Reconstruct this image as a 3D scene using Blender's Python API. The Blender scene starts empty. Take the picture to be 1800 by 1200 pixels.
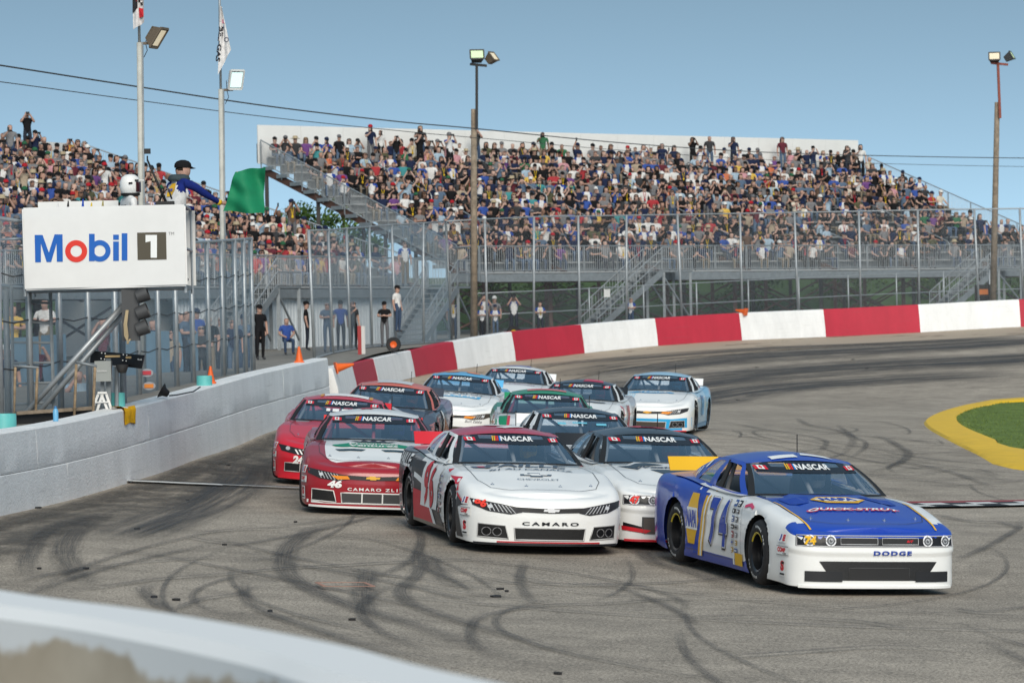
import bpy, bmesh, math, random
import numpy as np
from mathutils import Vector, Matrix
from mathutils.bvhtree import BVHTree

random.seed(7)
RNG = random.Random(11)
SC = bpy.context.scene
COL = SC.collection

# ------------------------------------------------------------------ camera
CAM_H, FPX, HORIZON, ROLL = 2.79, 6000.0, 564.0, math.radians(1.2)
PITCH = math.atan((600.0 - HORIZON) / FPX)
_f = Vector((0, math.cos(PITCH), -math.sin(PITCH)))
_r0 = Vector((1, 0, 0)); _u0 = _r0.cross(_f)
_r = _r0 * math.cos(ROLL) - _u0 * math.sin(ROLL)
_u = _u0 * math.cos(ROLL) + _r0 * math.sin(ROLL)
CAMPOS = Vector((0, 0, CAM_H))
cam_data = bpy.data.cameras.new('camera')
cam = bpy.data.objects.new('camera', cam_data)
COL.objects.link(cam)
cam.matrix_world = Matrix(((_r.x, _u.x, -_f.x, 0), (_r.y, _u.y, -_f.y, 0), (_r.z, _u.z, -_f.z, CAM_H), (0, 0, 0, 1)))
cam_data.sensor_fit = 'HORIZONTAL'; cam_data.sensor_width = 36.0
cam_data.lens = FPX / 1800.0 * 36.0
cam_data.clip_start = 0.5; cam_data.clip_end = 4000
cam_data.dof.use_dof = True
cam_data.dof.focus_distance = 42.0
cam_data.dof.aperture_fstop = 6.0
SC.camera = cam

# ------------------------------------------------------------------ sky, sun, exposure
SUN_EL, SUN_AZ = math.radians(34), math.radians(170)     # azimuth: clockwise from +Y; low left, behind the camera
world = bpy.data.worlds.new('World'); SC.world = world; world.use_nodes = True
wn = world.node_tree.nodes; wl = world.node_tree.links
for n in list(wn): wn.remove(n)
w_out = wn.new('ShaderNodeOutputWorld'); w_bg = wn.new('ShaderNodeBackground')
w_sky = wn.new('ShaderNodeTexSky'); w_sky.sky_type = 'NISHITA'; w_sky.sun_disc = False
w_sky.sun_elevation = SUN_EL; w_sky.sun_rotation = SUN_AZ
w_sky.air_density = 1.0; w_sky.dust_density = 0.6; w_sky.ozone_density = 2.0; w_sky.altitude = 700
w_tc = wn.new('ShaderNodeTexCoord'); w_sep = wn.new('ShaderNodeSeparateXYZ'); w_cmb = wn.new('ShaderNodeCombineXYZ')
w_m1 = wn.new('ShaderNodeMath'); w_m1.operation = 'MULTIPLY_ADD'; w_m1.inputs[1].default_value = 3.6; w_m1.inputs[2].default_value = 0.22
wl.new(w_tc.outputs['Generated'], w_sep.inputs[0])
wl.new(w_sep.outputs['X'], w_cmb.inputs['X']); wl.new(w_sep.outputs['Y'], w_cmb.inputs['Y'])
wl.new(w_sep.outputs['Z'], w_m1.inputs[0]); wl.new(w_m1.outputs[0], w_cmb.inputs['Z'])
wl.new(w_cmb.outputs[0], w_sky.inputs['Vector'])
w_hsv = wn.new('ShaderNodeHueSaturation'); w_hsv.inputs['Saturation'].default_value = 0.78; w_hsv.inputs['Hue'].default_value = 0.468
wl.new(w_sky.outputs[0], w_hsv.inputs['Color'])
wl.new(w_hsv.outputs[0], w_bg.inputs['Color']); wl.new(w_bg.outputs[0], w_out.inputs['Surface'])
w_bg.inputs['Strength'].default_value = 0.13

sun_data = bpy.data.lights.new('sun', 'SUN'); sun_data.energy = 2.3; sun_data.angle = math.radians(38)
sun_data.color = (1.0, 0.93, 0.82)
sun = bpy.data.objects.new('sun', sun_data); COL.objects.link(sun)
_sd = Vector((math.sin(SUN_AZ) * math.cos(SUN_EL), math.cos(SUN_AZ) * math.cos(SUN_EL), math.sin(SUN_EL)))
sun.rotation_euler = _sd.to_track_quat('Z', 'Y').to_euler()
sun.location = (0, 0, 60)

vs = SC.view_settings
vs.view_transform = 'Standard'; vs.look = 'None'; vs.exposure = 0.50; vs.gamma = 1.0; vs.use_curve_mapping = False
SC.cycles.max_bounces = 6; SC.cycles.transparent_max_bounces = 24
SC.cycles.diffuse_bounces = 3; SC.cycles.glossy_bounces = 3; SC.cycles.transmission_bounces = 4
SC.cycles.caustics_reflective = False; SC.cycles.caustics_refractive = False
SC.cycles.use_denoising = True

def at(u, v, d):
    """world point on the photo ray (1800x1200 pixels) at forward distance d"""
    k = _f + _r * ((u - 900.0) / FPX) + _u * ((600.0 - v) / FPX)
    return CAMPOS + k * (d / k.y)
def atz(u, v, z):
    k = _f + _r * ((u - 900.0) / FPX) + _u * ((600.0 - v) / FPX)
    return CAMPOS + k * ((z - CAM_H) / k.z)
def pix(p):
    q = Vector(p) - CAMPOS
    z = q.dot(_f)
    return 900 + FPX * q.dot(_r) / z, 600 - FPX * q.dot(_u) / z, z

# ------------------------------------------------------------------ materials
MATS = {}
def nodes_of(m):
    m.use_nodes = True
    nt = m.node_tree
    return nt, nt.nodes, nt.links, nt.nodes['Principled BSDF']
def mat(name, color, rough=0.6, metal=0.0, noise=0.0, scale=8.0, bump=0.0, bscale=None, spec=0.5, coat=0.0, emit=None, estr=0.0, detail=4.0, dark=None):
    if name in MATS: return MATS[name]
    m = bpy.data.materials.new(name); nt, N, L, b = nodes_of(m)
    c = (*color, 1.0)
    b.inputs['Base Color'].default_value = c
    b.inputs['Roughness'].default_value = rough; b.inputs['Metallic'].default_value = metal
    b.inputs['Specular IOR Level'].default_value = spec
    if coat:
        b.inputs['Coat Weight'].default_value = coat; b.inputs['Coat Roughness'].default_value = 0.06
    if emit:
        b.inputs['Emission Color'].default_value = (*emit, 1); b.inputs['Emission Strength'].default_value = estr
    if noise or bump:
        tc = N.new('ShaderNodeTexCoord')
    if noise:
        nz = N.new('ShaderNodeTexNoise'); nz.inputs['Scale'].default_value = scale; nz.inputs['Detail'].default_value = detail
        nz.inputs['Roughness'].default_value = 0.65
        L.new(tc.outputs['Object'], nz.inputs['Vector'])
        mr = N.new('ShaderNodeMapRange'); mr.inputs['From Min'].default_value = 0.3; mr.inputs['From Max'].default_value = 0.7
        L.new(nz.outputs['Fac'], mr.inputs['Value'])
        mx = N.new('ShaderNodeMix'); mx.data_type = 'RGBA'
        lo = dark if dark else tuple(x * (1 - noise) for x in color)
        mx.inputs['A'].default_value = (*lo, 1); mx.inputs['B'].default_value = (*[min(1, x * (1 + noise * 0.5)) for x in color], 1)
        L.new(mr.outputs[0], mx.inputs['Factor']); L.new(mx.outputs['Result'], b.inputs['Base Color'])
    if bump:
        n2 = N.new('ShaderNodeTexNoise'); n2.inputs['Scale'].default_value = bscale or scale * 3; n2.inputs['Detail'].default_value = 5
        L.new(tc.outputs['Object'], n2.inputs['Vector'])
        bp = N.new('ShaderNodeBump'); bp.inputs['Strength'].default_value = bump; bp.inputs['Distance'].default_value = 0.02
        L.new(n2.outputs['Fac'], bp.inputs['Height']); L.new(bp.outputs[0], b.inputs['Normal'])
    MATS[name] = m
    return m
def paint(color):
    """glossy vehicle paint or vinyl"""
    key = 'paint_%.3f_%.3f_%.3f' % color
    return mat(key, color, rough=0.34, coat=0.5, noise=0.03, scale=2.0)
def vinyl(color):
    key = 'vinyl_%.3f_%.3f_%.3f' % color
    return mat(key, color, rough=0.45, coat=0.12, spec=.3)
def cloth(color):
    key = 'cloth_%.3f_%.3f_%.3f' % color
    return mat(key, color, rough=0.9, spec=0.15, noise=0.25, scale=14)

# ------------------------------------------------------------------ mesh collector
class MB:
    def __init__(s): s.v = []; s.f = []; s.m = []
    def add(s, vs_, fs_, m=0):
        o = len(s.v); s.v.extend([tuple(p) for p in vs_]); s.f.extend([tuple(i + o for i in f) for f in fs_]); s.m.extend([m] * len(fs_)); return s
    def box(s, c, sz, M=None, m=0):
        x, y, z = [q / 2 for q in sz]
        pts = [Vector((a * x, b * y, d * z)) for d in (-1, 1) for b in (-1, 1) for a in (-1, 1)]
        if M is not None: pts = [M @ p for p in pts]
        c = Vector(c); pts = [p + c for p in pts]
        return s.add(pts, [(0, 2, 3, 1), (4, 5, 7, 6), (0, 1, 5, 4), (2, 6, 7, 3), (0, 4, 6, 2), (1, 3, 7, 5)], m)
    def beam(s, p, q, w, h, m=0, up=(0, 0, 1)):
        p, q, up = Vector(p), Vector(q), Vector(up); d = (q - p).normalized()
        sx = d.cross(up)
        if sx.length < 1e-4: sx = d.cross(Vector((1, 0, 0)))
        sx.normalize(); uz = sx.cross(d).normalized()
        pts = []
        for e in (p, q):
            for a, b in ((-1, -1), (1, -1), (1, 1), (-1, 1)): pts.append(e + sx * a * w / 2 + uz * b * h / 2)
        return s.add(pts, [(3, 2, 1, 0), (4, 5, 6, 7), (0, 1, 5, 4), (1, 2, 6, 5), (2, 3, 7, 6), (3, 0, 4, 7)], m)
    def tube(s, p, q, r, n=6, r2=None, m=0, caps=True):
        p, q = Vector(p), Vector(q); r2 = r if r2 is None else r2; d = (q - p).normalized()
        a = d.orthogonal().normalized(); b = d.cross(a)
        pts = [p + (a * math.cos(t) + b * math.sin(t)) * r for t in [2 * math.pi * i / n for i in range(n)]]
        pts += [q + (a * math.cos(t) + b * math.sin(t)) * r2 for t in [2 * math.pi * i / n for i in range(n)]]
        fs = [(i, (i + 1) % n, n + (i + 1) % n, n + i) for i in range(n)]
        if caps: fs += [tuple(range(n - 1, -1, -1)), tuple(range(n, 2 * n))]
        return s.add(pts, fs, m)
    def path(s, pts, r, n=6, m=0, closed=False):
        P = [Vector(p) for p in pts]; k = len(P); rings = []
        ref = None
        for i in range(k):
            if closed: t = (P[(i + 1) % k] - P[i - 1])
            else: t = P[min(i + 1, k - 1)] - P[max(i - 1, 0)]
            t.normalize()
            if ref is None: ref = t.orthogonal().normalized()
            a = (ref - t * ref.dot(t)).normalized(); ref = a; b = t.cross(a)
            rr = r[i] if isinstance(r, (list, tuple)) else r
            rings.append([P[i] + (a * math.cos(2 * math.pi * j / n) + b * math.sin(2 * math.pi * j / n)) * rr for j in range(n)])
        vs_ = [p for g in rings for p in g]; fs = []
        for i in range(k if closed else k - 1):
            i2 = (i + 1) % k
            for j in range(n):
                fs.append((i * n + j, i * n + (j + 1) % n, i2 * n + (j + 1) % n, i2 * n + j))
        if not closed: fs += [tuple(range(n - 1, -1, -1)), tuple(range((k - 1) * n, k * n))]
        return s.add(vs_, fs, m)
    def lathe(s, prof, n=24, M=None, m=0):
        vs_ = []
        for r, z in prof:
            for i in range(n):
                t = 2 * math.pi * i / n; p = Vector((r * math.cos(t), r * math.sin(t), z)); vs_.append(M @ p if M is not None else p)
        fs = []
        for k in range(len(prof) - 1):
            for i in range(n): fs.append((k * n + i, k * n + (i + 1) % n, (k + 1) * n + (i + 1) % n, (k + 1) * n + i))
        return s.add(vs_, fs, m)
    def prism(s, poly, z0, z1, M=None, m=0):
        n = len(poly); vs_ = [Vector((x, y, z0)) for x, y in poly] + [Vector((x, y, z1)) for x, y in poly]
        if M is not None: vs_ = [M @ p for p in vs_]
        return s.add(vs_, [tuple(range(n - 1, -1, -1)), tuple(range(n, 2 * n))] + [(i, (i + 1) % n, n + (i + 1) % n, n + i) for i in range(n)], m)
    def grid(s, P, m=0, closed=False):
        nr, nc = len(P), len(P[0]); vs_ = [p for row in P for p in row]; fs = []
        for i in range(nr - 1):
            for j in range(nc if closed else nc - 1):
                j2 = (j + 1) % nc; fs.append((i * nc + j, i * nc + j2, (i + 1) * nc + j2, (i + 1) * nc + j))
        return s.add(vs_, fs, m)
    def mesh(s, name, org=(0, 0, 0)):
        ox, oy, oz = org
        me = bpy.data.meshes.new(name)
        me.from_pydata([(x - ox, y - oy, z - oz) for x, y, z in s.v], [], s.f)
        if any(s.m): me.polygons.foreach_set('material_index', s.m)
        me.update(); return me
def root_of(o):
    while o.parent: o = o.parent
    return o
def link(name, me, mats, parent=None, smooth=None):
    o = bpy.data.objects.new(name, me); COL.objects.link(o)
    if mats is not None:
        for mt in (mats if isinstance(mats, (list, tuple)) else [mats]): me.materials.append(mt)
    if smooth is not None:
        me.polygons.foreach_set('use_smooth', [True] * len(me.polygons))
        if smooth < 180: me.set_sharp_from_angle(angle=math.radians(smooth))
    if parent: o.parent = parent
    return o
def part(name, mb, mats, parent, smooth=None, local=False):
    """child mesh; mb holds world coordinates unless local"""
    org = (0, 0, 0) if local else root_of(parent).location
    return link(name, mb.mesh(name, org), mats, parent, smooth)
def tag(o, label=None, cat=None, group=None, kind=None):
    if label: o['label'] = label
    if cat: o['category'] = cat
    if group: o['group'] = group
    if kind: o['kind'] = kind
    return o
def thing(name, loc, label=None, cat=None, group=None, rz=0.0, kind=None):
    o = bpy.data.objects.new(name, None); COL.objects.link(o); o.location = loc; o.rotation_euler = (0, 0, rz)
    o.empty_display_size = 0.2
    return tag(o, label, cat, group, kind)
def single(name, mb, mats, loc, label=None, cat=None, group=None, smooth=None, kind=None):
    o = link(name, mb.mesh(name, loc), mats, None, smooth); o.location = loc
    return tag(o, label, cat, group, kind)
def child_copy(o, parent, loc=None, name=None):
    c = o.copy(); COL.objects.link(c); c.parent = parent
    if loc is not None: c.location = loc
    return c
def copy_tree(o, parent=None):
    c = o.copy(); COL.objects.link(c); c.parent = parent
    for ch in o.children: copy_tree(ch, c)
    return c

def text_mesh(s, bold=0.0, shear=0.0, spacing=1.0, res=3):
    """flat lettering: verts centred, scaled to unit height; returns (verts2d, faces, width)"""
    cu = bpy.data.curves.new('lettering', 'FONT'); cu.body = s; cu.size = 1.0; cu.offset = bold; cu.shear = shear
    cu.space_character = spacing; cu.resolution_u = res; cu.align_x = 'LEFT'
    ob = bpy.data.objects.new('lettering', cu); COL.objects.link(ob)
    dg = bpy.context.evaluated_depsgraph_get(); me = ob.evaluated_get(dg).to_mesh()
    V = [(v.co.x, v.co.y) for v in me.vertices]; Fc = [tuple(p.vertices) for p in me.polygons]
    ob.evaluated_get(dg).to_mesh_clear(); bpy.data.objects.remove(ob); bpy.data.curves.remove(cu)
    xs = [p[0] for p in V]; ys = [p[1] for p in V]; x0, x1, y0, y1 = min(xs), max(xs), min(ys), max(ys); h = y1 - y0
    V = [((x - (x0 + x1) / 2) / h, (y - (y0 + y1) / 2) / h) for x, y in V]
    return V, Fc, (x1 - x0) / h
_TC = {}
def text_fit(s, w, h, bold=0.0, shear=0.0, spacing=1.0):
    k = (s, bold, shear, spacing)
    if k not in _TC: _TC[k] = text_mesh(s, bold, shear, spacing)
    V, Fc, wd = _TC[k]; sx = w / wd
    return [(x * sx, y * h) for x, y in V], Fc
def catmull(pts, n):
    P = [Vector(p) for p in pts]; out = []
    for i in range(len(P) - 1):
        p0, p1, p2, p3 = P[max(i - 1, 0)], P[i], P[i + 1], P[min(i + 2, len(P) - 1)]
        for j in range(n):
            t = j / n
            out.append(0.5 * ((2 * p1) + (p2 - p0) * t + (2 * p0 - 5 * p1 + 4 * p2 - p3) * t * t + (3 * p1 - p0 - 3 * p2 + p3) * t ** 3))
    out.append(P[-1]); return out
def interp(x, xs, ys): return float(np.interp(x, xs, ys))
# ------------------------------------------------------------------ terrain surfaces
WALL_WHITE = [(0, 905, 42, 1.02), (110, 880, 45.8, 1.05), (220, 848, 50, 1.08), (335, 808, 56, 1.11), (450, 766, 63, 1.14), (530, 740, 71, 1.19), (578, 725, 76, 1.22)]
WALL_TURN = [(585, 701, 88, .80), (619, 690, 100, .85), (657, 678, 112, .90), (722, 662, 123, .95), (797, 649, 129, 1.05), (900, 634.5, 134, 1.15),
             (1022, 620.5, 138, 1.15), (1152, 607.5, 141, 1.13), (1300, 598, 143.5, 1.15), (1448, 592, 146, 1.18), (1615, 584, 147.5, 1.2), (1792, 574.5, 149, 1.2), (1960, 570, 149, 1.2), (2140, 568, 147, 1.2)]
_ctl = [tuple(at(u, v, d)) for u, v, d, h in WALL_WHITE + WALL_TURN]
_ctl += [(3.03, 36.55, -.08), (-.088, 40.27, .17), (1.643, 42.3, .10), (-2.0, 47.7, .26), (-2.81, 54.4, .31), (.926, 52.1, .135), (.53, 61, .22), (-2.256, 60.9, .40), (-1.18, 71.5, .37), (1.37, 69.8, .23), (.02, 80.8, .38), (3.27, 76.6, .26)]
_ctl += [(8.0, 53.5, -.25), (5.4, 52.5, -.2), (10.5, 66, -.26), (11.6, 95, -.22), (17.5, 117, -.2), (25, 80, -.3), (30, 110, -.25), (35, 60, -.3), (60, 90, -.3),
         (8, 28, -.12), (3, 16, .15), (12, 15, -.1), (-4.6, 30, .45), (-3.6, 22, .6), (-.5, 12, .75), (1.5, 8, .8), (4, 5, .8), (30, 40, -.3), (60, 30, -.3), (60, 130, .2),
         (33, 142, 1.9), (40, 132, 1.6), (-7.5, 60, .95), (-7, 95, 1.1)]
_C = np.array(_ctl)
def _tps(C, lam):
    n = len(C); S = 50.0
    X = C[:, :2] / S
    d = np.linalg.norm(X[:, None] - X[None], axis=2); K = np.where(d > 0, d * d * np.log(d + 1e-12), 0) + lam * np.eye(n)
    Pm = np.hstack([np.ones((n, 1)), X]); A = np.zeros((n + 3, n + 3)); A[:n, :n] = K; A[:n, n:] = Pm; A[n:, :n] = Pm.T
    sol = np.linalg.solve(A, np.concatenate([C[:, 2], np.zeros(3)]))
    def ev(x, y):
        Q = np.stack([np.ravel(x), np.ravel(y)], 1) / S
        dd = np.linalg.norm(Q[:, None] - X[None], axis=2); U = np.where(dd > 0, dd * dd * np.log(dd + 1e-12), 0)
        return (U @ sol[:n] + sol[n] + Q @ sol[n + 1:]).reshape(np.shape(x))
    return ev
_track_z = _tps(_C, 2e-4)
def tz(x, y): return float(_track_z(np.array([x]), np.array([y]))[0])
_CC = np.array([(-8, 42, 1.35), (-8, 50, 1.45), (-7, 63, 1.7), (-6, 76, 1.8), (-7, 100, 1.65), (-7.5, 117, 1.85), (-10, 130, 1.95), (-2, 139, 2.05), (3, 146, 2.2),
                (10, 150, 2.45), (25, 158, 2.9), (-30, 60, 1.5), (-30, 140, 2.0), (30, 190, 2.9), (-40, 100, 1.6), (0, 190, 2.4), (-7, 25, 1.4), (-3, 5, 1.3), (-30, 10, 1.3), (-30, 200, 2.2), (40, 150, 2.9)])
_conc = _tps(_CC, 1e-3)
def cz(x, y): return float(_conc(np.array([x]), np.array([y]))[0])
def on_track(u, v):
    """photo pixel -> point on the track surface"""
    lo, hi = 4.0, 170.0
    prev = lo
    d = lo
    while d < hi:
        p = at(u, v, d)
        if p.z <= tz(p.x, p.y): break
        prev = d; d += 1.5
    a, b = prev, d
    for _ in range(14):
        m_ = (a + b) / 2; p = at(u, v, m_)
        if p.z <= tz(p.x, p.y): b = m_
        else: a = m_
    return at(u, v, b)

# --- materials of the setting
def asphalt_material():
    m = bpy.data.materials.new('asphalt'); nt, N, L, b = nodes_of(m)
    tc = N.new('ShaderNodeTexCoord')
    def noise(sc, det, vec=None, ro=.6):
        n = N.new('ShaderNodeTexNoise'); n.inputs['Scale'].default_value = sc; n.inputs['Detail'].default_value = det; n.inputs['Roughness'].default_value = ro
        L.new(vec or tc.outputs['Object'], n.inputs['Vector']); return n
    big = noise(.11, 4); mid = noise(1.3, 5); fine = noise(42, 3, ro=.8); grit = N.new('ShaderNodeTexVoronoi'); grit.inputs['Scale'].default_value = 70
    L.new(tc.outputs['Object'], grit.inputs['Vector'])
    r1 = N.new('ShaderNodeValToRGB'); e = r1.color_ramp.elements
    e[0].position = .32; e[0].color = (.262, .226, .184, 1); e[1].position = .68; e[1].color = (.385, .333, .272, 1)
    L.new(big.outputs['Fac'], r1.inputs['Fac'])
    mx = N.new('ShaderNodeMix'); mx.data_type = 'RGBA'; mx.blend_type = 'OVERLAY'; mx.inputs['Factor'].default_value = .55
    L.new(r1.outputs[0], mx.inputs['A']); L.new(mid.outputs['Fac'], mx.inputs['B'])
    mx2 = N.new('ShaderNodeMix'); mx2.data_type = 'RGBA'; mx2.blend_type = 'OVERLAY'; mx2.inputs['Factor'].default_value = .85
    fr_ = N.new('ShaderNodeMapRange'); fr_.inputs['From Min'].default_value = .33; fr_.inputs['From Max'].default_value = .67; L.new(fine.outputs['Fac'], fr_.inputs['Value'])
    L.new(mx.outputs['Result'], mx2.inputs['A']); L.new(fr_.outputs[0], mx2.inputs['B'])
    # pale stones in the worn surface
    th = N.new('ShaderNodeMath'); th.operation = 'LESS_THAN'; th.inputs[1].default_value = .22; L.new(grit.outputs['Distance'], th.inputs[0])
    ml = N.new('ShaderNodeMath'); ml.operation = 'MULTIPLY'; ml.inputs[1].default_value = .28; L.new(th.outputs[0], ml.inputs[0])
    mx3 = N.new('ShaderNodeMix'); mx3.data_type = 'RGBA'; mx3.inputs['B'].default_value = (.52, .47, .41, 1)
    L.new(ml.outputs[0], mx3.inputs['Factor']); L.new(mx2.outputs['Result'], mx3.inputs['A'])
    L.new(mx3.outputs['Result'], b.inputs['Base Color'])
    b.inputs['Roughness'].default_value = .82; b.inputs['Specular IOR Level'].default_value = .35
    bp = N.new('ShaderNodeBump'); bp.inputs['Strength'].default_value = .35; bp.inputs['Distance'].default_value = .01
    L.new(fine.outputs['Fac'], bp.inputs['Height']); L.new(bp.outputs[0], b.inputs['Normal'])
    return m
M_ASPHALT = asphalt_material()
def veil(name, color, dens, scale=6.0, streak=None, rough=.8, edge=True):
    """thin layer lying on the asphalt (rubber, dust): covers it unevenly"""
    m = bpy.data.materials.new(name); nt, N, L, b = nodes_of(m)
    b.inputs['Base Color'].default_value = (*color, 1); b.inputs['Roughness'].default_value = rough
    uv = N.new('ShaderNodeTexCoord'); sep = N.new('ShaderNodeSeparateXYZ'); L.new(uv.outputs['UV'], sep.inputs[0])
    mp = N.new('ShaderNodeMapping'); mp.inputs['Scale'].default_value = (streak or (1, 1, 1)); L.new(uv.outputs['UV'], mp.inputs['Vector'])
    nz = N.new('ShaderNodeTexNoise'); nz.inputs['Scale'].default_value = scale; nz.inputs['Detail'].default_value = 6; nz.inputs['Roughness'].default_value = .7
    L.new(mp.outputs[0], nz.inputs['Vector'])
    mr = N.new('ShaderNodeMapRange'); mr.inputs['From Min'].default_value = .32; mr.inputs['From Max'].default_value = .66; L.new(nz.outputs['Fac'], mr.inputs['Value'])
    # across: v runs 0..1 over the width
    a = N.new('ShaderNodeMath'); a.operation = 'SUBTRACT'; a.inputs[1].default_value = .5; L.new(sep.outputs['Y'], a.inputs[0])
    ab = N.new('ShaderNodeMath'); ab.operation = 'ABSOLUTE'; L.new(a.outputs[0], ab.inputs[0])
    ed = N.new('ShaderNodeMapRange'); ed.inputs['From Min'].default_value = .5; ed.inputs['From Max'].default_value = (.2 if edge else .42); L.new(ab.outputs[0], ed.inputs['Value'])
    # along: fade of the ends is stored in z
    f1 = N.new('ShaderNodeMath'); f1.operation = 'MULTIPLY'; L.new(mr.outputs[0], f1.inputs[0]); L.new(ed.outputs[0], f1.inputs[1])
    at_ = N.new('ShaderNodeAttribute'); at_.attribute_name = 'fade'
    f2 = N.new('ShaderNodeMath'); f2.operation = 'MULTIPLY'; L.new(f1.outputs[0], f2.inputs[0]); L.new(at_.outputs['Fac'], f2.inputs[1])
    f3 = N.new('ShaderNodeMath'); f3.operation = 'MULTIPLY'; f3.inputs[1].default_value = dens; f3.use_clamp = True; L.new(f2.outputs[0], f3.inputs[0])
    tr = N.new('ShaderNodeBsdfTransparent'); mx = N.new('ShaderNodeMixShader')
    L.new(f3.outputs[0], mx.inputs[0]); L.new(tr.outputs[0], mx.inputs[1]); L.new(b.outputs[0], mx.inputs[2])
    L.new(mx.outputs[0], N['Material Output'].inputs['Surface'])
    return m
M_RUBBER = veil('tyre_rubber', (.042, .043, .047), .66, 2.2, (.22, 9.0, 1))
M_RUBBER_FAINT = veil('tyre_rubber_faint', (.045, .047, .052), .62, 2.0, (.2, 10.0, 1))
M_GROOVE = veil('rubber_groove', (.05, .053, .058), .95, 1.2, (.12, 9.0, 1))
M_DUST = veil('dust_layer', (.42, .34, .255), 3.2, 1.4, (.25, 3.0, 1), edge=False)
M_DIRT = veil('grey_dirt', (.105, .094, .08), .9, 2.0, (.6, 2.0, 1))
M_GRASS = mat('mown_grass', (.15, .215, .06), rough=.9, noise=.35, scale=1.2, bump=.35, bscale=60, spec=.1, detail=8)
M_FIELD = mat('rough_grass', (.06, .105, .03), rough=.95, noise=.5, scale=.35, bump=.7, bscale=4, spec=.1, detail=10)
M_GRAVEL = mat('packed_gravel', (.24, .225, .20), rough=.95, noise=.35, scale=1.6, bump=.5, bscale=30, detail=8)
M_YELLOW = mat('yellow_kerb_paint', (.90, .55, .0), rough=.5, noise=.12, scale=2.5, bump=.3, bscale=14, detail=8)

def sheet(name, xs, ys, zf, m, kind='structure', smooth=180):
    X, Y = np.meshgrid(xs, ys); Z = zf(X, Y)
    nr, nc = X.shape
    V = np.stack([X.ravel(), Y.ravel(), Z.ravel()], 1)
    i = np.arange(nr * nc).reshape(nr, nc)
    F = np.stack([i[:-1, :-1].ravel(), i[:-1, 1:].ravel(), i[1:, 1:].ravel(), i[1:, :-1].ravel()], 1)
    me = bpy.data.meshes.new(name); me.from_pydata(V.tolist(), [], F.tolist())
    o = link(name, me, m, None, smooth); o['kind'] = kind
    return o
# wall line in plan: near the camera, along the straight, into the far turn
_near = [(2.6, 1.4), (1.3, 3.9), (0.0, 6.5), (-.37, 7.4), (-.83, 8.3), (-1.37, 9.16), (-2.3, 11), (-3.6, 14), (-5.0, 20), (-6.1, 28), (-6.35, 36)]
WHITE_PTS = [at(u, v, d) for u, v, d, h in WALL_WHITE]; WHITE_H = [h for *_, h in WALL_WHITE]
TURN_PTS = [at(u, v, d) for u, v, d, h in WALL_TURN]; TURN_H = [h for *_, h in WALL_TURN]
_line = [Vector((x, y, 0)) for x, y in _near] + [Vector((p.x, p.y, 0)) for p in WHITE_PTS] + [Vector((p.x, p.y, 0)) for p in TURN_PTS] + [Vector((45, 142, 0)), Vector((60, 125, 0))]
_LN = np.array([(p.x, p.y) for p in catmull(_line, 6)])
def outside(X, Y):
    """signed distance past the wall line (positive = outside the track)"""
    q = np.stack([X.ravel(), Y.ravel()], 1); a = _LN[:-1]; b = _LN[1:]; ab = b - a
    t = np.clip(((q[:, None] - a[None]) * ab[None]).sum(2) / (ab * ab).sum(1)[None], 0, 1)
    pr = a[None] + ab[None] * t[..., None]; dv = q[:, None] - pr; dd = np.linalg.norm(dv, axis=2); k = dd.argmin(1)
    j = np.arange(len(q)); cr = ab[k, 0] * dv[j, k, 1] - ab[k, 1] * dv[j, k, 0]
    return (dd[j, k] * np.sign(cr)).reshape(X.shape)
def _tr(X, Y):
    Z = _track_z(X, Y); o = outside(X, Y)
    return np.where(o > .5, np.minimum(Z, .4) - 1.2, Z)
track = sheet('race_track', np.concatenate([np.arange(-16, 30, .5), np.arange(30, 71, 2.0)]), np.arange(1, 168, .6), _tr, M_ASPHALT)
# wide land underneath, out to the horizon
land = MB(); _ry = [-60, 0, 40, 80, 120, 170, 215, 260, 400, 800, 1600, 3000]; _rx = [-2500, -900, -300, -120, -60, -25, 0, 25, 60, 120, 300, 900, 2500]
land.grid([[(x, y, -1.6 if 0 <= y < 170 and abs(x) < 70 else (-1.6 + 3.2 * min(1, max(0, (y - 170) / 45)) if abs(x) < 130 else -1.0)) for x in _rx] for y in _ry])
o = link('land', land.mesh('land'), M_FIELD, None, None); o['kind'] = 'structure'
# concourse outside the wall
_L = catmull(_line, 5); rows = []
for i, p in enumerate(_L):
    t = (_L[min(i + 1, len(_L) - 1)] - _L[max(i - 1, 0)]).normalized(); nrm = Vector((-t.y, t.x, 0))
    rows.append([Vector((q.x, q.y, cz(q.x, q.y) - (.05 if off < .5 else 0))) for off in (.12, 1, 2.5, 5, 9, 14, 20, 28, 40) for q in [p + nrm * off]])
conc = MB(); conc.grid(rows)
o = link('concourse', conc.mesh('concourse'), M_GRAVEL, None, 180); o['kind'] = 'structure'

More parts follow.
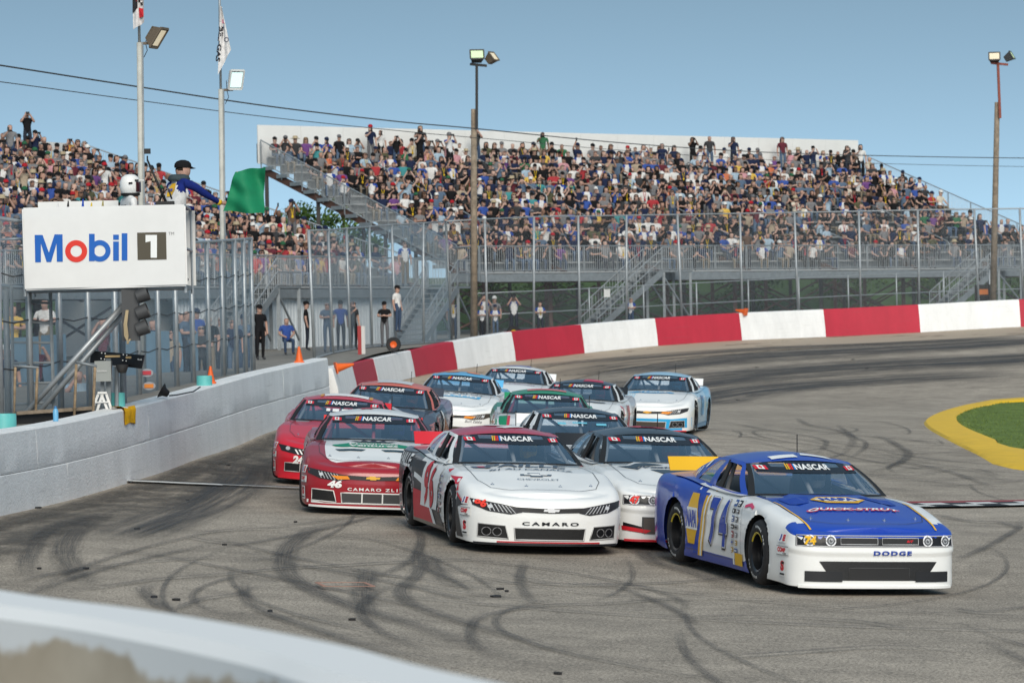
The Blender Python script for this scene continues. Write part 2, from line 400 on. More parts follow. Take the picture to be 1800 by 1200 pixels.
def ribbon(name, pts, width, m, lift, parent=None, n=6, fade=(.25, .25), zf=tz, taper=None):
    """strip lying on the ground along a plan polyline, uv: metres along / 0..1 across"""
    C = catmull([Vector((p[0], p[1], 0)) for p in pts], n)
    dist = [0.0]
    for a, b in zip(C, C[1:]): dist.append(dist[-1] + (b - a).length)
    T = max(dist[-1], 1e-6); V = []; U = []; Fd = []
    offs = (-.5, -.17, .17, .5) if width > 1.2 else (-.5, 0, .5)
    k = len(offs)
    for i, p in enumerate(C):
        t = (C[min(i + 1, len(C) - 1)] - C[max(i - 1, 0)]); t.normalize(); nr = Vector((-t.y, t.x, 0))
        s_ = dist[i] / T; fd = 1.0
        if fade[0] > 0: fd *= min(1, s_ / fade[0])
        if fade[1] > 0: fd *= min(1, (1 - s_) / fade[1])
        wd = width[i] if isinstance(width, list) else width
        for off in offs:
            q = p + nr * off * wd; V.append([q.x, q.y, 0]); U.append((dist[i], off + .5)); Fd.append(fd)
    A = np.array(V); A[:, 2] = zf(A[:, 0], A[:, 1]) + lift
    Fc = [(i * k + j, i * k + j + 1, (i + 1) * k + j + 1, (i + 1) * k + j) for i in range(len(C) - 1) for j in range(k - 1)]
    me = bpy.data.meshes.new(name); me.from_pydata(A.tolist(), [], Fc)
    uvl = me.uv_layers.new(name='UVMap'); li = [0] * len(me.loops); me.loops.foreach_get('vertex_index', li)
    uvl.data.foreach_set('uv', [c for i_ in li for c in U[i_]])
    at_ = me.attributes.new('fade', 'FLOAT', 'POINT'); at_.data.foreach_set('value', Fd)
    ob = link(name, me, m, parent, 180)
    return ob
def trk(px): return [tuple(on_track(u, v)[:2]) for u, v in px]

# dust collected along the turn wall, grey dirt along the straight wall
def along_wall(PT, off):
    C = []
    for i, p in enumerate(PT):
        t = (PT[min(i + 1, len(PT) - 1)] - PT[max(i - 1, 0)]); t.z = 0; t.normalize(); C.append((p.x + t.y * off, p.y - t.x * off))
    return C
ribbon('dust_strip', along_wall(TURN_PTS[1:], 2.9), 5.6, M_DUST, .012, track, fade=(.15, 0), zf=_track_z)
_wx = [WHITE_PTS[0] + (WHITE_PTS[0] - WHITE_PTS[1]) * 3] + WHITE_PTS
ribbon('dirt_strip', along_wall(_wx, .9), 1.7, M_DIRT, .010, track, fade=(0, .1), zf=_track_z)
ribbon('dirt_strip', along_wall(_wx, .40), .6, M_DIRT, .013, track, fade=(0, .1), zf=_track_z)
# rubbered grooves through the turn
for px, wd, lf in (([(940, 668), (1130, 645), (1300, 630), (1500, 618), (1800, 601), (1950, 596)], 5.5, .016), ([(1000, 690), (1240, 668), (1500, 646), (1800, 630), (1950, 622)], 6.0, .020),
                   ([(860, 650), (1130, 628), (1400, 611), (1800, 592)], 2.0, .024), ([(1060, 716), (1300, 690), (1560, 668), (1800, 655)], 4.0, .012),
                   ([(450, 800), (420, 850), (330, 900), (200, 950)], 1.2, .016)):
    ribbon('rubber_groove', trk(px), wd, M_GROOVE, lf, track, fade=(.3, .1), zf=_track_z)
SKIDS = [
 ([(35, 1027), (61, 1018), (163, 999), (280, 988), (448, 976)], .26, 1), ([(51, 1018), (47, 985), (70, 948), (117, 920), (187, 906), (247, 901)], .55, 0),
 ([(168, 1037), (131, 1009), (114, 976), (126, 943), (163, 915), (210, 901)], .75, 1), ([(117, 1041), (196, 1032), (280, 1020), (397, 1011), (490, 1002), (600, 996), (700, 990), (860, 985)], .26, 1),
 ([(299, 1079), (261, 1051), (254, 1037), (289, 1025)], .4, 1), ([(299, 1078), (355, 1056), (420, 1046), (467, 1027)], .2, 0),
 ([(698, 910), (628, 916), (558, 930), (516, 955), (502, 978), (504, 1006), (523, 1025), (558, 1044), (617, 1068), (667, 1083), (733, 1103), (811, 1130), (889, 1157), (986, 1177), (1083, 1184)], .62, 1),
 ([(434, 1020), (429, 1041), (443, 1065), (490, 1088), (560, 1111), (617, 1130), (694, 1150), (772, 1165), (850, 1181)], .34, 1),
 ([(327, 943), (397, 934), (467, 932), (600, 929)], .2, 0), ([(327, 945), (380, 955), (470, 960)], .2, 1),
 ([(500, 1000), (597, 996), (694, 991), (811, 986), (967, 986), (1146, 983)], .16, 0),
 ([(733, 950), (737, 986), (735, 1010), (714, 1030), (706, 1044), (722, 1064), (772, 1083), (850, 1107), (928, 1130), (1044, 1157), (1200, 1184)], .42, 1),
 ([(842, 1099), (850, 1087), (889, 1076), (967, 1066), (1083, 1062), (1200, 1054), (1400, 1056), (1560, 1056)], .22, 0),
 ([(924, 985), (914, 1017), (924, 1044), (943, 1068)], .3, 0), ([(648, 996), (640, 1044), (648, 1088)], .6, 0), ([(749, 975), (772, 1010), (830, 1040)], .6, 0),
 ([(1233, 738), (1300, 747), (1360, 758), (1433, 770), (1453, 780), (1433, 803)], .34, 1), ([(1470, 747), (1500, 767), (1523, 780), (1510, 797), (1483, 810)], .3, 1),
 ([(1473, 740), (1533, 740), (1583, 750), (1600, 760), (1583, 768), (1550, 767)], .18, 1), ([(1433, 765), (1533, 767), (1583, 787), (1597, 800), (1577, 817), (1533, 830), (1480, 836)], .5, 1),
 ([(1300, 742), (1420, 756), (1550, 767), (1633, 780), (1700, 792), (1800, 800)], .2, 0), ([(1500, 800), (1580, 812), (1667, 830), (1733, 853), (1767, 863)], .34, 1),
 ([(1660, 783), (1640, 774), (1560, 781)], .2, 0), ([(1400, 735), (1420, 747), (1470, 757), (1500, 775), (1480, 800)], .45, 0),
 ([(1640, 905), (1700, 917), (1760, 920), (1800, 935)], .4, 1), ([(1675, 990), (1740, 960), (1790, 930), (1790, 915)], .3, 1), ([(1680, 1072), (1720, 1079), (1790, 1080)], .26, 1),
 ([(1640, 846), (1720, 842), (1800, 848)], .22, 0), ([(1560, 830), (1640, 822), (1720, 826), (1760, 840)], .24, 0), ([(1600, 1110), (1500, 1094), (1330, 1086), (1180, 1090)], .2, 0),
 ([(1240, 770), (1330, 778), (1420, 796), (1520, 806)], .22, 0), ([(1260, 724), (1350, 724), (1500, 716), (1600, 712)], .2, 0), ([(1450, 835), (1530, 842), (1610, 838), (1700, 822)], .2, 0),
 ([(1115, 960), (1150, 990), (1220, 1010), (1300, 1040)], .5, 0), ([(1240, 1160), (1400, 1150), (1560, 1140), (1780, 1150)], .25, 0), ([(880, 1010), (980, 1030), (1100, 1032), (1250, 1050)], .4, 0)]
_rs = random.Random(17)
for _ in range(70):      # long thin arcs left by earlier burnouts and spins
    cx_, cy_ = _rs.choice(((300, 980), (620, 1010), (900, 1060), (1500, 790), (1560, 800), (1650, 850), (1350, 770), (1250, 1090), (1700, 1100), (420, 930)))
    c_ = on_track(cx_ + _rs.uniform(-160, 160), cy_ + _rs.uniform(-25, 25)); R_ = _rs.uniform(2.5, 16); a0 = _rs.uniform(0, 6.28); sw = _rs.uniform(3.0, 10.0) / R_
    a0 = _rs.choice((0.3, 2.6, 3.6, 5.6)) + _rs.uniform(-.6, .6)
    pl = [(c_.x + R_ * (math.cos(a0 + sw * k / 7) - math.cos(a0)), c_.y + R_ * 1.6 * (math.sin(a0 + sw * k / 7) - math.sin(a0))) for k in range(8)]
    if all(3 < q[1] < 130 and outside(np.array([q[0]]), np.array([q[1]]))[0] < -1.2 for q in pl) and all(pix((q[0], q[1], 0))[0] > -100 for q in pl):
        ribbon('skid_mark', pl, _rs.uniform(.07, .17), M_RUBBER_FAINT if _rs.random() < .7 else M_RUBBER, .018 + .0008 * (_ % 7), track, fade=(.25, .35), zf=_track_z)
for i, (px, wd, strong) in enumerate(SKIDS):
    ribbon('skid_mark', trk(px), wd * .54, M_RUBBER if strong else M_RUBBER_FAINT, .024 + .0006 * (i % 12), track, fade=(.2, .3), zf=_track_z)
# small pieces of rubber debris on the asphalt
deb = MB()
for u, v, s_ in ((879, 1036, .05), (873, 1049, .07), (890, 1040, .03), (150, 1000, .04), (310, 1055, .05), (240, 930, .04), (395, 958, .04), (520, 918, .03), (618, 1090, .04), (980, 1185, .04),
                 (70, 1000, .03), (475, 1075, .04), (1500, 632, .09), (1523, 648, .09), (1330, 646, .08), (1297, 703, .08), (66, 893, .06), (400, 818, .05), (330, 880, .04), (270, 1050, .04)):
    p = on_track(u, v); a = RNG.random() * 6
    deb.prism([(math.cos(a + k * 1.25) * s_ * RNG.uniform(.5, 1.1), math.sin(a + k * 1.25) * s_ * RNG.uniform(.5, 1.1)) for k in range(5)], 0, .02, Matrix.Translation(p))
o = link('rubber_debris', deb.mesh('rubber_debris'), mat('black_rubber_bits', (.02, .02, .022), .9), track); o['kind'] = 'stuff'

# painted start line with chequers, and the spare orange survey mark
M_LINE_W = mat('worn_white_line', (.72, .72, .70), .6, noise=.35, scale=3, detail=8); M_LINE_B = mat('worn_black_line', (.02, .02, .022), .7); M_LINE_R = mat('worn_red_line', (.30, .04, .05), .7, noise=.3, scale=3)
lineA, lineB = on_track(218, 848), on_track(1840, 887)
def line_piece(name, s0, s1, o0, o1, m, lift):
    d = (lineB - lineA); d.z = 0; n_ = Vector((-d.y, d.x, 0)).normalized(); mb = MB(); P = []
    for k in range(9):
        p = lineA + d * (s0 + (s1 - s0) * k / 8); P.append([Vector((q.x, q.y, tz(q.x, q.y) + lift)) for q in (p + n_ * o0, p + n_ * o1)])
    mb.grid(P); part(name, mb, m, track)
line_piece('start_line_base', 0, .34, .17, .34, M_LINE_B, .034); line_piece('start_line_base', .34, 1, -.45, .45, M_LINE_B, .034)
line_piece('start_line_edge', .34, 1, .47, .85, M_LINE_R, .034)
line_piece('start_line_stripe', .0, .10, -.12, .15, M_LINE_W, .038); line_piece('start_line_stripe', .10, .34, .0, .10, M_LINE_W, .038)
for k in range(24):
    for row in (0, 1):
        if (k + row) % 2 == 0: line_piece('start_line_chequer', .34 + .66 * k / 24, .34 + .66 * (k + 1) / 24, -.43 + .44 * row, .0 + .44 * row, M_LINE_W, .038)
surv = MB()
_q = [on_track(u, v) for u, v in ((556, 1030), (640, 1030), (657, 1037), (571, 1037))]
for a, b in zip(_q, _q[1:] + _q[:1]): surv.beam(a + Vector((0, 0, .04)), b + Vector((0, 0, .04)), .035, .004)
part('survey_mark', surv, mat('faded_orange_paint', (.42, .22, .16), .8), track)

# yellow kerb round the infield and the mown grass inside it
k_out = trk([(1800, 700), (1740, 706), (1690, 715), (1650, 727), (1626, 740), (1630, 752), (1660, 770), (1720, 800), (1800, 827)])
k_in = trk([(1800, 708.5), (1745, 714), (1705, 723), (1683, 735), (1690, 749), (1715, 763), (1757, 780), (1800, 795)])
k_out = [(46, 128), (30, 124)] + k_out + [(12.5, 56.5), (17, 47), (24, 40)]
k_in = [(46, 126), (30, 122)] + k_in + [(14, 60), (18.5, 50), (25, 43)]
def resample(pts, n):
    C = catmull([Vector((p[0], p[1], 0)) for p in pts], 10); ds = [0]
    for a, b in zip(C, C[1:]): ds.append(ds[-1] + (b - a).length)
    return [Vector((interp(t, ds, [c.x for c in C]), interp(t, ds, [c.y for c in C]), 0)) for t in np.linspace(0, ds[-1], n)]
ko, ki = resample(k_out, 70), resample(k_in, 70)
kerb = MB(); P = []
for a, b in zip(ko, ki):
    d = b - a; row = []
    for t, h in ((0, .0), (.06, .055), (.5, .085), (.94, .085), (1, .02)):
        q = a + d * t; row.append(Vector((q.x, q.y, tz(q.x, q.y) + h)))
    P.append(row)
kerb.grid(P)
o = link('infield_kerb', kerb.mesh('infield_kerb'), M_YELLOW, None, 40); o['kind'] = 'structure'
g = MB(); cen = Vector((32, 84, 0)); P = []
for b in ki:
    P.append([Vector((q.x, q.y, tz(q.x, q.y) + .05)) for t in (0, .1, .25, .45, .7, 1) for q in [b + (cen - b) * t]])
g.grid(P)
o = link('infield_grass', g.mesh('infield_grass'), M_GRASS, None, 180); o['kind'] = 'structure'
# short blades along the grass so the edge is uneven
bl = MB(); r_ = random.Random(3)
for _ in range(9000):
    i = r_.randrange(8, 62); t = r_.random() ** 2 * .5; b = ki[i] + (ki[i + 1] - ki[i]) * r_.random(); q = b + (cen - b) * t
    z = tz(q.x, q.y) + .045; h = r_.uniform(.02, .055); a = r_.random() * 6.28; dx, dy = math.cos(a) * .018, math.sin(a) * .018
    bl.add([(q.x - dx, q.y - dy, z), (q.x + dx, q.y + dy, z), (q.x + r_.uniform(-.03, .03), q.y + r_.uniform(-.03, .03), z + h)], [(0, 1, 2)])
o = link('infield_grass_blades', bl.mesh('infield_grass_blades'), M_GRASS, None)
tag(o, 'short mown grass inside the yellow kerb', 'grass', kind='stuff')
# ------------------------------------------------------------------ concrete walls
def concrete_paint(name, color, under, wear=.5, rough=.62):
    m = bpy.data.materials.new(name); nt, N, L, b = nodes_of(m); tc = N.new('ShaderNodeTexCoord')
    n1 = N.new('ShaderNodeTexNoise'); n1.inputs['Scale'].default_value = 1.1; n1.inputs['Detail'].default_value = 10; n1.inputs['Roughness'].default_value = .72
    n2 = N.new('ShaderNodeTexNoise'); n2.inputs['Scale'].default_value = 11; n2.inputs['Detail'].default_value = 8; n2.inputs['Roughness'].default_value = .7
    mp = N.new('ShaderNodeMapping'); mp.inputs['Scale'].default_value = (1, 1, .35); L.new(tc.outputs['Object'], mp.inputs['Vector'])
    L.new(mp.outputs[0], n1.inputs['Vector']); L.new(tc.outputs['Object'], n2.inputs['Vector'])
    r1 = N.new('ShaderNodeValToRGB'); e = r1.color_ramp.elements; e[0].position = .36; e[0].color = (*[c * (1 - .28 * wear) for c in color], 1); e[1].position = .62; e[1].color = (*color, 1)
    L.new(n1.outputs['Fac'], r1.inputs['Fac'])
    r2 = N.new('ShaderNodeValToRGB'); e = r2.color_ramp.elements; e[0].position = .235; e[0].color = (1, 1, 1, 1); e[1].position = .275; e[1].color = (0, 0, 0, 1)
    L.new(n2.outputs['Fac'], r2.inputs['Fac'])
    mx = N.new('ShaderNodeMix'); mx.data_type = 'RGBA'; mx.inputs['B'].default_value = (*under, 1)
    L.new(r2.outputs[0], mx.inputs['Factor']); L.new(r1.outputs[0], mx.inputs['A']); # rubbed tyre marks: long level streaks
    m4 = N.new('ShaderNodeMapping'); m4.inputs['Scale'].default_value = (.45, .45, 9.0); L.new(tc.outputs['Object'], m4.inputs['Vector'])
    n4 = N.new('ShaderNodeTexNoise'); n4.inputs['Scale'].default_value = 1.6; n4.inputs['Detail'].default_value = 6; n4.inputs['Roughness'].default_value = .6; L.new(m4.outputs[0], n4.inputs['Vector'])
    r4 = N.new('ShaderNodeMapRange'); r4.inputs['From Min'].default_value = .60; r4.inputs['From Max'].default_value = .78; r4.inputs['To Max'].default_value = .5 * wear; L.new(n4.outputs['Fac'], r4.inputs['Value'])
    m5 = N.new('ShaderNodeMix'); m5.data_type = 'RGBA'; m5.inputs['B'].default_value = (.10, .10, .105, 1); L.new(r4.outputs[0], m5.inputs['Factor']); L.new(mx.outputs['Result'], m5.inputs['A'])
    L.new(m5.outputs['Result'], b.inputs['Base Color'])
    b.inputs['Roughness'].default_value = rough
    bp = N.new('ShaderNodeBump'); bp.inputs['Strength'].default_value = .45; bp.inputs['Distance'].default_value = .03
    ad = N.new('ShaderNodeMath'); ad.operation = 'ADD'; n3 = N.new('ShaderNodeTexNoise'); n3.inputs['Scale'].default_value = 30; n3.inputs['Detail'].default_value = 4
    L.new(tc.outputs['Object'], n3.inputs['Vector']); L.new(n2.outputs['Fac'], ad.inputs[0]); L.new(n3.outputs['Fac'], ad.inputs[1])
    L.new(ad.outputs[0], bp.inputs['Height']); L.new(bp.outputs[0], b.inputs['Normal'])
    return m
M_WALLW = concrete_paint('white_wall_paint', (.90, .91, .91), (.30, .29, .27), .5)
M_WALLR = concrete_paint('red_wall_paint', (.50, .022, .05), (.30, .05, .06), .5)
M_CONC = mat('bare_concrete', (.34, .32, .28), .9, noise=.3, scale=4, bump=.4)

def plan_frames(PT):
    out = []
    for i, p in enumerate(PT):
        t = (PT[min(i + 1, len(PT) - 1)] - PT[max(i - 1, 0)]); t.z = 0; t.normalize(); out.append((p, t, Vector((t.y, -t.x, 0))))   # n points to the track
    return out
def wall_block(name, fr, hs, z0f, z1f, th, batter, m, parent, bev=.03, jit=0.0, seed=0):
    """wall piece between height fractions z0f..z1f of the local wall height; bevelled top edges, slightly uneven faces"""
    rr = random.Random(seed); mb = MB(); P = []
    for (p, t, n), h in zip(fr, hs):
        za, zb = (p.z - .25 if z0f == 0 else p.z + h * z0f), p.z + h * z1f
        zm = (za + zb) / 2
        def off(z): return batter * (1 - max(0, min(1, (z - p.z) / h)))
        j = lambda: rr.uniform(-jit, jit)
        row = [p + n * (off(za) - bev * .4) , p + n * (off(za + bev)), p + n * (off(zm) + j()), p + n * (off(zb - bev) + j()), p + n * (off(zb) - bev), p - n * (th / 2), p - n * (th - bev), p - n * th, p - n * (th + batter * .4)]
        zz = [za, za + bev, zm, zb - bev, zb + j() * .6, zb + j() * .8, zb, zb - bev, za]
        P.append([Vector((q.x, q.y, z)) for q, z in zip(row, zz)])
    mb.grid(P); n_ = len(P[0]); mb.f.append(tuple(range(n_))); mb.m.append(0); mb.f.append(tuple((len(P) - 1) * n_ + i for i in range(n_ - 1, -1, -1))); mb.m.append(0)
    return part(name, mb, m, parent, smooth=22)
def dense(PT, H, seglen):
    C = catmull(PT, 8); Hs = []
    for i in range(len(H) - 1): Hs += [H[i] + (H[i + 1] - H[i]) * j / 8 for j in range(8)]
    Hs.append(H[-1]); ds = [0]
    for a, b in zip(C, C[1:]): ds.append(ds[-1] + (b - a).length)
    n = max(2, int(ds[-1] / seglen) + 1); S = np.linspace(0, ds[-1], n)
    P = [Vector((interp(s, ds, [c.x for c in C]), interp(s, ds, [c.y for c in C]), interp(s, ds, [c.z for c in C]))) for s in S]
    return P, [interp(s, ds, Hs) for s in S]
# white front-straight wall: two courses of long cast blocks
wp, wh = dense([WHITE_PTS[0] + (WHITE_PTS[0] - WHITE_PTS[1]) * 1.0] + WHITE_PTS, [1.0] + WHITE_H, .6)
ww = thing('straight_wall', wp[0], 'white painted concrete wall in two courses along the front straight', 'wall', kind='thing')
fr = plan_frames(wp); step = 13
for course, (a, b) in enumerate(((0, .474), (.480, 1.0))):
    i = 0 if course == 0 else -3; k = 0
    while i < len(fr) - 1:
        s_, e_ = max(i, 0), min(i + step, len(fr) - 1)
        if e_ > s_:
            f2 = list(fr[s_:e_ + 1]); h2 = list(wh[s_:e_ + 1]); last = e_ == len(fr) - 1
            f2[0] = (f2[0][0] + f2[0][1] * .006, f2[0][1], f2[0][2])
            wall_block('wall_block', f2, h2, a, b, .36, .05 if course == 0 else .045, M_WALLW, ww,   .010 if course == 0 else .028, .004, 100 + i + course)
        i += step
# red and white turn wall: painted sections
tw = thing('turn_wall', TURN_PTS[0], 'red and white striped concrete wall curving round the far turn', 'wall', kind='thing')
for i in range(len(TURN_PTS) - 1):
    a = max(i - 1, 0); b = min(i + 3, len(TURN_PTS))
    C = catmull(TURN_PTS, 8); seg = C[i * 8:i * 8 + 9]; hh = [TURN_H[i] + (TURN_H[i + 1] - TURN_H[i]) * j / 8 for j in range(9)]
    fr_all = plan_frames(C); seg = fr_all[i * 8:i * 8 + 9]
    so = wall_block('wall_section', seg, hh, 0, 1, .4, .20, M_WALLW if i % 2 == 0 else M_WALLR, tw, .03, .006, i)
    so['label'] = ('white' if i % 2 == 0 else 'red') + ' painted section of the turn wall'
# wall right in front of the photographer
def near_wall_material():
    m = bpy.data.materials.new('peeling_near_wall'); nt, N, L, b = nodes_of(m); tc = N.new('ShaderNodeTexCoord'); sp = N.new('ShaderNodeSeparateXYZ'); L.new(tc.outputs['Object'], sp.inputs[0])
    nz = N.new('ShaderNodeTexNoise'); nz.inputs['Scale'].default_value = 2.6; nz.inputs['Detail'].default_value = 7; L.new(tc.outputs['Object'], nz.inputs['Vector'])
    a = N.new('ShaderNodeMath'); a.operation = 'MULTIPLY_ADD'; a.inputs[1].default_value = .30; a.inputs[2].default_value = -.15; L.new(nz.outputs['Fac'], a.inputs[0])
    s = N.new('ShaderNodeMath'); s.operation = 'ADD'; L.new(sp.outputs['Z'], s.inputs[0]); L.new(a.outputs[0], s.inputs[1])
    g_ = N.new('ShaderNodeMapRange'); g_.inputs['From Min'].default_value = -.095; g_.inputs['From Max'].default_value = -.075; L.new(s.outputs[0], g_.inputs['Value'])
    c = N.new('ShaderNodeTexNoise'); c.inputs['Scale'].default_value = 4; c.inputs['Detail'].default_value = 8; L.new(tc.outputs['Object'], c.inputs['Vector'])
    r = N.new('ShaderNodeValToRGB'); e = r.color_ramp.elements; e[0].position = .35; e[0].color = (.46, .385, .29, 1); e[1].position = .7; e[1].color = (.58, .50, .39, 1); L.new(c.outputs['Fac'], r.inputs['Fac'])
    mx = N.new('ShaderNodeMix'); mx.data_type = 'RGBA'; mx.inputs['B'].default_value = (.80, .81, .81, 1); L.new(g_.outputs[0], mx.inputs['Factor']); L.new(r.outputs[0], mx.inputs['A'])
    L.new(mx.outputs['Result'], b.inputs['Base Color']); b.inputs['Roughness'].default_value = .8
    return m
NW_TOP = 2.10
npts = [Vector((x, y, NW_TOP)) for x, y in [(2.6, 1.4), (1.3, 3.9), (0.0, 6.5), (-.37, 7.4), (-.83, 8.3), (-1.37, 9.16), (-2.3, 11), (-3.6, 14), (-5.0, 20), (-6.1, 28), (-6.5, 36)]]
C = catmull(npts, 6); mb = MB(); P = []
for i, (p, t, n) in enumerate(plan_frames(C)):
    s_ = i / (len(C) - 1); top = NW_TOP if p.y < 14 else NW_TOP + (1.62 - NW_TOP) * min(1, (p.y - 14) / 20)
    zb = -.3
    P.append([Vector((q.x, q.y, z)) for q, z in ((p + n * .05, zb), (p, top - .03), (p - n * .03, top), (p - n * .22, top), (p - n * .25, top - .03), (p - n * .28, zb))])
mb.grid(P); mb.f += [tuple(range(6)), tuple((len(P) - 1) * 6 + i for i in range(5, -1, -1))]; mb.m += [0, 0]
single('near_wall', mb, near_wall_material(), (0, 6.5, NW_TOP), 'blurred concrete wall with peeling white paint right in front of the camera', 'wall', smooth=40, kind='thing')
# ------------------------------------------------------------------ steel materials
M_GALV = mat('galvanised_steel', (.42, .45, .47), .5, .55, noise=.18, scale=6)
M_GALVD = mat('weathered_steel_grey', (.27, .30, .32), .6, .35, noise=.2, scale=5)
M_ALU = mat('aluminium_plank', (.50, .51, .51), .5, .4, noise=.12, scale=3)
M_RUST = mat('brown_red_steel', (.115, .055, .04), .75, 0, noise=.35, scale=4)
M_DKSTEEL = mat('dark_steel', (.05, .045, .042), .7, .2, noise=.3, scale=4)
M_WHITEP = mat('white_sheet_panel', (.80, .80, .78), .6, noise=.06, scale=.8)
M_WOOD = mat('weathered_pole_wood', (.27, .215, .16), .9, noise=.45, scale=5, bump=.6, bscale=20)
M_BLACK = mat('matt_black', (.012, .012, .013), .6)
M_DKGREY = mat('dark_grey_metal', (.07, .072, .075), .55, .3)

def chain_material(name, cover, pitch=.06, color=(.42, .46, .48)):
    m = bpy.data.materials.new(name); nt, N, L, b = nodes_of(m)
    b.inputs['Base Color'].default_value = (*color, 1); b.inputs['Roughness'].default_value = .5; b.inputs['Metallic'].default_value = .4
    tc = N.new('ShaderNodeTexCoord'); sp = N.new('ShaderNodeSeparateXYZ'); L.new(tc.outputs['UV'], sp.inputs[0])
    def wires(op):
        s = N.new('ShaderNodeMath'); s.operation = op; L.new(sp.outputs['X'], s.inputs[0]); L.new(sp.outputs['Y'], s.inputs[1])
        d = N.new('ShaderNodeMath'); d.operation = 'DIVIDE'; d.inputs[1].default_value = pitch; L.new(s.outputs[0], d.inputs[0])
        f = N.new('ShaderNodeMath'); f.operation = 'FRACT'; L.new(d.outputs[0], f.inputs[0])
        l = N.new('ShaderNodeMath'); l.operation = 'LESS_THAN'; l.inputs[1].default_value = cover / 2; L.new(f.outputs[0], l.inputs[0]); return l
    a, c = wires('ADD'), wires('SUBTRACT')
    mx = N.new('ShaderNodeMath'); mx.operation = 'MAXIMUM'; L.new(a.outputs[0], mx.inputs[0]); L.new(c.outputs[0], mx.inputs[1])
    tr = N.new('ShaderNodeBsdfTransparent'); ms = N.new('ShaderNodeMixShader'); L.new(mx.outputs[0], ms.inputs[0]); L.new(tr.outputs[0], ms.inputs[1]); L.new(b.outputs[0], ms.inputs[2])
    L.new(ms.outputs[0], N['Material Output'].inputs['Surface'])
    return m
M_CHAIN = chain_material('chain_link_wire', .14, .06, (.24, .27, .29))
M_CHAIN_DENSE = chain_material('chain_link_wire_dense', .44, .05, (.30, .39, .45))

def uv_sheet(name, bottoms, tops, m, parent, lean=None):
    """wire mesh sheet through bottom/top points, uv in metres"""
    V = []; U = []; s = 0
    root = root_of(parent).location
    for i, (a, b) in enumerate(zip(bottoms, tops)):
        if i: s += (bottoms[i] - bottoms[i - 1]).length
        V += [tuple(a - root), tuple(b - root)]; U += [(s, 0), (s, (b - a).length)]
    Fc = [(2 * i, 2 * i + 2, 2 * i + 3, 2 * i + 1) for i in range(len(bottoms) - 1)]
    me = bpy.data.meshes.new(name); me.from_pydata(V, [], Fc); uv = me.uv_layers.new(name='UVMap'); li = [0] * len(me.loops); me.loops.foreach_get('vertex_index', li)
    uv.data.foreach_set('uv', [c for i in li for c in U[i]])
    return link(name, me, m, parent)
def fence(name, posts, label, m_wire, r=.045, rails=(1.0,), group=None, wire_lines=()):
    """posts: list of (bottom, top); each post, the wire mesh and rails are parts"""
    f = thing(name, posts[0][0], label, 'fence', group)
    for a, b in posts: part('post', MB().tube(a, b, r, 8), M_GALV, f, 180)
    uv_sheet('wire_mesh', [a for a, b in posts], [b for a, b in posts], m_wire, f)
    for fr_ in rails:
        part('rail', MB().path([a.lerp(b, fr_) for a, b in posts], r * .6, 6), M_GALV, f, 180)
    for fr_ in wire_lines:
        pts = []
        for (a, b), (c, d) in zip(posts, posts[1:]):
            p, q = a.lerp(b, fr_), c.lerp(d, fr_)
            pts += [p, p.lerp(q, .5) - Vector((0, 0, .05))]
        part('cable', MB().path(pts + [posts[-1][0].lerp(posts[-1][1], fr_)], .012, 5), M_DKGREY, f, 180)
    return f
def line_at(C, off, us, lo):
    """points on the wall line C shifted off metres outwards that show at photo columns us"""
    F_ = [(p - n * off) for p, t, n in plan_frames(C)]; cu = [pix(q + Vector((0, 0, .0)))[0] for q in F_]; out = []
    for u in us:
        for i in range(lo, len(F_) - 1):
            if (cu[i] - u) * (cu[i + 1] - u) <= 0 and cu[i] != cu[i + 1]:
                k = (u - cu[i]) / (cu[i + 1] - cu[i]); out.append(F_[i].lerp(F_[i + 1], k)); break
    return out
# catch fence behind the straight wall (tall, dense, close posts)
wl_pts, _ = dense([WHITE_PTS[0] + (WHITE_PTS[0] - WHITE_PTS[1]) * 1.4] + WHITE_PTS + [WHITE_PTS[-1] + (WHITE_PTS[-1] - WHITE_PTS[-2]) * 1.5], [1] * (len(WHITE_PTS) + 2), .8)
posts = [(Vector((q.x, q.y, cz(q.x, q.y) - .1)), Vector((q.x, q.y, interp(pix(q)[0], [-60, 0, 200, 345, 450], [4.55, 4.45, 4.4, 4.45, 4.75])))) for q in line_at(wl_pts, 1.5, (-45, 4, 57, 110, 160, 207, 247, 282, 313, 342, 370, 395, 418, 434, 447), 0)]
CATCH = posts
fence('catch_fence', posts, 'tall galvanised catch fence behind the white straight wall', M_CHAIN_DENSE, .05, (.99,), wire_lines=(.3, .52, .74))
# fence round the far turn
C, _ = dense(TURN_PTS, TURN_H, 1.0)
topz = lambda y: interp(y, [88, 100, 112, 123, 131, 138, 150], [5.2, 5.6, 5.9, 6.3, 6.65, 7.0, 7.3])
posts = []; rp = random.Random(5)
for q in line_at(C, 1.5, (554, 586, 617, 655, 697, 745, 795, 858, 939, 1020, 1102, 1200, 1306, 1404, 1514, 1617, 1722, 1800, 1890), 14):
    posts.append((Vector((q.x, q.y, cz(q.x, q.y) - .05)), Vector((q.x + rp.uniform(-.14, .12) - (.12 if q.y < 130 else 0), q.y, topz(q.y)))))
fence('turn_fence', posts[:7], 'tall dense chain link fence beside the white shed', M_CHAIN_DENSE, .05, (.995, .02))
fence('turn_fence', posts[6:], 'tall chain link fence behind the red and white turn wall', M_CHAIN, .05, (.995, .02))
# low fence deeper under the big grandstand
posts = []
for k in range(13):
    p = Vector((-1.5, 147.5, 0)) + Vector((.80, .60, 0)) * (k * 3.1); posts.append((Vector((p.x, p.y, cz(p.x, p.y) - .05)), Vector((p.x, p.y, cz(p.x, p.y) + 1.9))))
fence('inner_fence', posts, 'lower chain link fence under the large grandstand walkway', M_CHAIN, .035, (.98, .5))

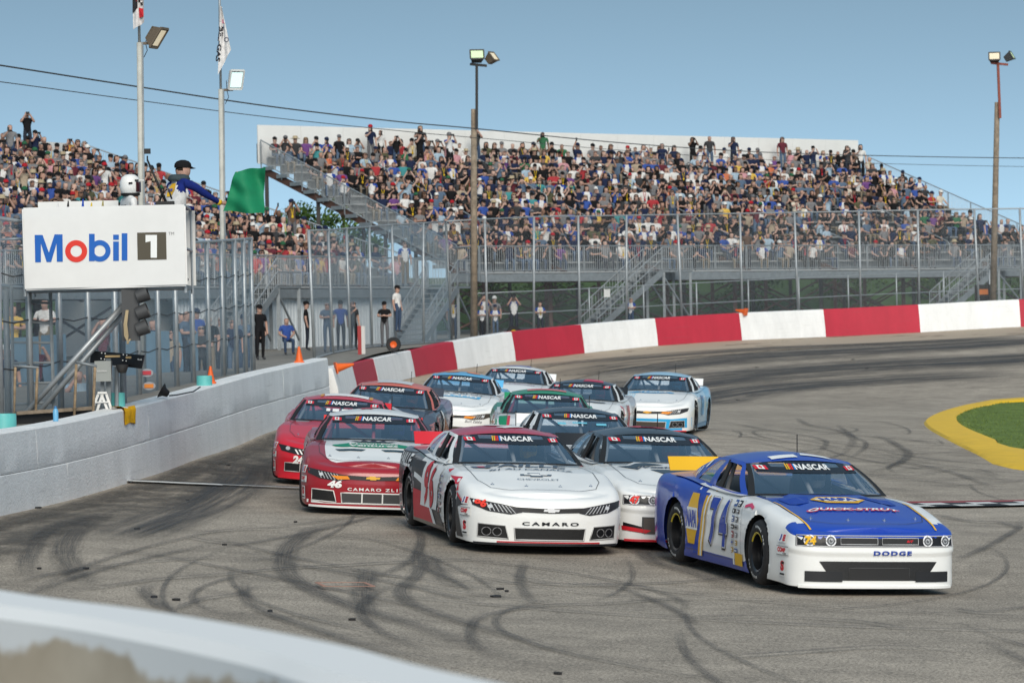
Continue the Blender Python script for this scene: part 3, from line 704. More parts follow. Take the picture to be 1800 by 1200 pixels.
# ------------------------------------------------------------------ grandstands
class Stand:
    pass
def grandstand(name, A, R, D, length, rows, z_deck, label, dep=.78, rise=.305, walk=1.5, ground=2.0, back_wall=True, wall_drop=0.0):
    s = Stand(); R = Vector((*R, 0)).normalized(); D = Vector((*D, 0)).normalized(); A = Vector((*A, 0))
    S = lambda l, d, z: A + R * l + D * d + Vector((0, 0, z))
    s.S, s.rows, s.len, s.zd, s.dep, s.rise, s.walk, s.R, s.D = S, rows, length, z_deck, dep, rise, walk, R, D
    root = thing(name, S(0, 0, ground), label, 'grandstand'); s.root = root
    # walkway deck along the front, its edge beam and guard rail
    up = (0, 0, 1)
    part('walkway_deck', MB().beam(S(0, walk / 2, z_deck - .03), S(length, walk / 2, z_deck - .03), walk, .06), M_ALU, root)
    part('deck_beam', MB().beam(S(-.02, .04, z_deck - .26), S(length + .02, .04, z_deck - .26), .10, .34), M_GALVD, root)
    part('deck_beam', MB().beam(S(0, walk, z_deck - .28), S(length, walk, z_deck - .28), .12, .36), M_RUST, root)
    def rail_run(p0, p1, h, nm, gap=.125, posts=2.0, drop=0.0):
        ln = (p1 - p0).length; n = int(ln / gap); mbb = MB(); mbp = MB()
        for i in range(n + 1):
            q = p0.lerp(p1, i / n); mbb.tube(q + Vector((0, 0, .08 - drop)), q + Vector((0, 0, h - .02)), .011, 4, caps=False)
        k = max(1, int(ln / posts))
        for i in range(k + 1):
            q = p0.lerp(p1, i / k); mbp.tube(q + Vector((0, 0, -.25)), q + Vector((0, 0, h)), .032, 6)
        mbp.path([p0 + Vector((0, 0, h)), p1 + Vector((0, 0, h))], .030, 6); mbp.path([p0 + Vector((0, 0, .07 - drop)), p1 + Vector((0, 0, .07 - drop))], .024, 6)
        o = part(nm, mbp, M_GALV, root, 60); part('baluster_infill', mbb, M_GALV, o)
        return o
    rail_run(S(0, .05, z_deck), S(length, .05, z_deck), 1.15, 'guard_rail')
    # seat rows: one bench and one footboard per row
    s.seat = []
    b0 = None
    for k in range(rows):
        d = walk + .35 + dep * k; z = z_deck + .05 + rise * k
        s.seat.append((d, z + .42))
        if b0 is None:
            b0 = part('bench', MB().beam(S(0, d, z + .40), S(length, d, z + .40), .26, .05), M_ALU, root)
            f0 = part('footboard', MB().beam(S(0, d - .36, z - .02), S(length, d - .36, z - .02), .42, .04), M_ALU, root)
            r0 = part('riser', MB().beam(S(0, d + .17, z + rise / 2 - .03), S(length, d + .17, z + rise / 2 - .03), .02, rise - .02), M_GALVD, root)
        else:
            off = D * (dep * k) + Vector((0, 0, rise * k))
            for q in (b0, f0, r0): child_copy(q, root, off)
    dl, zl = s.seat[-1]; s.top = S(0, dl, zl)
    # sloping raker beams and columns
    nr = max(3, int(length / 5.2))
    for i in range(nr + 1):
        l = min(max(length * i / nr, .06), length - .06)
        part('raker_beam', MB().beam(S(l, walk * .2, z_deck - .38), S(l, dl + .5, zl - .62), .16, .30), M_RUST, root)
        for d in (walk + .6, walk + dep * rows * .36, walk + dep * rows * .70, dl + .3):
            zt = z_deck - .3 + (d - walk * .2) / (dl + .5 - walk * .2) * (zl - .62 - z_deck + .38)
            part('column', MB().beam(S(l, d, ground - .3), S(l, d, zt), .18, .18, up=(1, 0, 0)), M_RUST if i % 2 else M_DKSTEEL, root)
    br = MB()
    for i in range(nr):
        l0, l1 = length * i / nr, length * (i + 1) / nr
        for d in (walk + .75, walk + dep * rows * .37, walk + dep * rows * .72):
            br.tube(S(l0, d, ground), S(l1, d, z_deck - .5), .05, 5); br.tube(S(l1, d + .1, ground), S(l0, d + .1, z_deck - .5), .05, 5)
    part('cross_bracing', br, M_RUST, root)
    # side guard rails following the slope
    for l, nm in ((-.06, 'side_rail'), (length + .06, 'side_rail')):
        rail_run(S(l, walk + .1, z_deck + .12), S(l, dl + .55, zl - .30), 1.12, nm, .115, 1.7)
        rail_run(S(l, .06, z_deck), S(l, walk + .1, z_deck), 1.15, nm, .12, 1.5)
        zg = MB()
        for k in range(rows):
            d = walk + .35 + dep * k; z = z_deck + .05 + rise * k
            zg.box(S(l, d - .1, z - .14), (.14, dep * .8, .17), Matrix.Rotation(math.atan2(R.y, R.x), 3, 'Z'))
        part('step_brackets', zg, M_GALVD, root)
    if back_wall:
        bw = MB(); w0, w1 = S(-.1, dl + .75, 0), S(length + .1, dl + .75, 0)
        n = int(length / 2.44)
        for i in range(n):
            a, b = w0.lerp(w1, i / n), w0.lerp(w1, (i + 1) / n); g_ = (b - a).normalized() * .006
            part('back_panel', MB().beam(a + g_ + Vector((0, 0, zl + .62 - wall_drop)), b - g_ + Vector((0, 0, zl + .62 - wall_drop)), .06, 1.85), M_WHITEP, root)
        part('panel_backing', MB().beam(w0 + D * .06 + Vector((0, 0, zl + .2)), w1 + D * .06 + Vector((0, 0, zl + .2)), .05, .9), M_DKGREY, root)
    return s
def aisle_rails(s, ls, ks):
    for l in ls:
        for k in ks:
            d, z = s.seat[k]; d2, z2 = s.seat[min(k + 2, s.rows - 1)]
            a, b = s.S(l, d - .3, z - .42), s.S(l, d2 - .3, z2 - .42)
            pts = [a, a + Vector((0, 0, .8)), a.lerp(b, .06) + Vector((0, 0, .9)), a.lerp(b, .94) + Vector((0, 0, .9)), b + Vector((0, 0, .8)), b]
            part('aisle_rail', MB().path(pts, .028, 6), M_GALV, s.root, 180)
def stair(s, l0, l1, d, z0, z1, w, nm='stair', into=1):
    """stair flight running along the stand front from (l0,z0) up to (l1,z1)"""
    n = max(4, int(abs(z1 - z0) / .19)); root = s.root
    st = part(nm, MB().beam(s.S(l0, d, z0), s.S(l1, d, z1 - .1), .05, .28).beam(s.S(l0, d - w, z0), s.S(l1, d - w, z1 - .1), .05, .28), M_GALVD, root)
    tr = None
    for i in range(n):
        t = (i + .5) / n; l = l0 + (l1 - l0) * t; z = z0 + (z1 - z0) * t + .02
        if tr is None:
            tr = part('tread', MB().beam(s.S(l, d, z), s.S(l, d - w, z), .26, .035), M_GALVD, st); p0 = s.S(l, d, z)
        else:
            child_copy(tr, st, s.S(l, d, z) - p0)
    for dd in (d, d - w):
        a, b = s.S(l0, dd, z0), s.S(l1, dd, z1); m1 = MB()
        for h in (.5, 1.0): m1.tube(a + Vector((0, 0, h)), b + Vector((0, 0, h)), .026, 6)
        for i in range(6): q = a.lerp(b, i / 5); m1.tube(q, q + Vector((0, 0, 1.0)), .024, 6)
        for i in range(24): q = a.lerp(b, i / 23); m1.tube(q + Vector((0, 0, .1)), q + Vector((0, 0, 1.0)), .009, 4)
        part('hand_rail', m1, M_GALV, st)
    sg = 1 if l1 > l0 else -1
    part('landing', MB().beam(s.S(l1, d - w / 2, z1 - .05), s.S(l1 + sg * 1.9, d - w / 2, z1 - .05), w, .08), M_GALVD, root)
    lg = MB()
    for dd in (d - .06, d - w + .06):
        for l in (l1 + sg * .15, l1 + sg * 1.8): lg.beam(s.S(l, dd, z0 - .2), s.S(l, dd, z1 - .1), .12, .12, up=(1, 0, 0))
        lg.beam(s.S(l1 + sg * .15, dd, z1 - .3), s.S(l1 + sg * 1.8, dd, z0 + .4), .06, .06)
    part('landing_leg', lg, M_GALVD, root)
    rl = MB()
    a, b = s.S(l1, d - w, z1), s.S(l1 + sg * 1.9, d - w, z1)
    for h in (.5, 1.05): rl.tube(a + Vector((0, 0, h)), b + Vector((0, 0, h)), .026, 6)
    for i in range(15): q = a.lerp(b, i / 14); rl.tube(q, q + Vector((0, 0, 1.05)), .011 if i % 7 else .026, 5)
    part('landing_rail', rl, M_GALV, root)
    return st

ST1 = grandstand('grandstand', (-1.3, 150), (.766, .643), (-.643, .766), 40.6, 14, 4.95, 'large steel grandstand packed with spectators beyond the far turn, white back wall', ground=2.3, dep=1.06, rise=.415)
ST2 = grandstand('grandstand', (-2.6 - .4 * 46, 141 - .9165 * 46), (.4, .9165), (-.9165, .4), 46.0, 14, 4.25, 'steel grandstand along the front straight behind the flag stand', ground=1.9, dep=1.15, rise=.41, wall_drop=.75)
aisle_rails(ST1, (4.5, 11.6, 18.6, 25.8, 33.0), (1, 4, 7, 10))
aisle_rails(ST2, (4, 12, 19.5, 27, 34.5, 42), (1, 4, 7, 10))
stair(ST1, 5.6, 9.6, -.05, 2.3, 4.95, 1.25)
stair(ST1, 28.6, 32.2, -.05, 2.8, 4.95, 1.25)
stair(ST2, 40.6, 44.0, -.05, 2.0, 4.25, 1.3)
stair(ST2, 24.5, 28.2, -.05, 1.8, 4.25, 1.3)
# the end stair that drops from the big stand's seating to its walkway: extra handrail and base beam
part('deck_beam', MB().beam(ST1.S(-.1, 0, 4.72), ST1.S(-.1, 2.0, 4.72), .1, .34), M_GALVD, ST1.root)

# white corrugated shed wall under the straight grandstand
shed = thing('ticket_shed', ST2.S(36, .9, 1.9), 'white corrugated metal shed under the straight grandstand walkway', 'shed')
M_CORR = mat('white_corrugated_steel', (.74, .79, .82), .45, .1, noise=.08, scale=1.0)
for k in range(22):
    l = 23.4 + k * 1.0
    mb = MB(); P = []
    for i in range(17):
        x = l + i / 16 * .985; dpt = .28 + (.022 if i % 4 in (0, 1) else -.022); P.append([ST2.S(x, dpt, 1.75), ST2.S(x, dpt, 3.98)])
    mb.grid(P); part('cladding_panel', mb, M_CORR, shed)
part('top_trim', MB().beam(ST2.S(23.4, .24, 4.0), ST2.S(45.4, .24, 4.0), .14, .10), M_GALVD, shed)
part('end_panel', MB().beam(ST2.S(45.42, .3, 2.86), ST2.S(45.42, 5.0, 2.86), .04, 2.2), M_CORR, shed)
part('shed_body', MB().beam(ST2.S(23.5, 3.2, 2.85), ST2.S(45.35, 3.2, 2.85), 4.0, 2.2), M_WHITEP, shed)

# ------------------------------------------------------------------ grass bank and trees behind the stands
bank = MB(); P = []
rb = random.Random(2)
for j, x in enumerate(np.linspace(-70, 90, 60)):
    y0 = 176 + max(0, x) * .62; P.append([Vector((x, y0 + d, 1.2 + h + (rb.uniform(-.25, .25) if 0 < h else 0))) for d, h in ((-6, -1.2), (0, .4), (8, 2.2), (18, 4.0), (40, 4.3), (80, -4))])
bank.grid(P); o = link('grass_bank', bank.mesh('grass_bank'), M_FIELD, None, 180); o['kind'] = 'structure'
M_LEAF = [mat('leaf_green_%d' % i, c, .7, spec=.25) for i, c in enumerate(((.055, .11, .022), (.085, .15, .03), (.035, .075, .018)))]
M_BARK = mat('bark', (.12, .09, .065), .95, noise=.4, scale=6)
def tree(loc, h, w, label, seed, n=2600, group='trees beyond the grandstands', trunk=.35):
    r = random.Random(seed); t = thing('leafy_tree', loc, label, 'tree', group); L0 = Vector(loc)
    tb = MB(); tb.path([L0 - Vector((0, 0, .4)), L0 + Vector((.05, 0, h * trunk)), L0 + Vector((-.1, .1, h * .8))], [.05 * w + .06, .04 * w + .03, .03], 8)
    clumps = []
    for k in range(26):
        a = r.random() * 6.283; zz = r.uniform(trunk * .8, 1.0); rad = w * (1 - ((zz - .55) / .55) ** 2) ** .5 * r.uniform(.25, 1) if abs(zz - .55) < .55 else .2
        c = L0 + Vector((math.cos(a) * rad, math.sin(a) * rad, h * zz)); clumps.append((c, r.uniform(.14, .26) * w + .25))
        tb.tube(L0 + Vector((0, 0, h * max(.15, zz - .25))), c, .05, 4, .015)
    part('trunk', tb, M_BARK, t, 180)
    cb = MB()
    for k in range(n):
        c, cr = r.choice(clumps); d = Vector((r.gauss(0, 1), r.gauss(0, 1), r.gauss(0, .8))); d = d.normalized() * cr * r.random() ** .4
        p = c + d; s_ = r.uniform(.06, .15); n_ = Vector((r.gauss(0, 1), r.gauss(0, 1), r.gauss(.4, 1))).normalized(); a = n_.orthogonal().normalized() * s_; b = n_.cross(a)
        cb.add([p - a, p + b * .6, p + a, p - b * .6], [(0, 1, 2, 3)], r.choice((0, 0, 1, 1, 2)))
    part('crown', cb, M_LEAF, t)
    return t
tp = [((-9.0, 186, 4.6), 6.0, 2.2, 'leafy tree showing in the gap beneath the big grandstand stair end'), ((-11.5, 190, 4.2), 5.0, 2.0, 'smaller leafy tree in the gap between the two grandstands')]
for i, (l, h, w, lb) in enumerate(tp): tree(l, h, w, lb, 40 + i, 3600)
for i in range(11):
    x = -2 + i * 5.2 + RNG.uniform(-1, 1); y = 184 + max(0, x) * .62 + RNG.uniform(-2, 3)
    nm = ['first', 'second', 'third', 'fourth', 'fifth', 'sixth', 'seventh', 'eighth', 'ninth', 'tenth', 'eleventh'][i]
    tree((x, y, 3.0), RNG.uniform(2.2, 3.6), RNG.uniform(1.6, 2.4), 'low green bush on the bank seen under the big grandstand, %s from its left end' % nm, 60 + i, 1500, 'bushes on the grass bank', .1)
# ------------------------------------------------------------------ stock cars
# local frame: nose towards -Y, car's right side at -X, z up, origin on the ground midway between the axles
FA, RA, TYRE_R = 1.36, -1.33, .345
def build_body(kind):
    """lower body and roof frame of one body style; returns MB with slots:
    0 nose+fender, 1 hood, 2 roof, 3 pillars, 4 doors, 5 rear quarter, 6 deck, 7 skirts, 8 dark"""
    nz = {'challenger': .0, 'camaro': .04, 'mustang': .03}[kind]
    ctl = [(2.40 + nz, 0), (2.395 + nz, .22), (2.375 + nz * .8, .42), (2.335 + nz * .5, .60), (2.265, .745), (2.15, .855), (1.97, .92), (1.70, .945), (FA, .96), (1.0, .948), (.5, .94), (0, .94), (-.6, .945),
           (-1.0, .955), (RA, .968), (-1.75, .955), (-2.1, .93), (-2.33, .86), (-2.42, .72), (-2.44, .45), (-2.445, 0)]
    if kind == 'challenger':
        ctl[1:6] = [(2.395, .25), (2.385, .47), (2.36, .66), (2.30, .80), (2.18, .89)]
    C = catmull([Vector((a, x, 0)) for a, x in ctl], 24); ds = [0]
    for p, q in zip(C, C[1:]): ds.append(ds[-1] + (q - p).length)
    # spacing: about 4 cm
    n = 132; S = np.linspace(0, ds[-1], n)
    O = [(interp(s, ds, [c.x for c in C]), interp(s, ds, [c.y for c in C])) for s in S]; O[0] = (O[0][0], 0.0); O[-1] = (O[-1][0], 0.0)
    fz = .02 if kind == 'challenger' else 0
    za = [-2.45, -2.2, -1.8, RA, -1.0, -.6, 0, .6, 1.0, FA, 1.9, 2.2, 2.36, 2.45]
    zt = [.93, .955, .965, .955, .935, .90, .875, .872, .862, .838, .725 + fz, .645 + fz, .612 + fz, .60 + fz]
    zc = [.99, .99, .985, .96, .95, .93, .92, .905, .874, .835, .725 + fz, .675 + fz, .637 + fz, .615 + fz]
    zb = [.17, .16, .13, .12, .105, .10, .10, .10, .10, .10, .085, .075, .07, .07]
    f_zt = lambda a: interp(a, za, zt); f_zc = lambda a: interp(a, za, zc); f_zb = lambda a: interp(a, za, zb)
    # levels: (fraction of height, outward offset)
    LV = [(0, -.02), (.06, -.006), (.14, .0), (.22, .004), (.30, .008), (.38, .010), (.46, .012), (.54, .012), (.61, .011), (.68, .008), (.75, .002), (.81, -.006), (.865, -.016), (.91, -.030), (.948, -.050), (.977, -.076), (.994, -.105), (1.0, -.14)]
    nl = len(LV)
    if kind == 'challenger':
        NV = [(0, .012), (.06, .014), (.14, .012), (.22, .01), (.30, .008), (.38, .008), (.46, .006), (.54, .004), (.58, .004), (.62, .018), (.66, .018), (.70, .012), (.80, .004), (.88, .0), (.93, -.008), (.966, -.03), (.99, -.07), (1.0, -.12)]
    elif kind == 'camaro':
        NV = [(0, .0), (.06, .0), (.14, .002), (.22, .006), (.30, .010), (.38, .014), (.46, .016), (.54, .018), (.61, .016), (.68, .012), (.75, .012), (.81, .004), (.865, -.008), (.91, -.024), (.948, -.046), (.977, -.078), (.994, -.115), (1.0, -.16)]
    else:
        NV = [(0, .0), (.06, .0), (.14, .0), (.22, .002), (.30, .006), (.38, .012), (.46, .018), (.54, .026), (.61, .028), (.68, .024), (.75, .014), (.81, .002), (.865, -.012), (.91, -.03), (.948, -.052), (.977, -.084), (.994, -.12), (1.0, -.16)]
    bm = bmesh.new()
    def nrm(i):
        a0, x0 = O[max(i - 1, 0)]; a1, x1 = O[min(i + 1, n - 1)]; t = Vector((a1 - a0, x1 - x0)); t.normalize(); v = Vector((-t.y, t.x))
        if i == 0: v = Vector((1, 0))
        if i == n - 1: v = Vector((-1, 0))
        if v.x * O[i][0] + v.y * O[i][1] < 0: v = -v
        return v
    def flare(a, k):
        f = math.exp(-((a - FA) / .34) ** 2) * .022 + math.exp(-((a - RA) / .36) ** 2) * .026
        return f * (1 - max(0, (k - .62)) / .38) if k > .15 else f * .7
    N_ = [nrm(i) for i in range(n)]
    side = {}; top_edge = {}
    for sg in (1, -1):
        G = []
        for i, (a, x) in enumerate(O):
            front = max(0, min(1, (a - 1.95) / .25)); row = []
            b, t = f_zb(a), f_zt(a)
            for (k, off), (k2, off2) in zip(LV, NV):
                kk = k * (1 - front) + k2 * front; oo = off * (1 - front) + off2 * front
                if front == 0 and -2.3 < a: oo += flare(a, k)
                # slight waist in the doors
                if -.85 < a < .85 and .3 < k < .6: oo -= .012 * (1 - abs(a) / .85)
                pa, px = a + N_[i].x * oo, x + N_[i].y * oo
                if i in (0, n - 1): px = 0.0
                px = max(px, 0.0)
                if sg == -1 and i in (0, n - 1): row.append(side[(1, i)][len(row)])
                else: row.append(bm.verts.new((sg * px, -pa, b + (t - b) * kk)))
            side[(sg, i)] = row; G.append(row)
    lat = [1, .9, .8, .72, .62, .5, .38, .26, .13]     # lateral fractions for the top grid
    topv = {}
    for i in range(1, n - 1):
        L_, R_ = side[(1, i)][-1], side[(-1, i)][-1]; a = -L_.co.y; w = L_.co.x
        row = [L_]
        zt_, zc_ = L_.co.z, f_zc(a)
        full = lat[1:] + [0] + [-q for q in reversed(lat[1:])]
        for q in full:
            aq = abs(q); z = zt_ + (zc_ - zt_) * (1 - aq ** 2.2)
            # raised hood centre / cowl
            if kind == 'challenger': hb = .030 * max(0, min(1, (.60 - aq) / .09)) * max(0, min(1, (a - .55) / .2)) * max(0, min(1, (2.0 - a) / .45))
            elif kind == 'camaro': hb = .020 * max(0, min(1, (.55 - aq) / .16)) * max(0, min(1, (2.15 - a) / .7)) * max(0, min(1, (a - .4) / .2))
            else: hb = .018 * max(0, min(1, (.62 - aq) / .12)) * max(0, min(1, (2.1 - a) / .5))
            row.append(bm.verts.new((q * w, -a, z + hb)))
        row.append(R_); topv[i] = row
    bm.verts.ensure_lookup_table()
    faces = []
    def reg_side(a, k):
        if kind == 'challenger' and a > 2.02 and k > .90: return 1
        if k < .13 and -1.0 < a < 1.0: return 7
        if a > .92: return 0
        if a > -.72: return 4
        return 5
    def quad(vs_, m):
        u = []
        for v in vs_:
            if v not in u: u.append(v)
        if len(u) >= 3:
            try: f = bm.faces.new(u); f.material_index = m; f.smooth = True
            except ValueError: pass
    for sg in (1, -1):
        for i in range(n - 1):
            for l in range(nl - 1):
                A_, B_ = side[(sg, i)], side[(sg, i + 1)]; vs_ = [A_[l], B_[l], B_[l + 1], A_[l + 1]]
                if sg == -1: vs_.reverse()
                a = -(A_[l].co.y + B_[l].co.y) / 2; quad(vs_, reg_side(a, LV[l][0]))
    keys = sorted(topv)
    for i in keys[:-1]:
        A_, B_ = topv[i], topv[i + 1]
        for j in range(len(A_) - 1):
            a = -(A_[j].co.y + B_[j].co.y) / 2; x = abs((A_[j].co.x + A_[j + 1].co.x) / 2)
            if -1.58 < a < .60 and x < .72: continue
            fr_ = max(abs(A_[j].co.x), abs(A_[j + 1].co.x)) / max(A_[0].co.x, .01)
            hw = (1.01 if a > 2.05 else .91) if kind == 'challenger' else .81
            m = 6 if a < -1.2 else (1 if (a > .5 and fr_ < hw and (a < 2.17 or kind == 'challenger')) else (0 if a > .92 else (4 if a > -.72 else 5)))
            quad([A_[j + 1], B_[j + 1], B_[j], A_[j]], m)
    quad([side[(1, 0)][-1]] + list(reversed(topv[1])), 1 if kind == 'challenger' else 0); quad([side[(1, n - 1)][-1]] + topv[n - 2], 6)
    # wheel arches: open the side, then run a clean strip from the ragged edge onto the arch circle
    R_ARCH = .378
    for ac in (FA, RA):
        cz_ = TYRE_R + .012
        def rad(v): return math.hypot(-v.co.y - ac, v.co.z - cz_)
        ins = {v for v in bm.verts if rad(v) < R_ARCH + .012 and abs(v.co.x) > .72}
        kill = [f for f in bm.faces if any(v in ins for v in f.verts)]
        bmesh.ops.delete(bm, geom=kill, context='FACES')
        for sg in (1, -1):
            ed = [e for e in bm.edges if len(e.link_faces) == 1 and all(v.co.x * sg > .72 and rad(v) < R_ARCH + .16 for v in e.verts) and not all(v.co.z < f_zb(-v.co.y) + .012 for v in e.verts)]
            nv = {}
            for e in ed:
                for v in e.verts:
                    if v not in nv:
                        if v.co.z < f_zb(-v.co.y) + .012:
                            dz = v.co.z - cz_; yy = math.sqrt(max(R_ARCH ** 2 - dz * dz, 0)); yv_ = -(ac + math.copysign(yy, -v.co.y - ac)); nv[v] = bm.verts.new((v.co.x, yv_, v.co.z))
                        else:
                            k_ = R_ARCH / rad(v); nv[v] = bm.verts.new((v.co.x, -(ac + (-v.co.y - ac) * k_), cz_ + (v.co.z - cz_) * k_))
            for e in ed:
                v0, v1 = e.verts; mi = e.link_faces[0].material_index
                try: f = bm.faces.new((v0, v1, nv[v1], nv[v0])); f.material_index = mi; f.smooth = True
                except ValueError: pass
    bmesh.ops.delete(bm, geom=[v for v in bm.verts if not v.link_faces], context='VERTS')
    # ---- greenhouse
    wb = lambda t: Vector((.785 * t, -(.88 - .30 * t * t), .905 - .02 * t * t))
    wt = lambda t: Vector((.605 * t, -(.10 - .11 * t * t), 1.225 - .035 * t * t))
    rt = lambda t: Vector((.60 * t, (1.02 - .05 * t * t), 1.245 - .045 * t * t))
    rbm = lambda t: Vector((.66 * t, (1.80 - .14 * t * t), .995 - .02 * t * t))
    def add_grid(P, m, sm=True):
        V = [[bm.verts.new(p) for p in row] for row in P]
        for i in range(len(V) - 1):
            for j in range(len(V[0]) - 1):
                mm = m(i, j) if callable(m) else m
                if mm is None: continue
                f = bm.faces.new((V[i][j], V[i][j + 1], V[i + 1][j + 1], V[i + 1][j])); f.material_index = mm; f.smooth = sm
    T = np.linspace(-1, 1, 17)
    roof = []
    for s in np.linspace(0, 1, 13):
        row = []
        for t in T:
            p = wt(t).lerp(rt(t), s); b_ = 4 * s * (1 - s)
            p.z += .052 * b_ ** .7 * (1 - .55 * t * t) + .012 * (1 - t * t); row.append(p)
        roof.append(row)
    add_grid(roof, 2)
    # windscreen surround: narrow strip in front of roof edge is part of roof; side panels
    def Lp(p, sg):
        a = interp(p, [0, .25, .6, 1], [.58, .05, -.72, -1.68]); x = interp(p, [0, .12, .5, .8, 1], [.785, .83, .825, .78, .66]); z = interp(p, [0, .2, .6, 1], [.885, .885, .93, .975]); return Vector((sg * x, -a, z))
    def Up(p, sg):
        s_ = p; a = interp(p, [0, 1], [-.01, -.97]); b_ = 4 * s_ * (1 - s_)
        return Vector((sg * interp(p, [0, .15, 1], [.605, .63, .60]), -a, interp(p, [0, .12, .5, .9, 1], [1.19, 1.206, 1.222, 1.208, 1.20]) - .0))
    PL = [0, .03, .075, .12, .18, .24, .30, .36, .42, .455, .485, .53, .56, .62, .68, .73, .76, .80, .87, .94, 1.0]
    QL = [0, .045, .25, .5, .72, .90, .96, 1.0]
    QUART = []
    for sg in (1, -1):
        P = []
        for p in PL:
            row = []
            for q in QL:
                v = Lp(p, sg).lerp(Up(p, sg), q); v.x += sg * .030 * math.sin(math.pi * q); row.append(v)
            P.append(row)
        def rg(i, j, P=P):
            p0, p1 = PL[i], PL[i + 1]; q0 = QL[j]
            # diagonal front edge: the opening starts later at the top
            if .074 < p0 and p1 < .456 and .04 < q0 < .9: return None
            if .55 < p0 and p1 < .761 and .04 < q0 < .9: return None
            return 3
        if sg == 1: P = [list(reversed(r)) for r in P]
        if sg == 1:
            add_grid(P, lambda i, j: (None if ((.074 < PL[i] and PL[i + 1] < .456) or (.55 < PL[i] and PL[i + 1] < .761)) and .04 < QL[len(QL) - 2 - j] < .9 else 3))
        else: add_grid(P, rg)
        # roof gutter strip between roof edge and side panel
        g = []
        for p in PL:
            s_ = p; rr = wt(sg).lerp(rt(sg), s_); b_ = 4 * s_ * (1 - s_); rr.z += .052 * b_ ** .7 * .45; e = Up(p, sg); m_ = rr.lerp(e, .5); m_.z += .006; m_.x += sg * .004; g.append([rr, m_, e])
        if sg == -1: g = [list(reversed(r)) for r in g]
        add_grid(g, 2)
        # flat shelf between belt line and body shoulder
        sh = []
        for p in PL:
            b_ = Lp(p, sg); yy = b_.y; zz = f_zt(-yy); sh.append([b_ + Vector((sg * -.02, 0, .004)), Vector((sg * .875, yy, zz + .006))])
        if sg == -1: sh = [list(reversed(r)) for r in sh]
        add_grid(sh, lambda i, j, sh=sh: 5 if -sh[i][0].y < -.72 else 4)
    me = bpy.data.meshes.new('body_' + kind); bmesh.ops.recalc_face_normals(bm, faces=bm.faces[:])
    bm.to_mesh(me); bvh = BVHTree.FromBMesh(bm); bm.free()
    me.set_sharp_from_angle(angle=math.radians(55))
    # glass
    gl = {}
    P = [[wb(t).lerp(wt(t), s) + Vector((0, -.045 * math.sin(math.pi * s), .012 * math.sin(math.pi * s))) for t in T] for s in np.linspace(0, 1, 9)]
    gl['windshield'] = P
    gl['rear_window'] = [[rbm(t).lerp(rt(t), s) + Vector((0, .02 * math.sin(math.pi * s), .01 * math.sin(math.pi * s))) for t in T] for s in np.linspace(0, 1, 5)]
    for sg in (1, -1):
        gl['quarter_window%d' % sg] = [[Lp(p, sg).lerp(Up(p, sg), q) + Vector((sg * (.030 * math.sin(math.pi * q) - .008), 0, 0)) for q in (.045, .25, .5, .72, .90)] for p in (.56, .62, .68, .73, .76)]
    gmesh = {}
    for k, P in gl.items():
        mb = MB(); mb.grid(P); gmesh[k] = mb.mesh(k)
    ws = MB(); ws.grid(gl['windshield']); wbv = BVHTree.FromPolygons([Vector(v) for v in ws.v], ws.f)
    return {'body': me, 'bvh': bvh, 'glass': gmesh, 'wbvh': wbv, 'kind': kind, 'edge': [(wb(-1), wt(-1)), (wb(1), wt(1))], 'wb': wb, 'wt': wt, 'Lp': Lp, 'Up': Up}

M_TYRE = mat('tyre_black', (.018, .018, .02), .72, noise=.3, scale=20)
M_RIM = mat('black_steel_wheel', (.02, .021, .024), .35, .4, coat=.3)
M_INNER = mat('car_interior_dark', (.15, .19, .23), .7)
M_CAGE = mat('grey_roll_cage', (.46, .47, .48), .45)
M_CARBON = mat('black_mesh_grille', (.014, .014, .015), .5, noise=.5, scale=60)
M_CHROME = mat('chrome', (.75, .76, .78), .15, 1.0)
def glass_material(name, tint, mixv):
    m = bpy.data.materials.new(name); nt, N, L, b = nodes_of(m)
    tr = N.new('ShaderNodeBsdfTransparent'); tr.inputs[0].default_value = (*tint, 1); gl = N.new('ShaderNodeBsdfGlossy'); gl.inputs['Roughness'].default_value = .04; gl.inputs[0].default_value = (.72, .88, 1, 1)
    fr = N.new('ShaderNodeFresnel'); fr.inputs[0].default_value = 1.45
    ad = N.new('ShaderNodeMath'); ad.operation = 'MULTIPLY_ADD'; ad.inputs[1].default_value = 1.0; ad.inputs[2].default_value = mixv; ad.use_clamp = True; L.new(fr.outputs[0], ad.inputs[0])
    ms = N.new('ShaderNodeMixShader'); L.new(ad.outputs[0], ms.inputs[0]); L.new(tr.outputs[0], ms.inputs[1]); L.new(gl.outputs[0], ms.inputs[2])
    L.new(ms.outputs[0], N['Material Output'].inputs['Surface'])
    return m
M_GLASS = glass_material('windscreen_polycarbonate', (.90, .94, .97), .27)

STYLES = {}
def style(k):
    if k not in STYLES: STYLES[k] = build_body(k)
    return STYLES[k]
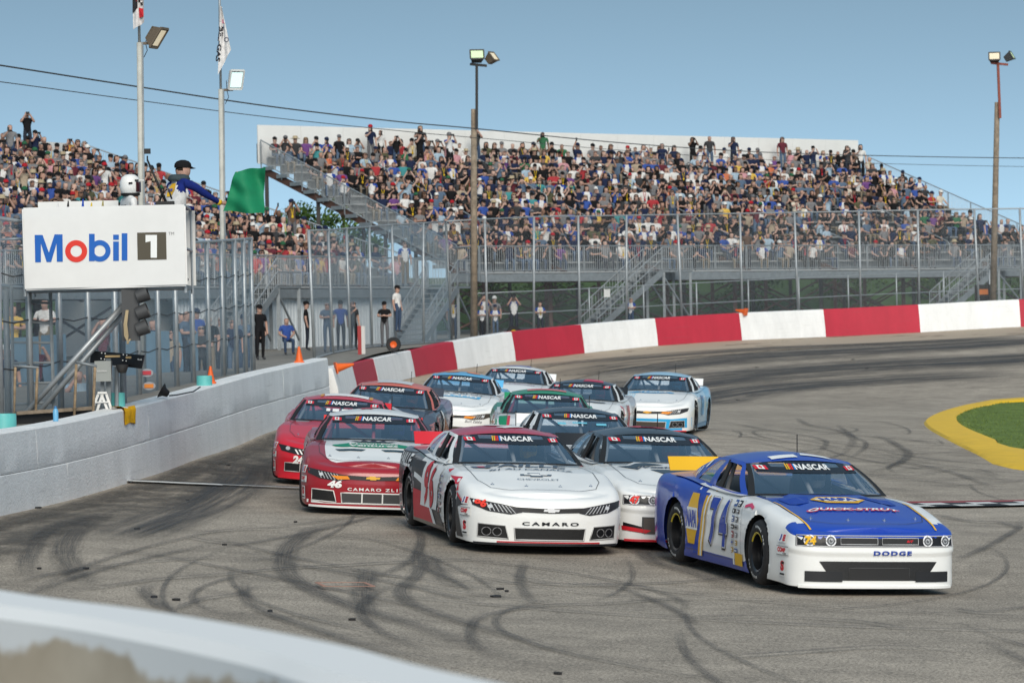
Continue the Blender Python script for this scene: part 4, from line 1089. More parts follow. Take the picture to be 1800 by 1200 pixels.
# ---- decals that follow the bodywork
AX = {'front': (lambda u, v: (Vector((u, -4, v)), Vector((0, 1, 0)))), 'top': (lambda u, v: (Vector((u, v, 3)), Vector((0, 0, -1)))),
      'right': (lambda u, v: (Vector((-3, -u, v)), Vector((1, 0, 0)))), 'left': (lambda u, v: (Vector((3, u, v)), Vector((-1, 0, 0))))}
for _nm, _sx in (('corner_right', -1), ('corner_left', 1)):
    _d = Vector((-_sx * .78, .626, 0)); _rt = _d.cross(Vector((0, 0, 1)))
    AX[_nm] = (lambda u, v, d=_d, rt=_rt, sx=_sx: (Vector((sx * .90, -2.06, 0)) + rt * u + Vector((0, 0, v)) - d * 2, d))
def drape(bvh, V, Fc, axis, layer=1, step=.09, maxd=None):
    bm = bmesh.new(); vs_ = [bm.verts.new((x, y, 0)) for x, y in V]
    for f in Fc:
        try: bm.faces.new([vs_[i] for i in f])
        except ValueError: pass
    xs = [p[0] for p in V]; ys = [p[1] for p in V]
    for ax, lo, hi in ((0, min(xs), max(xs)), (1, min(ys), max(ys))):
        k = int((hi - lo) / step)
        for i in range(1, k + 1):
            c = lo + (hi - lo) * i / (k + 1); co = [0, 0, 0]; no = [0, 0, 0]; co[ax] = c; no[ax] = 1
            bmesh.ops.bisect_plane(bm, geom=bm.verts[:] + bm.edges[:] + bm.faces[:], plane_co=co, plane_no=no)
    fn = AX[axis]; dead = []
    for v in bm.verts:
        o_, d_ = fn(v.co.x, v.co.y); loc, nr, idx, dist = bvh.ray_cast(o_, d_)
        if loc is None or (axis in ('right', 'left') and (abs(loc.x) < (.80 if v.co.y < .86 else .50) or abs(nr.z) > .93)): dead.append(v); continue
        if nr.dot(d_) > 0: nr = -nr
        v.co = loc - d_ * (.0035 * layer) * .6 + nr * (.0035 * layer)
    bmesh.ops.delete(bm, geom=dead, context='VERTS')
    for f in bm.faces: f.smooth = True
    me = bpy.data.meshes.new('decal'); bm.to_mesh(me); bm.free()
    return me
_DC = {}
def decal(car, name, V, Fc, axis, color, layer=1, key=None, glass=False, m=None, step=.09, parent=None):
    if key is not None:
        key = (car['st']['kind'], key, glass)
        if key in _DC: me = _DC[key]
        else: me = _DC[key] = drape(car['st']['wbvh' if glass else 'bvh'], V, Fc, axis, layer, step)
    else: me = drape(car['st']['wbvh' if glass else 'bvh'], V, Fc, axis, layer, step)
    if len(me.polygons) == 0: return None
    o = bpy.data.objects.new(name, me); COL.objects.link(o); o.parent = parent or car['root']
    mt = m or vinyl(color)
    if not me.materials: me.materials.append(mt)
    o.material_slots[0].link = 'OBJECT'; o.material_slots[0].material = mt
    return o
def poly(pts): return list(pts), [tuple(range(len(pts)))]
def rect(cx, cy, w, h, sk=0): return poly([(cx - w / 2 - sk, cy - h / 2), (cx + w / 2 - sk, cy - h / 2), (cx + w / 2 + sk, cy + h / 2), (cx - w / 2 + sk, cy + h / 2)])
def circ(cx, cy, r, ry=None, n=18): ry = ry or r; return poly([(cx + r * math.cos(2 * math.pi * i / n), cy + ry * math.sin(2 * math.pi * i / n)) for i in range(n)])
def ring(cx, cy, r0, r1, n=20):
    V = [(cx + r * math.cos(2 * math.pi * i / n), cy + r * math.sin(2 * math.pi * i / n)) for r in (r0, r1) for i in range(n)]
    return V, [(i, (i + 1) % n, n + (i + 1) % n, n + i) for i in range(n)]
def txt(s, cx, cy, w, h, bold=.02, shear=0.0, spacing=1.0, rot=0.0, flip=1):
    V, Fc = text_fit(s, w, h, bold, shear, spacing); c, sn = math.cos(rot), math.sin(rot)
    return [(cx + flip * (x * c - y * sn), cy + (x * sn + y * c) * (flip if flip < 0 else 1)) for x, y in V], Fc
def many(*pf):
    V = []; Fc = []
    for v, f in pf:
        o = len(V); V += list(v); Fc += [tuple(i + o for i in t) for t in f]
    return V, Fc
WHITE, BLACK, RED, YEL, NAVY, BLUE, SKYB, GRN, ORG, GREY = (.87, .88, .87), (.012, .013, .016), (.62, .018, .03), (.85, .48, .01), (.01, .03, .16), (.008, .055, .50), (.06, .38, .75), (.0, .25, .10), (.80, .10, .02), (.25, .26, .28)
def hood_text(car, s, a, w, h, color, layer=2, x=0, **k):
    """letters on the hood, readable from the front; a = distance of their middle ahead of the axles' midpoint"""
    V, Fc = txt(s, x, 0, w, h, **k); decal(car, 'hood_lettering', [(p[0], -a + p[1]) for p in V], Fc, 'top', color, layer)
def hood_poly(car, pts, color, layer=1, nm='hood_graphic', key=None, m=None):
    decal(car, nm, [(x, -a) for x, a in pts], [tuple(range(len(pts)))], 'top', color, layer, key=key, m=m)

def make_wheel(steer=0):
    pass
def wheel_meshes():
    t = MB(); W = .27
    prof = [(.205, -W / 2 + .02), (.225, -W / 2 + .004), (.285, -W / 2), (.322, -W / 2 + .018), (.340, -W / 2 + .05), (.345, -.06), (.345, .06), (.340, W / 2 - .05), (.322, W / 2 - .018), (.285, W / 2), (.225, W / 2 - .004), (.205, W / 2 - .02)]
    Mx = Matrix.Rotation(math.radians(90), 4, 'Y')
    t.lathe(prof, 36, Mx)
    r = MB(); r.lathe([(.0, -.03), (.05, -.03), (.075, -.01), (.11, -.015), (.15, .03), (.185, .03), (.195, .105), (.215, .120), (.212, .128), (.19, .118), (.185, -.12)], 28, Mx)
    for k in range(5):
        a = 2 * math.pi * k / 5; p = Vector((.02, math.cos(a) * .058, math.sin(a) * .058)); r.tube(p - Vector((.05, 0, 0)), p + Vector((.02, 0, 0)), .012, 6)
    r.tube((-.04, 0, 0), (.045, 0, 0), .03, 10)
    for k in range(8):
        a = 2 * math.pi * k / 8 + .2
        r.box((.033, math.cos(a) * .135, math.sin(a) * .135), (.008, .035, .05), Matrix.Rotation(a, 3, 'X'), 1)
    ring_ = MB(); [ring_.grid([[Mx @ Vector((r_ * math.cos(a), r_ * math.sin(a), z_)) for r_, z_ in ((.188, .1215), (.198, .1315), (.208, .1305))] for a in np.linspace(a0, a0 + 2.0, 11)]) for a0 in (2.2,)]
    let = MB(); x = W / 2 + .001
    for base in (.35, 3.5):
        for k in range(9):
            if k in (3,): continue
            a0 = base + k * .16; a1 = a0 + .11
            P = [[Vector((x - (.0 if rr < .29 else .007), math.cos(a) * rr, math.sin(a) * rr)) for rr in (.252, .272, .292)] for a in (a0, (a0 + a1) / 2, a1)]
            let.grid(P)
    tm = t.mesh('tyre'); rm = r.mesh('wheel'); lm = let.mesh('tyre_lettering'); gm = ring_.mesh('rim_ring')
    for m_, mm in ((tm, [M_TYRE]), (rm, [M_RIM, M_BLACK]), (lm, [vinyl((.62, .62, .60))]), (gm, [vinyl((.10, .10, .105))])):
        for q in mm: m_.materials.append(q)
        m_.polygons.foreach_set('use_smooth', [True] * len(m_.polygons)); m_.set_sharp_from_angle(angle=math.radians(40))
    return tm, rm, lm, gm
WHEELS = wheel_meshes()
_SH = {}
def shared(key, fn):
    if key not in _SH: _SH[key] = fn()
    return _SH[key]
def addmesh(name, me, mats, parent, loc=(0, 0, 0), rot=(0, 0, 0)):
    o = bpy.data.objects.new(name, me); COL.objects.link(o); o.parent = parent; o.location = loc; o.rotation_euler = rot
    if mats is not None:
        mats = mats if isinstance(mats, (list, tuple)) else [mats]
        while len(me.materials) < len(mats): me.materials.append(mats[len(me.materials)])
        for i, mt in enumerate(mats): o.material_slots[i].link = 'OBJECT'; o.material_slots[i].material = mt
    return o
def mesh_of(mb, smooth=None):
    me = mb.mesh('shape')
    if smooth is not None:
        me.polygons.foreach_set('use_smooth', [True] * len(me.polygons))
        if smooth < 180: me.set_sharp_from_angle(angle=math.radians(smooth))
    return me
def cage_mesh():
    m = MB(); r = .024
    for sg in (1, -1):
        m.path([(sg * .70, -.35, .30), (sg * .68, -.42, .86), (sg * .54, .02, 1.17), (sg * .53, .55, 1.20), (sg * .60, .62, .9), (sg * .66, .66, .3)], r, 8)
        m.path([(sg * .52, .56, 1.19), (sg * .50, 1.5, .85)], r, 8)
        for z in (.45, .62, .78): m.tube((sg * .72, -.40, z), (sg * .70, .66, z - .02), r * .9, 6)
    m.tube((-.54, .02, 1.17), (.54, .02, 1.17), r, 8); m.tube((-.53, .55, 1.20), (.53, .55, 1.20), r, 8); m.tube((-.65, .62, .72), (.65, .62, .72), r, 8)
    m.tube((-.66, -.40, .84), (.66, -.40, .84), r, 8)
    m.tube((-.53, .56, 1.19), (.60, .64, .45), r, 8); m.tube((0, .02, 1.17), (0, -.46, .86), .026, 8)
    return mesh_of(m, 180)
def interior_mesh():
    m = MB()
    m.box((0, .45, .24), (1.40, 2.3, .04)); m.box((0, -.52, .66), (1.42, .08, .46)); m.box((0, 1.42, .62), (1.36, .06, .7))
    for sg in (1, -1): m.box((sg * .80, .35, .50), (.05, 1.9, .64))
    m.box((0, -.66, .875), (1.36, .34, .03))
    return mesh_of(m)
def seat_mesh():
    m = MB(); x = .33
    m.box((x, .30, .42), (.46, .5, .14)); m.box((x, .56, .70), (.44, .12, .60), Matrix.Rotation(.15, 3, 'X')); m.box((x, .60, 1.04), (.30, .10, .20))
    for s in (-1, 1): m.box((x + s * .24, .42, .62), (.04, .30, .34)); m.box((x + s * .16, .50, 1.03), (.035, .24, .16))
    return mesh_of(m)
def steering_mesh():
    m = MB(); c = Vector((.33, -.16, .80)); Mr = Matrix.Translation(c) @ Matrix.Rotation(math.radians(68), 4, 'X')
    m.path([Mr @ Vector((math.cos(a) * .17, math.sin(a) * .17, 0)) for a in np.linspace(0, 2 * math.pi, 20, endpoint=False)], .015, 6, closed=True)
    for a in (.5, 2.6, 4.7): m.tube(Mr @ Vector((0, 0, 0)), Mr @ Vector((math.cos(a) * .17, math.sin(a) * .17, 0)), .010, 5)
    m.tube(c, c + Vector((0, -.36, -.05)), .02, 6)
    return mesh_of(m, 180)
def well_mesh():
    m = MB()
    for ac in (FA, RA):
        for sg in (1, -1):
            P = []
            for k in range(25):
                a = math.radians(-38 + k * (256 / 24)); y, z = -(ac + math.cos(a) * .396), TYRE_R + .012 + math.sin(a) * .396
                P.append([Vector((sg * .955 if k in () else sg * .93, y, max(z, .1))), Vector((sg * .52, y, max(z, .1)))])
            m.grid(P)
            m.add([Vector((sg * .52, -(ac + math.cos(a) * .396), max(.1, TYRE_R + math.sin(a) * .396))) for a in np.linspace(-.6, math.pi + .6, 20)], [tuple(range(20))])
    m.box((0, 0, .13), (1.5, 4.4, .03))
    return mesh_of(m)
def outline_path(car, pts, axis, r, m, name='trim', layer=1.5):
    """tube following the bodywork round a closed outline"""
    fn = AX[axis]; P = []
    k = len(pts)
    for i in range(k):
        a, b = pts[i], pts[(i + 1) % k]; n = max(1, int(math.hypot(b[0] - a[0], b[1] - a[1]) / .07))
        for j in range(n):
            u, v = a[0] + (b[0] - a[0]) * j / n, a[1] + (b[1] - a[1]) * j / n; o_, d_ = fn(u, v); loc, nr, _, _ = car['st']['bvh'].ray_cast(o_, d_)
            if loc is not None: P.append(loc - d_ * .004 * layer)
    if len(P) > 3: addmesh(name, mesh_of(MB().path(P, r, 5, closed=True), 180), m, car['root'])
def seam(car, pts, axis, w=.008, color=(.03, .03, .035), name='panel_gap'):
    V = []; Fc = []
    for (a, b) in zip(pts, pts[1:]):
        d = Vector((b[0] - a[0], b[1] - a[1])); d.normalize(); n = Vector((-d.y, d.x)) * w / 2; o = len(V)
        V += [(a[0] + n.x, a[1] + n.y), (a[0] - n.x, a[1] - n.y), (b[0] - n.x, b[1] - n.y), (b[0] + n.x, b[1] + n.y)]; Fc.append((o, o + 1, o + 2, o + 3))
    decal(car, name, V, Fc, axis, color, 1.2, key=('seam', axis, tuple(pts)))

GROUND_N = {}
def place_on_track(cx, cy, head):
    """world matrix of a car standing at (cx, cy), heading degrees off the lens axis"""
    h = math.radians(head); fwd = Vector((math.sin(h), -math.cos(h), 0)); c = Vector((cx, cy, 0))
    side_ = Vector((math.cos(h), math.sin(h), 0))
    zf = [tz(*(c + fwd * fa + side_ * sx).xy) for fa in (FA, RA) for sx in (.8, -.8)]
    z = sum(zf) / 4; pf = (zf[0] + zf[1] - zf[2] - zf[3]) / 2 / (FA - RA); rs = (zf[0] + zf[2] - zf[1] - zf[3]) / 2 / 1.6
    yv = -(fwd + Vector((0, 0, pf))).normalized(); xv = (side_ + Vector((0, 0, rs))).normalized(); zv = xv.cross(yv).normalized(); xv = yv.cross(zv)
    return Matrix(((xv.x, yv.x, zv.x, c.x), (xv.y, yv.y, zv.y, c.y), (xv.z, yv.z, zv.z, z + .034), (0, 0, 0, 1)))

def make_car(kind, M, label, colors, spoiler=WHITE, cage=None, splitter=BLACK, driver=True, steer=-4, rim=(.10, .10, .105), banner_black=(.012, .016, .024)):
    """colors: 9 slot colours (see build_body)"""
    st = style(kind); root = thing('race_car', (0, 0, 0), label, 'race car', 'stock cars in the pack'); root.matrix_world = M
    car = {'root': root, 'st': st, 'M': M}
    slots = [paint(c) for c in colors[:8]] + [M_BLACK]
    addmesh('body', st['body'], slots, root)
    for k, me in st['glass'].items():
        o = addmesh('windshield' if k == 'windshield' else ('rear_window' if k.startswith('rear') else 'quarter_window'), me, M_GLASS, root)
        me.polygons.foreach_set('use_smooth', [True] * len(me.polygons))
        if k == 'windshield': car['ws'] = o
    addmesh('interior', shared('interior', interior_mesh), M_INNER, root); addmesh('seat', shared('seat', seat_mesh), mat('black_race_seat', (.035, .04, .05), .6), root)
    addmesh('roll_cage', shared('cage', cage_mesh), cage or M_CAGE, root); addmesh('steering_wheel', shared('steering', steering_mesh), M_BLACK, root)
    addmesh('wheel_wells', shared('wells', well_mesh), M_BLACK, root)
    for ac, sg in ((FA, 1), (FA, -1), (RA, 1), (RA, -1)):
        rz = (0 if sg == 1 else math.pi) + (math.radians(steer) if ac == FA else 0)
        w = addmesh('wheel', WHEELS[1], None, root, (sg * .825, -ac, TYRE_R), (0, 0, rz)); addmesh('tyre', WHEELS[0], None, w); addmesh('tyre_lettering', WHEELS[2], None, w)['kind'] = 'stuff'; addmesh('rim_ring', WHEELS[3], vinyl(rim), w)
    # black windscreen edge, banner, flags
    wbf, wtf = st['wb'], st['wt']
    decal(car, 'windshield_banner', *poly([(-.662, 1.115), (.662, 1.115), (.635, 1.16), (.605, 1.192), (.30, 1.218), (0, 1.224), (-.30, 1.218), (-.605, 1.192), (-.635, 1.16)]), 'front', banner_black, 1, key='banner', glass=True)
    def edge_mesh():
        m = MB()
        for sg in (-1, 1):
            P = []
            for s in np.linspace(0, 1, 9):
                b_ = Vector((0, -.045 * math.sin(math.pi * s) - .004, .012 * math.sin(math.pi * s) + .004)); P.append([wbf(sg * .93).lerp(wtf(sg * .95), s) + b_, wbf(sg).lerp(wtf(sg), s) + b_ + Vector((sg * .012, 0, 0))])
            m.grid(P)
        m.grid([[wbf(t) + Vector((0, -.006, .003)), wbf(t).lerp(wtf(t), .04) + Vector((0, -.010, .006))] for t in np.linspace(-1, 1, 21)])
        return mesh_of(m, 180)
    addmesh('windshield_edge', shared(('edge', kind), edge_mesh), M_BLACK, root)
    zt_ = 1.172
    decal(car, 'banner_lettering', *txt('NASCAR', .04, zt_, .40, .052, bold=.035, shear=.18, spacing=1.05), 'front', WHITE, 2.2, key='nascar', glass=True)
    for i, (cx, c) in enumerate(((-.245, YEL), (-.222, YEL), (-.205, (.75, .03, .03)), (-.185, (.75, .03, .03)), (-.162, (.03, .25, .75)))):
        decal(car, 'banner_stripe', *rect(cx, zt_, .013, .052, .010), 'front', c, 2.2, key=('stripe', i), glass=True)
    for sg in (-1, 1):
        fx, fz_ = sg * .51, 1.157
        decal(car, 'flag_sticker', *rect(fx, fz_, .125, .036), 'front', (.68, .02, .04), 2.2, key=('flag', sg), glass=True)
        decal(car, 'flag_white', *many(rect(fx, fz_, .06, .036)), 'front', WHITE, 3, key=('flagw', sg), glass=True)
        decal(car, 'flag_leaf', *poly([(fx + x * .02, fz_ + y * .017) for x, y in ((0, -1), (.15, -.4), (.8, -.5), (.6, -.1), (1, .3), (.45, .35), (.4, .6), (0, 1), (-.4, .6), (-.45, .35), (-1, .3), (-.6, -.1), (-.8, -.5), (-.15, -.4))]), 'front', (.68, .02, .04), 3.6, key=('leaf', sg), glass=True)
    # spoiler, antenna, hood pins, mirrors
    sp = MB()
    sp.grid([[Vector((x, 2.36 - .10 * abs(x / .8) ** 3, .975)), Vector((x, 2.46 - .10 * abs(x / .8) ** 3, 1.13))] for x in np.linspace(-.72, .72, 13)]); sp.grid([[Vector((x, 2.475 - .10 * abs(x / .8) ** 3, 1.128)), Vector((x, 2.375 - .10 * abs(x / .8) ** 3, .975))] for x in np.linspace(-.72, .72, 13)])
    addmesh('spoiler', mesh_of(sp, 60), paint(spoiler), root)
    addmesh('antenna', shared('antenna', lambda: mesh_of(MB().tube((.25, .75, 1.26), (.25, .77, 1.48), .006, 5))), M_BLACK, root)
    def pins():
        m = MB()
        for x in (-.58, -.2, .2, .58):
            a = 2.02 - .10 * abs(x / .58) ** 2; loc, nr, _, _ = st['bvh'].ray_cast(Vector((x, -a, 3)), Vector((0, 0, -1))); m.tube(loc, loc + nr * .022, .010, 8); m.tube(loc, loc + nr * .006, .022, 10)
        return mesh_of(m, 40)
    addmesh('hood_pins', shared(('pins', kind), pins), M_CHROME, root)
    seam(car, [(-.70, -.72), (-.74, -1.3), (-.72, -1.75), (-.62, -2.02), (-.4, -2.13), (0, -2.17), (.4, -2.13), (.62, -2.02), (.72, -1.75), (.74, -1.3), (.70, -.72)], 'top', .007, (.05, .05, .055))
    for sd_, k_ in (('right', 1), ('left', -1)):
        seam(car, [(k_ * .86, .20), (k_ * .86, .55), (k_ * .80, .84)], sd_, .006, (.09, .09, .10)); seam(car, [(k_ * -.74, .20), (k_ * -.74, .88)], sd_, .006, (.09, .09, .10)); seam(car, [(k_ * .95, .195), (k_ * 0, .19), (k_ * -.93, .20)], sd_, .006, (.09, .09, .10))
    # window opening edge bar and net
    for sg in (1, -1):
        m = MB(); Lp, Up = st['Lp'], st['Up']; a_ = Lp(.40, sg).lerp(Up(.44, sg), .02); b_ = Lp(.45, sg).lerp(Up(.45, sg), .93)
        m.beam(a_ + Vector((-sg * .02, 0, .0)), b_ + Vector((-sg * .01, 0, 0)), .05, .03)
        addmesh('window_strap', mesh_of(m), M_BLACK, root)
    nt_ = MB(); Lp, Up = st['Lp'], st['Up']
    for k in range(6):
        p0 = .13 + .05 * k; nt_.beam(Lp(p0, 1).lerp(Up(p0, 1), .06) - Vector((.03, 0, 0)), Lp(p0, 1).lerp(Up(p0, 1), .86) - Vector((.03, 0, 0)), .02, .006)
    for q in (.2, .4, .6, .8): nt_.beam(Lp(.10, 1).lerp(Up(.10, 1), q) - Vector((.03, 0, 0)), Lp(.42, 1).lerp(Up(.42, 1), q) - Vector((.03, 0, 0)), .02, .006)
    addmesh('window_net', mesh_of(nt_), M_BLACK, root)
    # front lip
    def lip():
        P = []
        for x in np.linspace(-.84, .84, 25):
            loc, nr, _, _ = st['bvh'].ray_cast(Vector((x, -4, .13)), Vector((0, 1, 0))); y = loc.y if loc is not None else -2.0
            P.append([Vector((x, y - .018, .062)), Vector((x, y - .018, .088)), Vector((x, y + .16, .088)), Vector((x, y + .16, .062))])
        m = MB(); m.grid(P); return mesh_of(m, 40)
    addmesh('splitter', shared(('lip', kind), lip), paint(splitter), root)
    return car
def door_number(car, n, a, z, w, h, color, edge, sides=('right', 'left'), edge2=None, shear=.12):
    for s in sides:
        sg = 1 if s == 'right' else -1; gw = w / len(n)
        for gi, g in enumerate(n):
            gx = sg * a + (gi - (len(n) - 1) / 2) * gw
            for nm, col_, grow, ly, dx in (('number_shadow', edge2, .055, 1.9, -.016), ('number_outline', edge, .028, 2.5 + .1 * gi, 0), ('door_number', color, 0, 3.3, 0)):
                if col_ is None: continue
                decal(car, nm, *txt(g, gx + dx, z - (.010 if nm == 'number_shadow' else 0), gw * (.62 if g == '1' else .82) + grow, h + grow, bold=.045 + grow * .4, shear=shear), s, col_, ly)
def stickers(car, side, a0, z0, cols, rows, w, h, seed, gx=.02, gz=.02, cells=None):
    r = random.Random(seed); sg = 1 if side == 'right' else -1
    pal = [BLACK, (.05, .05, .06), (.45, .45, .45), (.35, .04, .05), (.05, .12, .35), (.6, .36, .03), (.3, .3, .32), (.65, .65, .65)]
    words = ['MAHLE', 'EIBACH', 'BRK', 'OIL', 'SPEED', 'TOOLS', 'GEAR', 'FUEL', 'AUTO']
    for i in range(rows):
        for j in range(cols):
            c = r.choice(pal); ww = w * r.uniform(.7, 1.1); hh = h * r.uniform(.7, 1.1); cx, cy = sg * a0 + j * (w + gx), z0 - i * (h + gz)
            decal(car, 'sponsor_sticker', *rect(cx, cy, ww, hh), side, c, 1.6)
            c2 = WHITE if sum(c) < 1.2 else r.choice([BLACK, RED, (.05, .1, .4)])
            decal(car, 'sticker_mark', *(many(rect(cx, cy + hh * .12, ww * .72, hh * .3), rect(cx, cy - hh * .25, ww * .5, hh * .14)) if r.random() < .4 else (circ(cx, cy, hh * .34) if r.random() < .4 else rect(cx, cy, ww * .78, hh * .34, hh * .08))), side, c2, 2.4)
def fender_logos(car, side='right', a=None, layer=2.0, z=(.55, .42, .24), shift=-.02):
    """the three contingency stickers on the corner between front wheel and headlight"""
    ax = 'corner_' + side; x = shift if side == 'right' else -shift
    decal(car, 'fender_sticker', *rect(x, z[0], .15, .095, .012), ax, WHITE, layer); decal(car, 'sticker_lettering', *txt('J', x - .035, z[0], .05, .065, bold=.06, shear=.2), ax, (.02, .06, .4), layer + .8)
    decal(car, 'sticker_lettering', *txt('E', x + .03, z[0], .06, .065, bold=.06, shear=.2), ax, RED, layer + .8)
    decal(car, 'fender_sticker', *rect(x + .005, z[1], .215, .085), ax, WHITE, layer); decal(car, 'sticker_edge', *many(rect(x + .005, z[1] + .044, .215, .006), rect(x + .005, z[1] - .044, .215, .006)), ax, (.2, .2, .2), layer + .8); decal(car, 'sticker_lettering', *txt('COMP', x - .01, z[1] + .008, .15, .05, bold=.05), ax, RED, layer + .8)
    decal(car, 'sticker_lettering', *txt('CAMS', x + .045, z[1] - .029, .06, .014, bold=.03), ax, BLACK, layer + .8)
    decal(car, 'fender_sticker', *rect(x + .01, z[2], .12, .17), ax, WHITE, layer); decal(car, 'sticker_lettering', *txt('S', x + .01, z[2] + .025, .07, .105, bold=.07), ax, RED, layer + .8)
    decal(car, 'sticker_mark', *many(rect(x + .01, z[2] - .06, .09, .018), rect(x + .022, z[2] + .055, .05, .022)), ax, BLACK, layer + .9)

# ---- front ends (printed lamps and grilles, as on the real cars; openings recessed in dark mesh)
def front_challenger(car, lamp_no=None, lower='wide', no_col=YEL):
    zc_ = .545
    decal(car, 'headlight_panel', *poly([(-.86, .487), (.86, .487), (.855, .60), (-.855, .60)]), 'front', BLACK, 1.2, key='panel')
    outline_path(car, [(-.855, .49), (.855, .49), (.85, .598), (-.85, .598)], 'front', .006, vinyl((.5, .5, .52)), 'panel_trim')
    for i, x in enumerate((-.74, -.53, .53, .74)):
        decal(car, 'headlight', *circ(x, zc_, .052), 'front', (.10, .11, .12), 2, key=('lamp', i)); decal(car, 'headlight_ring', *ring(x, zc_, .043, .056), 'front', (.85, .86, .9), 2.8, key=('lring', i))
        decal(car, 'headlight_lens', *many(ring(x, zc_, .018, .026), circ(x + .006, zc_ + .012, .008)), 'front', (.5, .52, .56), 2.9, key=('llens', i))
    for i, cx in enumerate((-.225, .225)):
        outline_path(car, [(cx - .2, zc_ - .033), (cx + .2, zc_ - .033), (cx + .2, zc_ + .033), (cx - .2, zc_ + .033)], 'front', .005, vinyl((.55, .56, .58)), 'grille_trim', 3)
        decal(car, 'upper_grille', *rect(cx, zc_, .385, .056), 'front', (.02, .02, .022), 2, key=('ug', i), m=M_CARBON)
    decal(car, 'grille_badge', *txt('R/T', .33, zc_, .075, .024, bold=.05, shear=.3), 'front', RED, 3)
    if lamp_no: decal(car, 'lamp_number', *txt(lamp_no, -.735, zc_, .11, .088, bold=.05, shear=.15), 'front', no_col, 4)
    if lower == 'wide':
        decal(car, 'lower_grille', *poly([(-.60, .16), (.60, .16), (.62, .36), (-.62, .36)][:0] + [(-.50, .145), (.50, .145), (.64, .335), (-.64, .335)]), 'front', BLACK, 1.5, key='lg', m=M_CARBON)
        for sg in (-1, 1): decal(car, 'air_deflector', *poly([(sg * .78, .13), (sg * .40, .13), (sg * .40, .235), (sg * .78, .235)][::sg]), 'front', (.02, .021, .024), 2.2, key=('ad', sg))
        decal(car, 'radiator_mesh', *rect(0, .215, .66, .11), 'front', (.01, .01, .01), 2.4, key='rm', m=M_BLACK)
        outline_path(car, [(-.33, .16), (.33, .16), (.33, .27), (-.33, .27)], 'front', .006, M_DKGREY, 'mesh_frame', 2)
        outline_path(car, [(-.50, .147), (.50, .147), (.64, .333), (-.64, .333)], 'front', .005, M_DKGREY, 'grille_frame', 1)
    else:
        decal(car, 'lower_grille', *rect(-.50, .255, .30, .19), 'front', (.05, .04, .035), 1.5, m=M_DKGREY); decal(car, 'lower_grille', *rect(.12, .25, .75, .2), 'front', BLACK, 1.5, m=M_CARBON)
def front_camaro(car, lamp_no=None, lettering='CAMARO', lcol=BLACK, duct='lamps', mesh=M_CARBON, frame=None, no_col=RED, lampc=(.03, .03, .034), amber=False, bowtie=(.75, .76, .78), grille_w=.40):
    zl = .475
    for sg in (-1, 1):
        pts = [(sg * .875, zl + .10), (sg * .60, zl + .058), (sg * .36, zl + .018), (sg * .33, zl - .035), (sg * .46, zl - .062), (sg * .70, zl - .032), (sg * .855, zl + .03)]
        decal(car, 'headlight', *poly(pts if sg == 1 else pts[::-1]), 'front', lampc, 1.6, key=('cl', sg))
        st_ = []
        for k in range(7):
            x0 = .40 + .045 * k; st_.append(poly([(sg * x0, zl - .050 + .004 * k), (sg * (x0 + .012), zl - .048 + .004 * k), (sg * (x0 + .085 - .006 * k), zl + .030 + .005 * k), (sg * (x0 + .075 - .006 * k), zl + .030 + .005 * k)][::sg]))
        decal(car, 'lamp_facets', *many(*st_), 'front', (.55, .57, .60), 2.6, key=('cf', sg))
        decal(car, 'lamp_bulb', *circ(sg * .68, zl + .022, .028, .020), 'front', (.6, .63, .66), 2.8, key=('cb', sg))
        if amber: decal(car, 'indicator_lens', *poly([(sg * .30, zl - .03), (sg * .46, zl - .038), (sg * .55, zl + .01), (sg * .33, zl + .008)][::sg]), 'front', (.85, .28, .02), 3.2, key=('ca', sg))
    decal(car, 'upper_grille', *poly([(-.36, zl - .030), (0, zl - .042), (.36, zl - .030), (.38, zl + .022), (0, zl + .008), (-.38, zl + .022)]), 'front', BLACK, 1.5, key='cug', m=M_CARBON)
    bt = [(-.09, -.016), (-.035, -.016), (-.035, -.03), (.045, -.03), (.045, -.016), (.09, -.016), (.10, .012), (.035, .012), (.035, .028), (-.045, .028), (-.045, .012), (-.08, .012)]
    decal(car, 'bowtie_badge', *poly([(x, zl - .008 + y * .8) for x, y in bt]), 'front', bowtie, 3, key=('bt', bowtie))
    g = grille_w
    decal(car, 'lower_grille', *poly([(-g, .125), (g, .125), (g + .015, .265), (-g - .015, .265)]), 'front', BLACK, 1.5, m=mesh)
    outline_path(car, [(-g, .127), (g, .127), (g + .015, .263), (-g - .015, .263)], 'front', .010, frame or vinyl((.55, .55, .55)), 'grille_frame', 1.5)
    if lettering: decal(car, 'nose_lettering', *txt(lettering, 0, .315, .66, .040, bold=.025, spacing=1.35), 'front', lcol, 2, key=('nl', lettering))
    for sg in (-1, 1):
        pts = [(sg * .475, .135), (sg * .80, .15), (sg * .80, .30), (sg * .515, .285)]
        decal(car, 'brake_duct', *poly(pts if sg == 1 else pts[::-1]), 'front', (.04, .04, .042), 1.6, key=('bd', sg), m=M_CARBON)
        outline_path(car, pts, 'front', .008, frame or vinyl((.5, .5, .5)), 'duct_frame', 1.5)
        if duct == 'lamps':
            for k, dx in enumerate((.60, .71)):
                decal(car, 'duct_opening', *circ(sg * dx, .215, .045, .05), 'front', (.008, .008, .009), 2.6, key=('do', sg, k)); decal(car, 'duct_ring', *ring(sg * dx, .215, .042, .050), 'front', (.25, .25, .26), 3.2, key=('dr', sg, k))
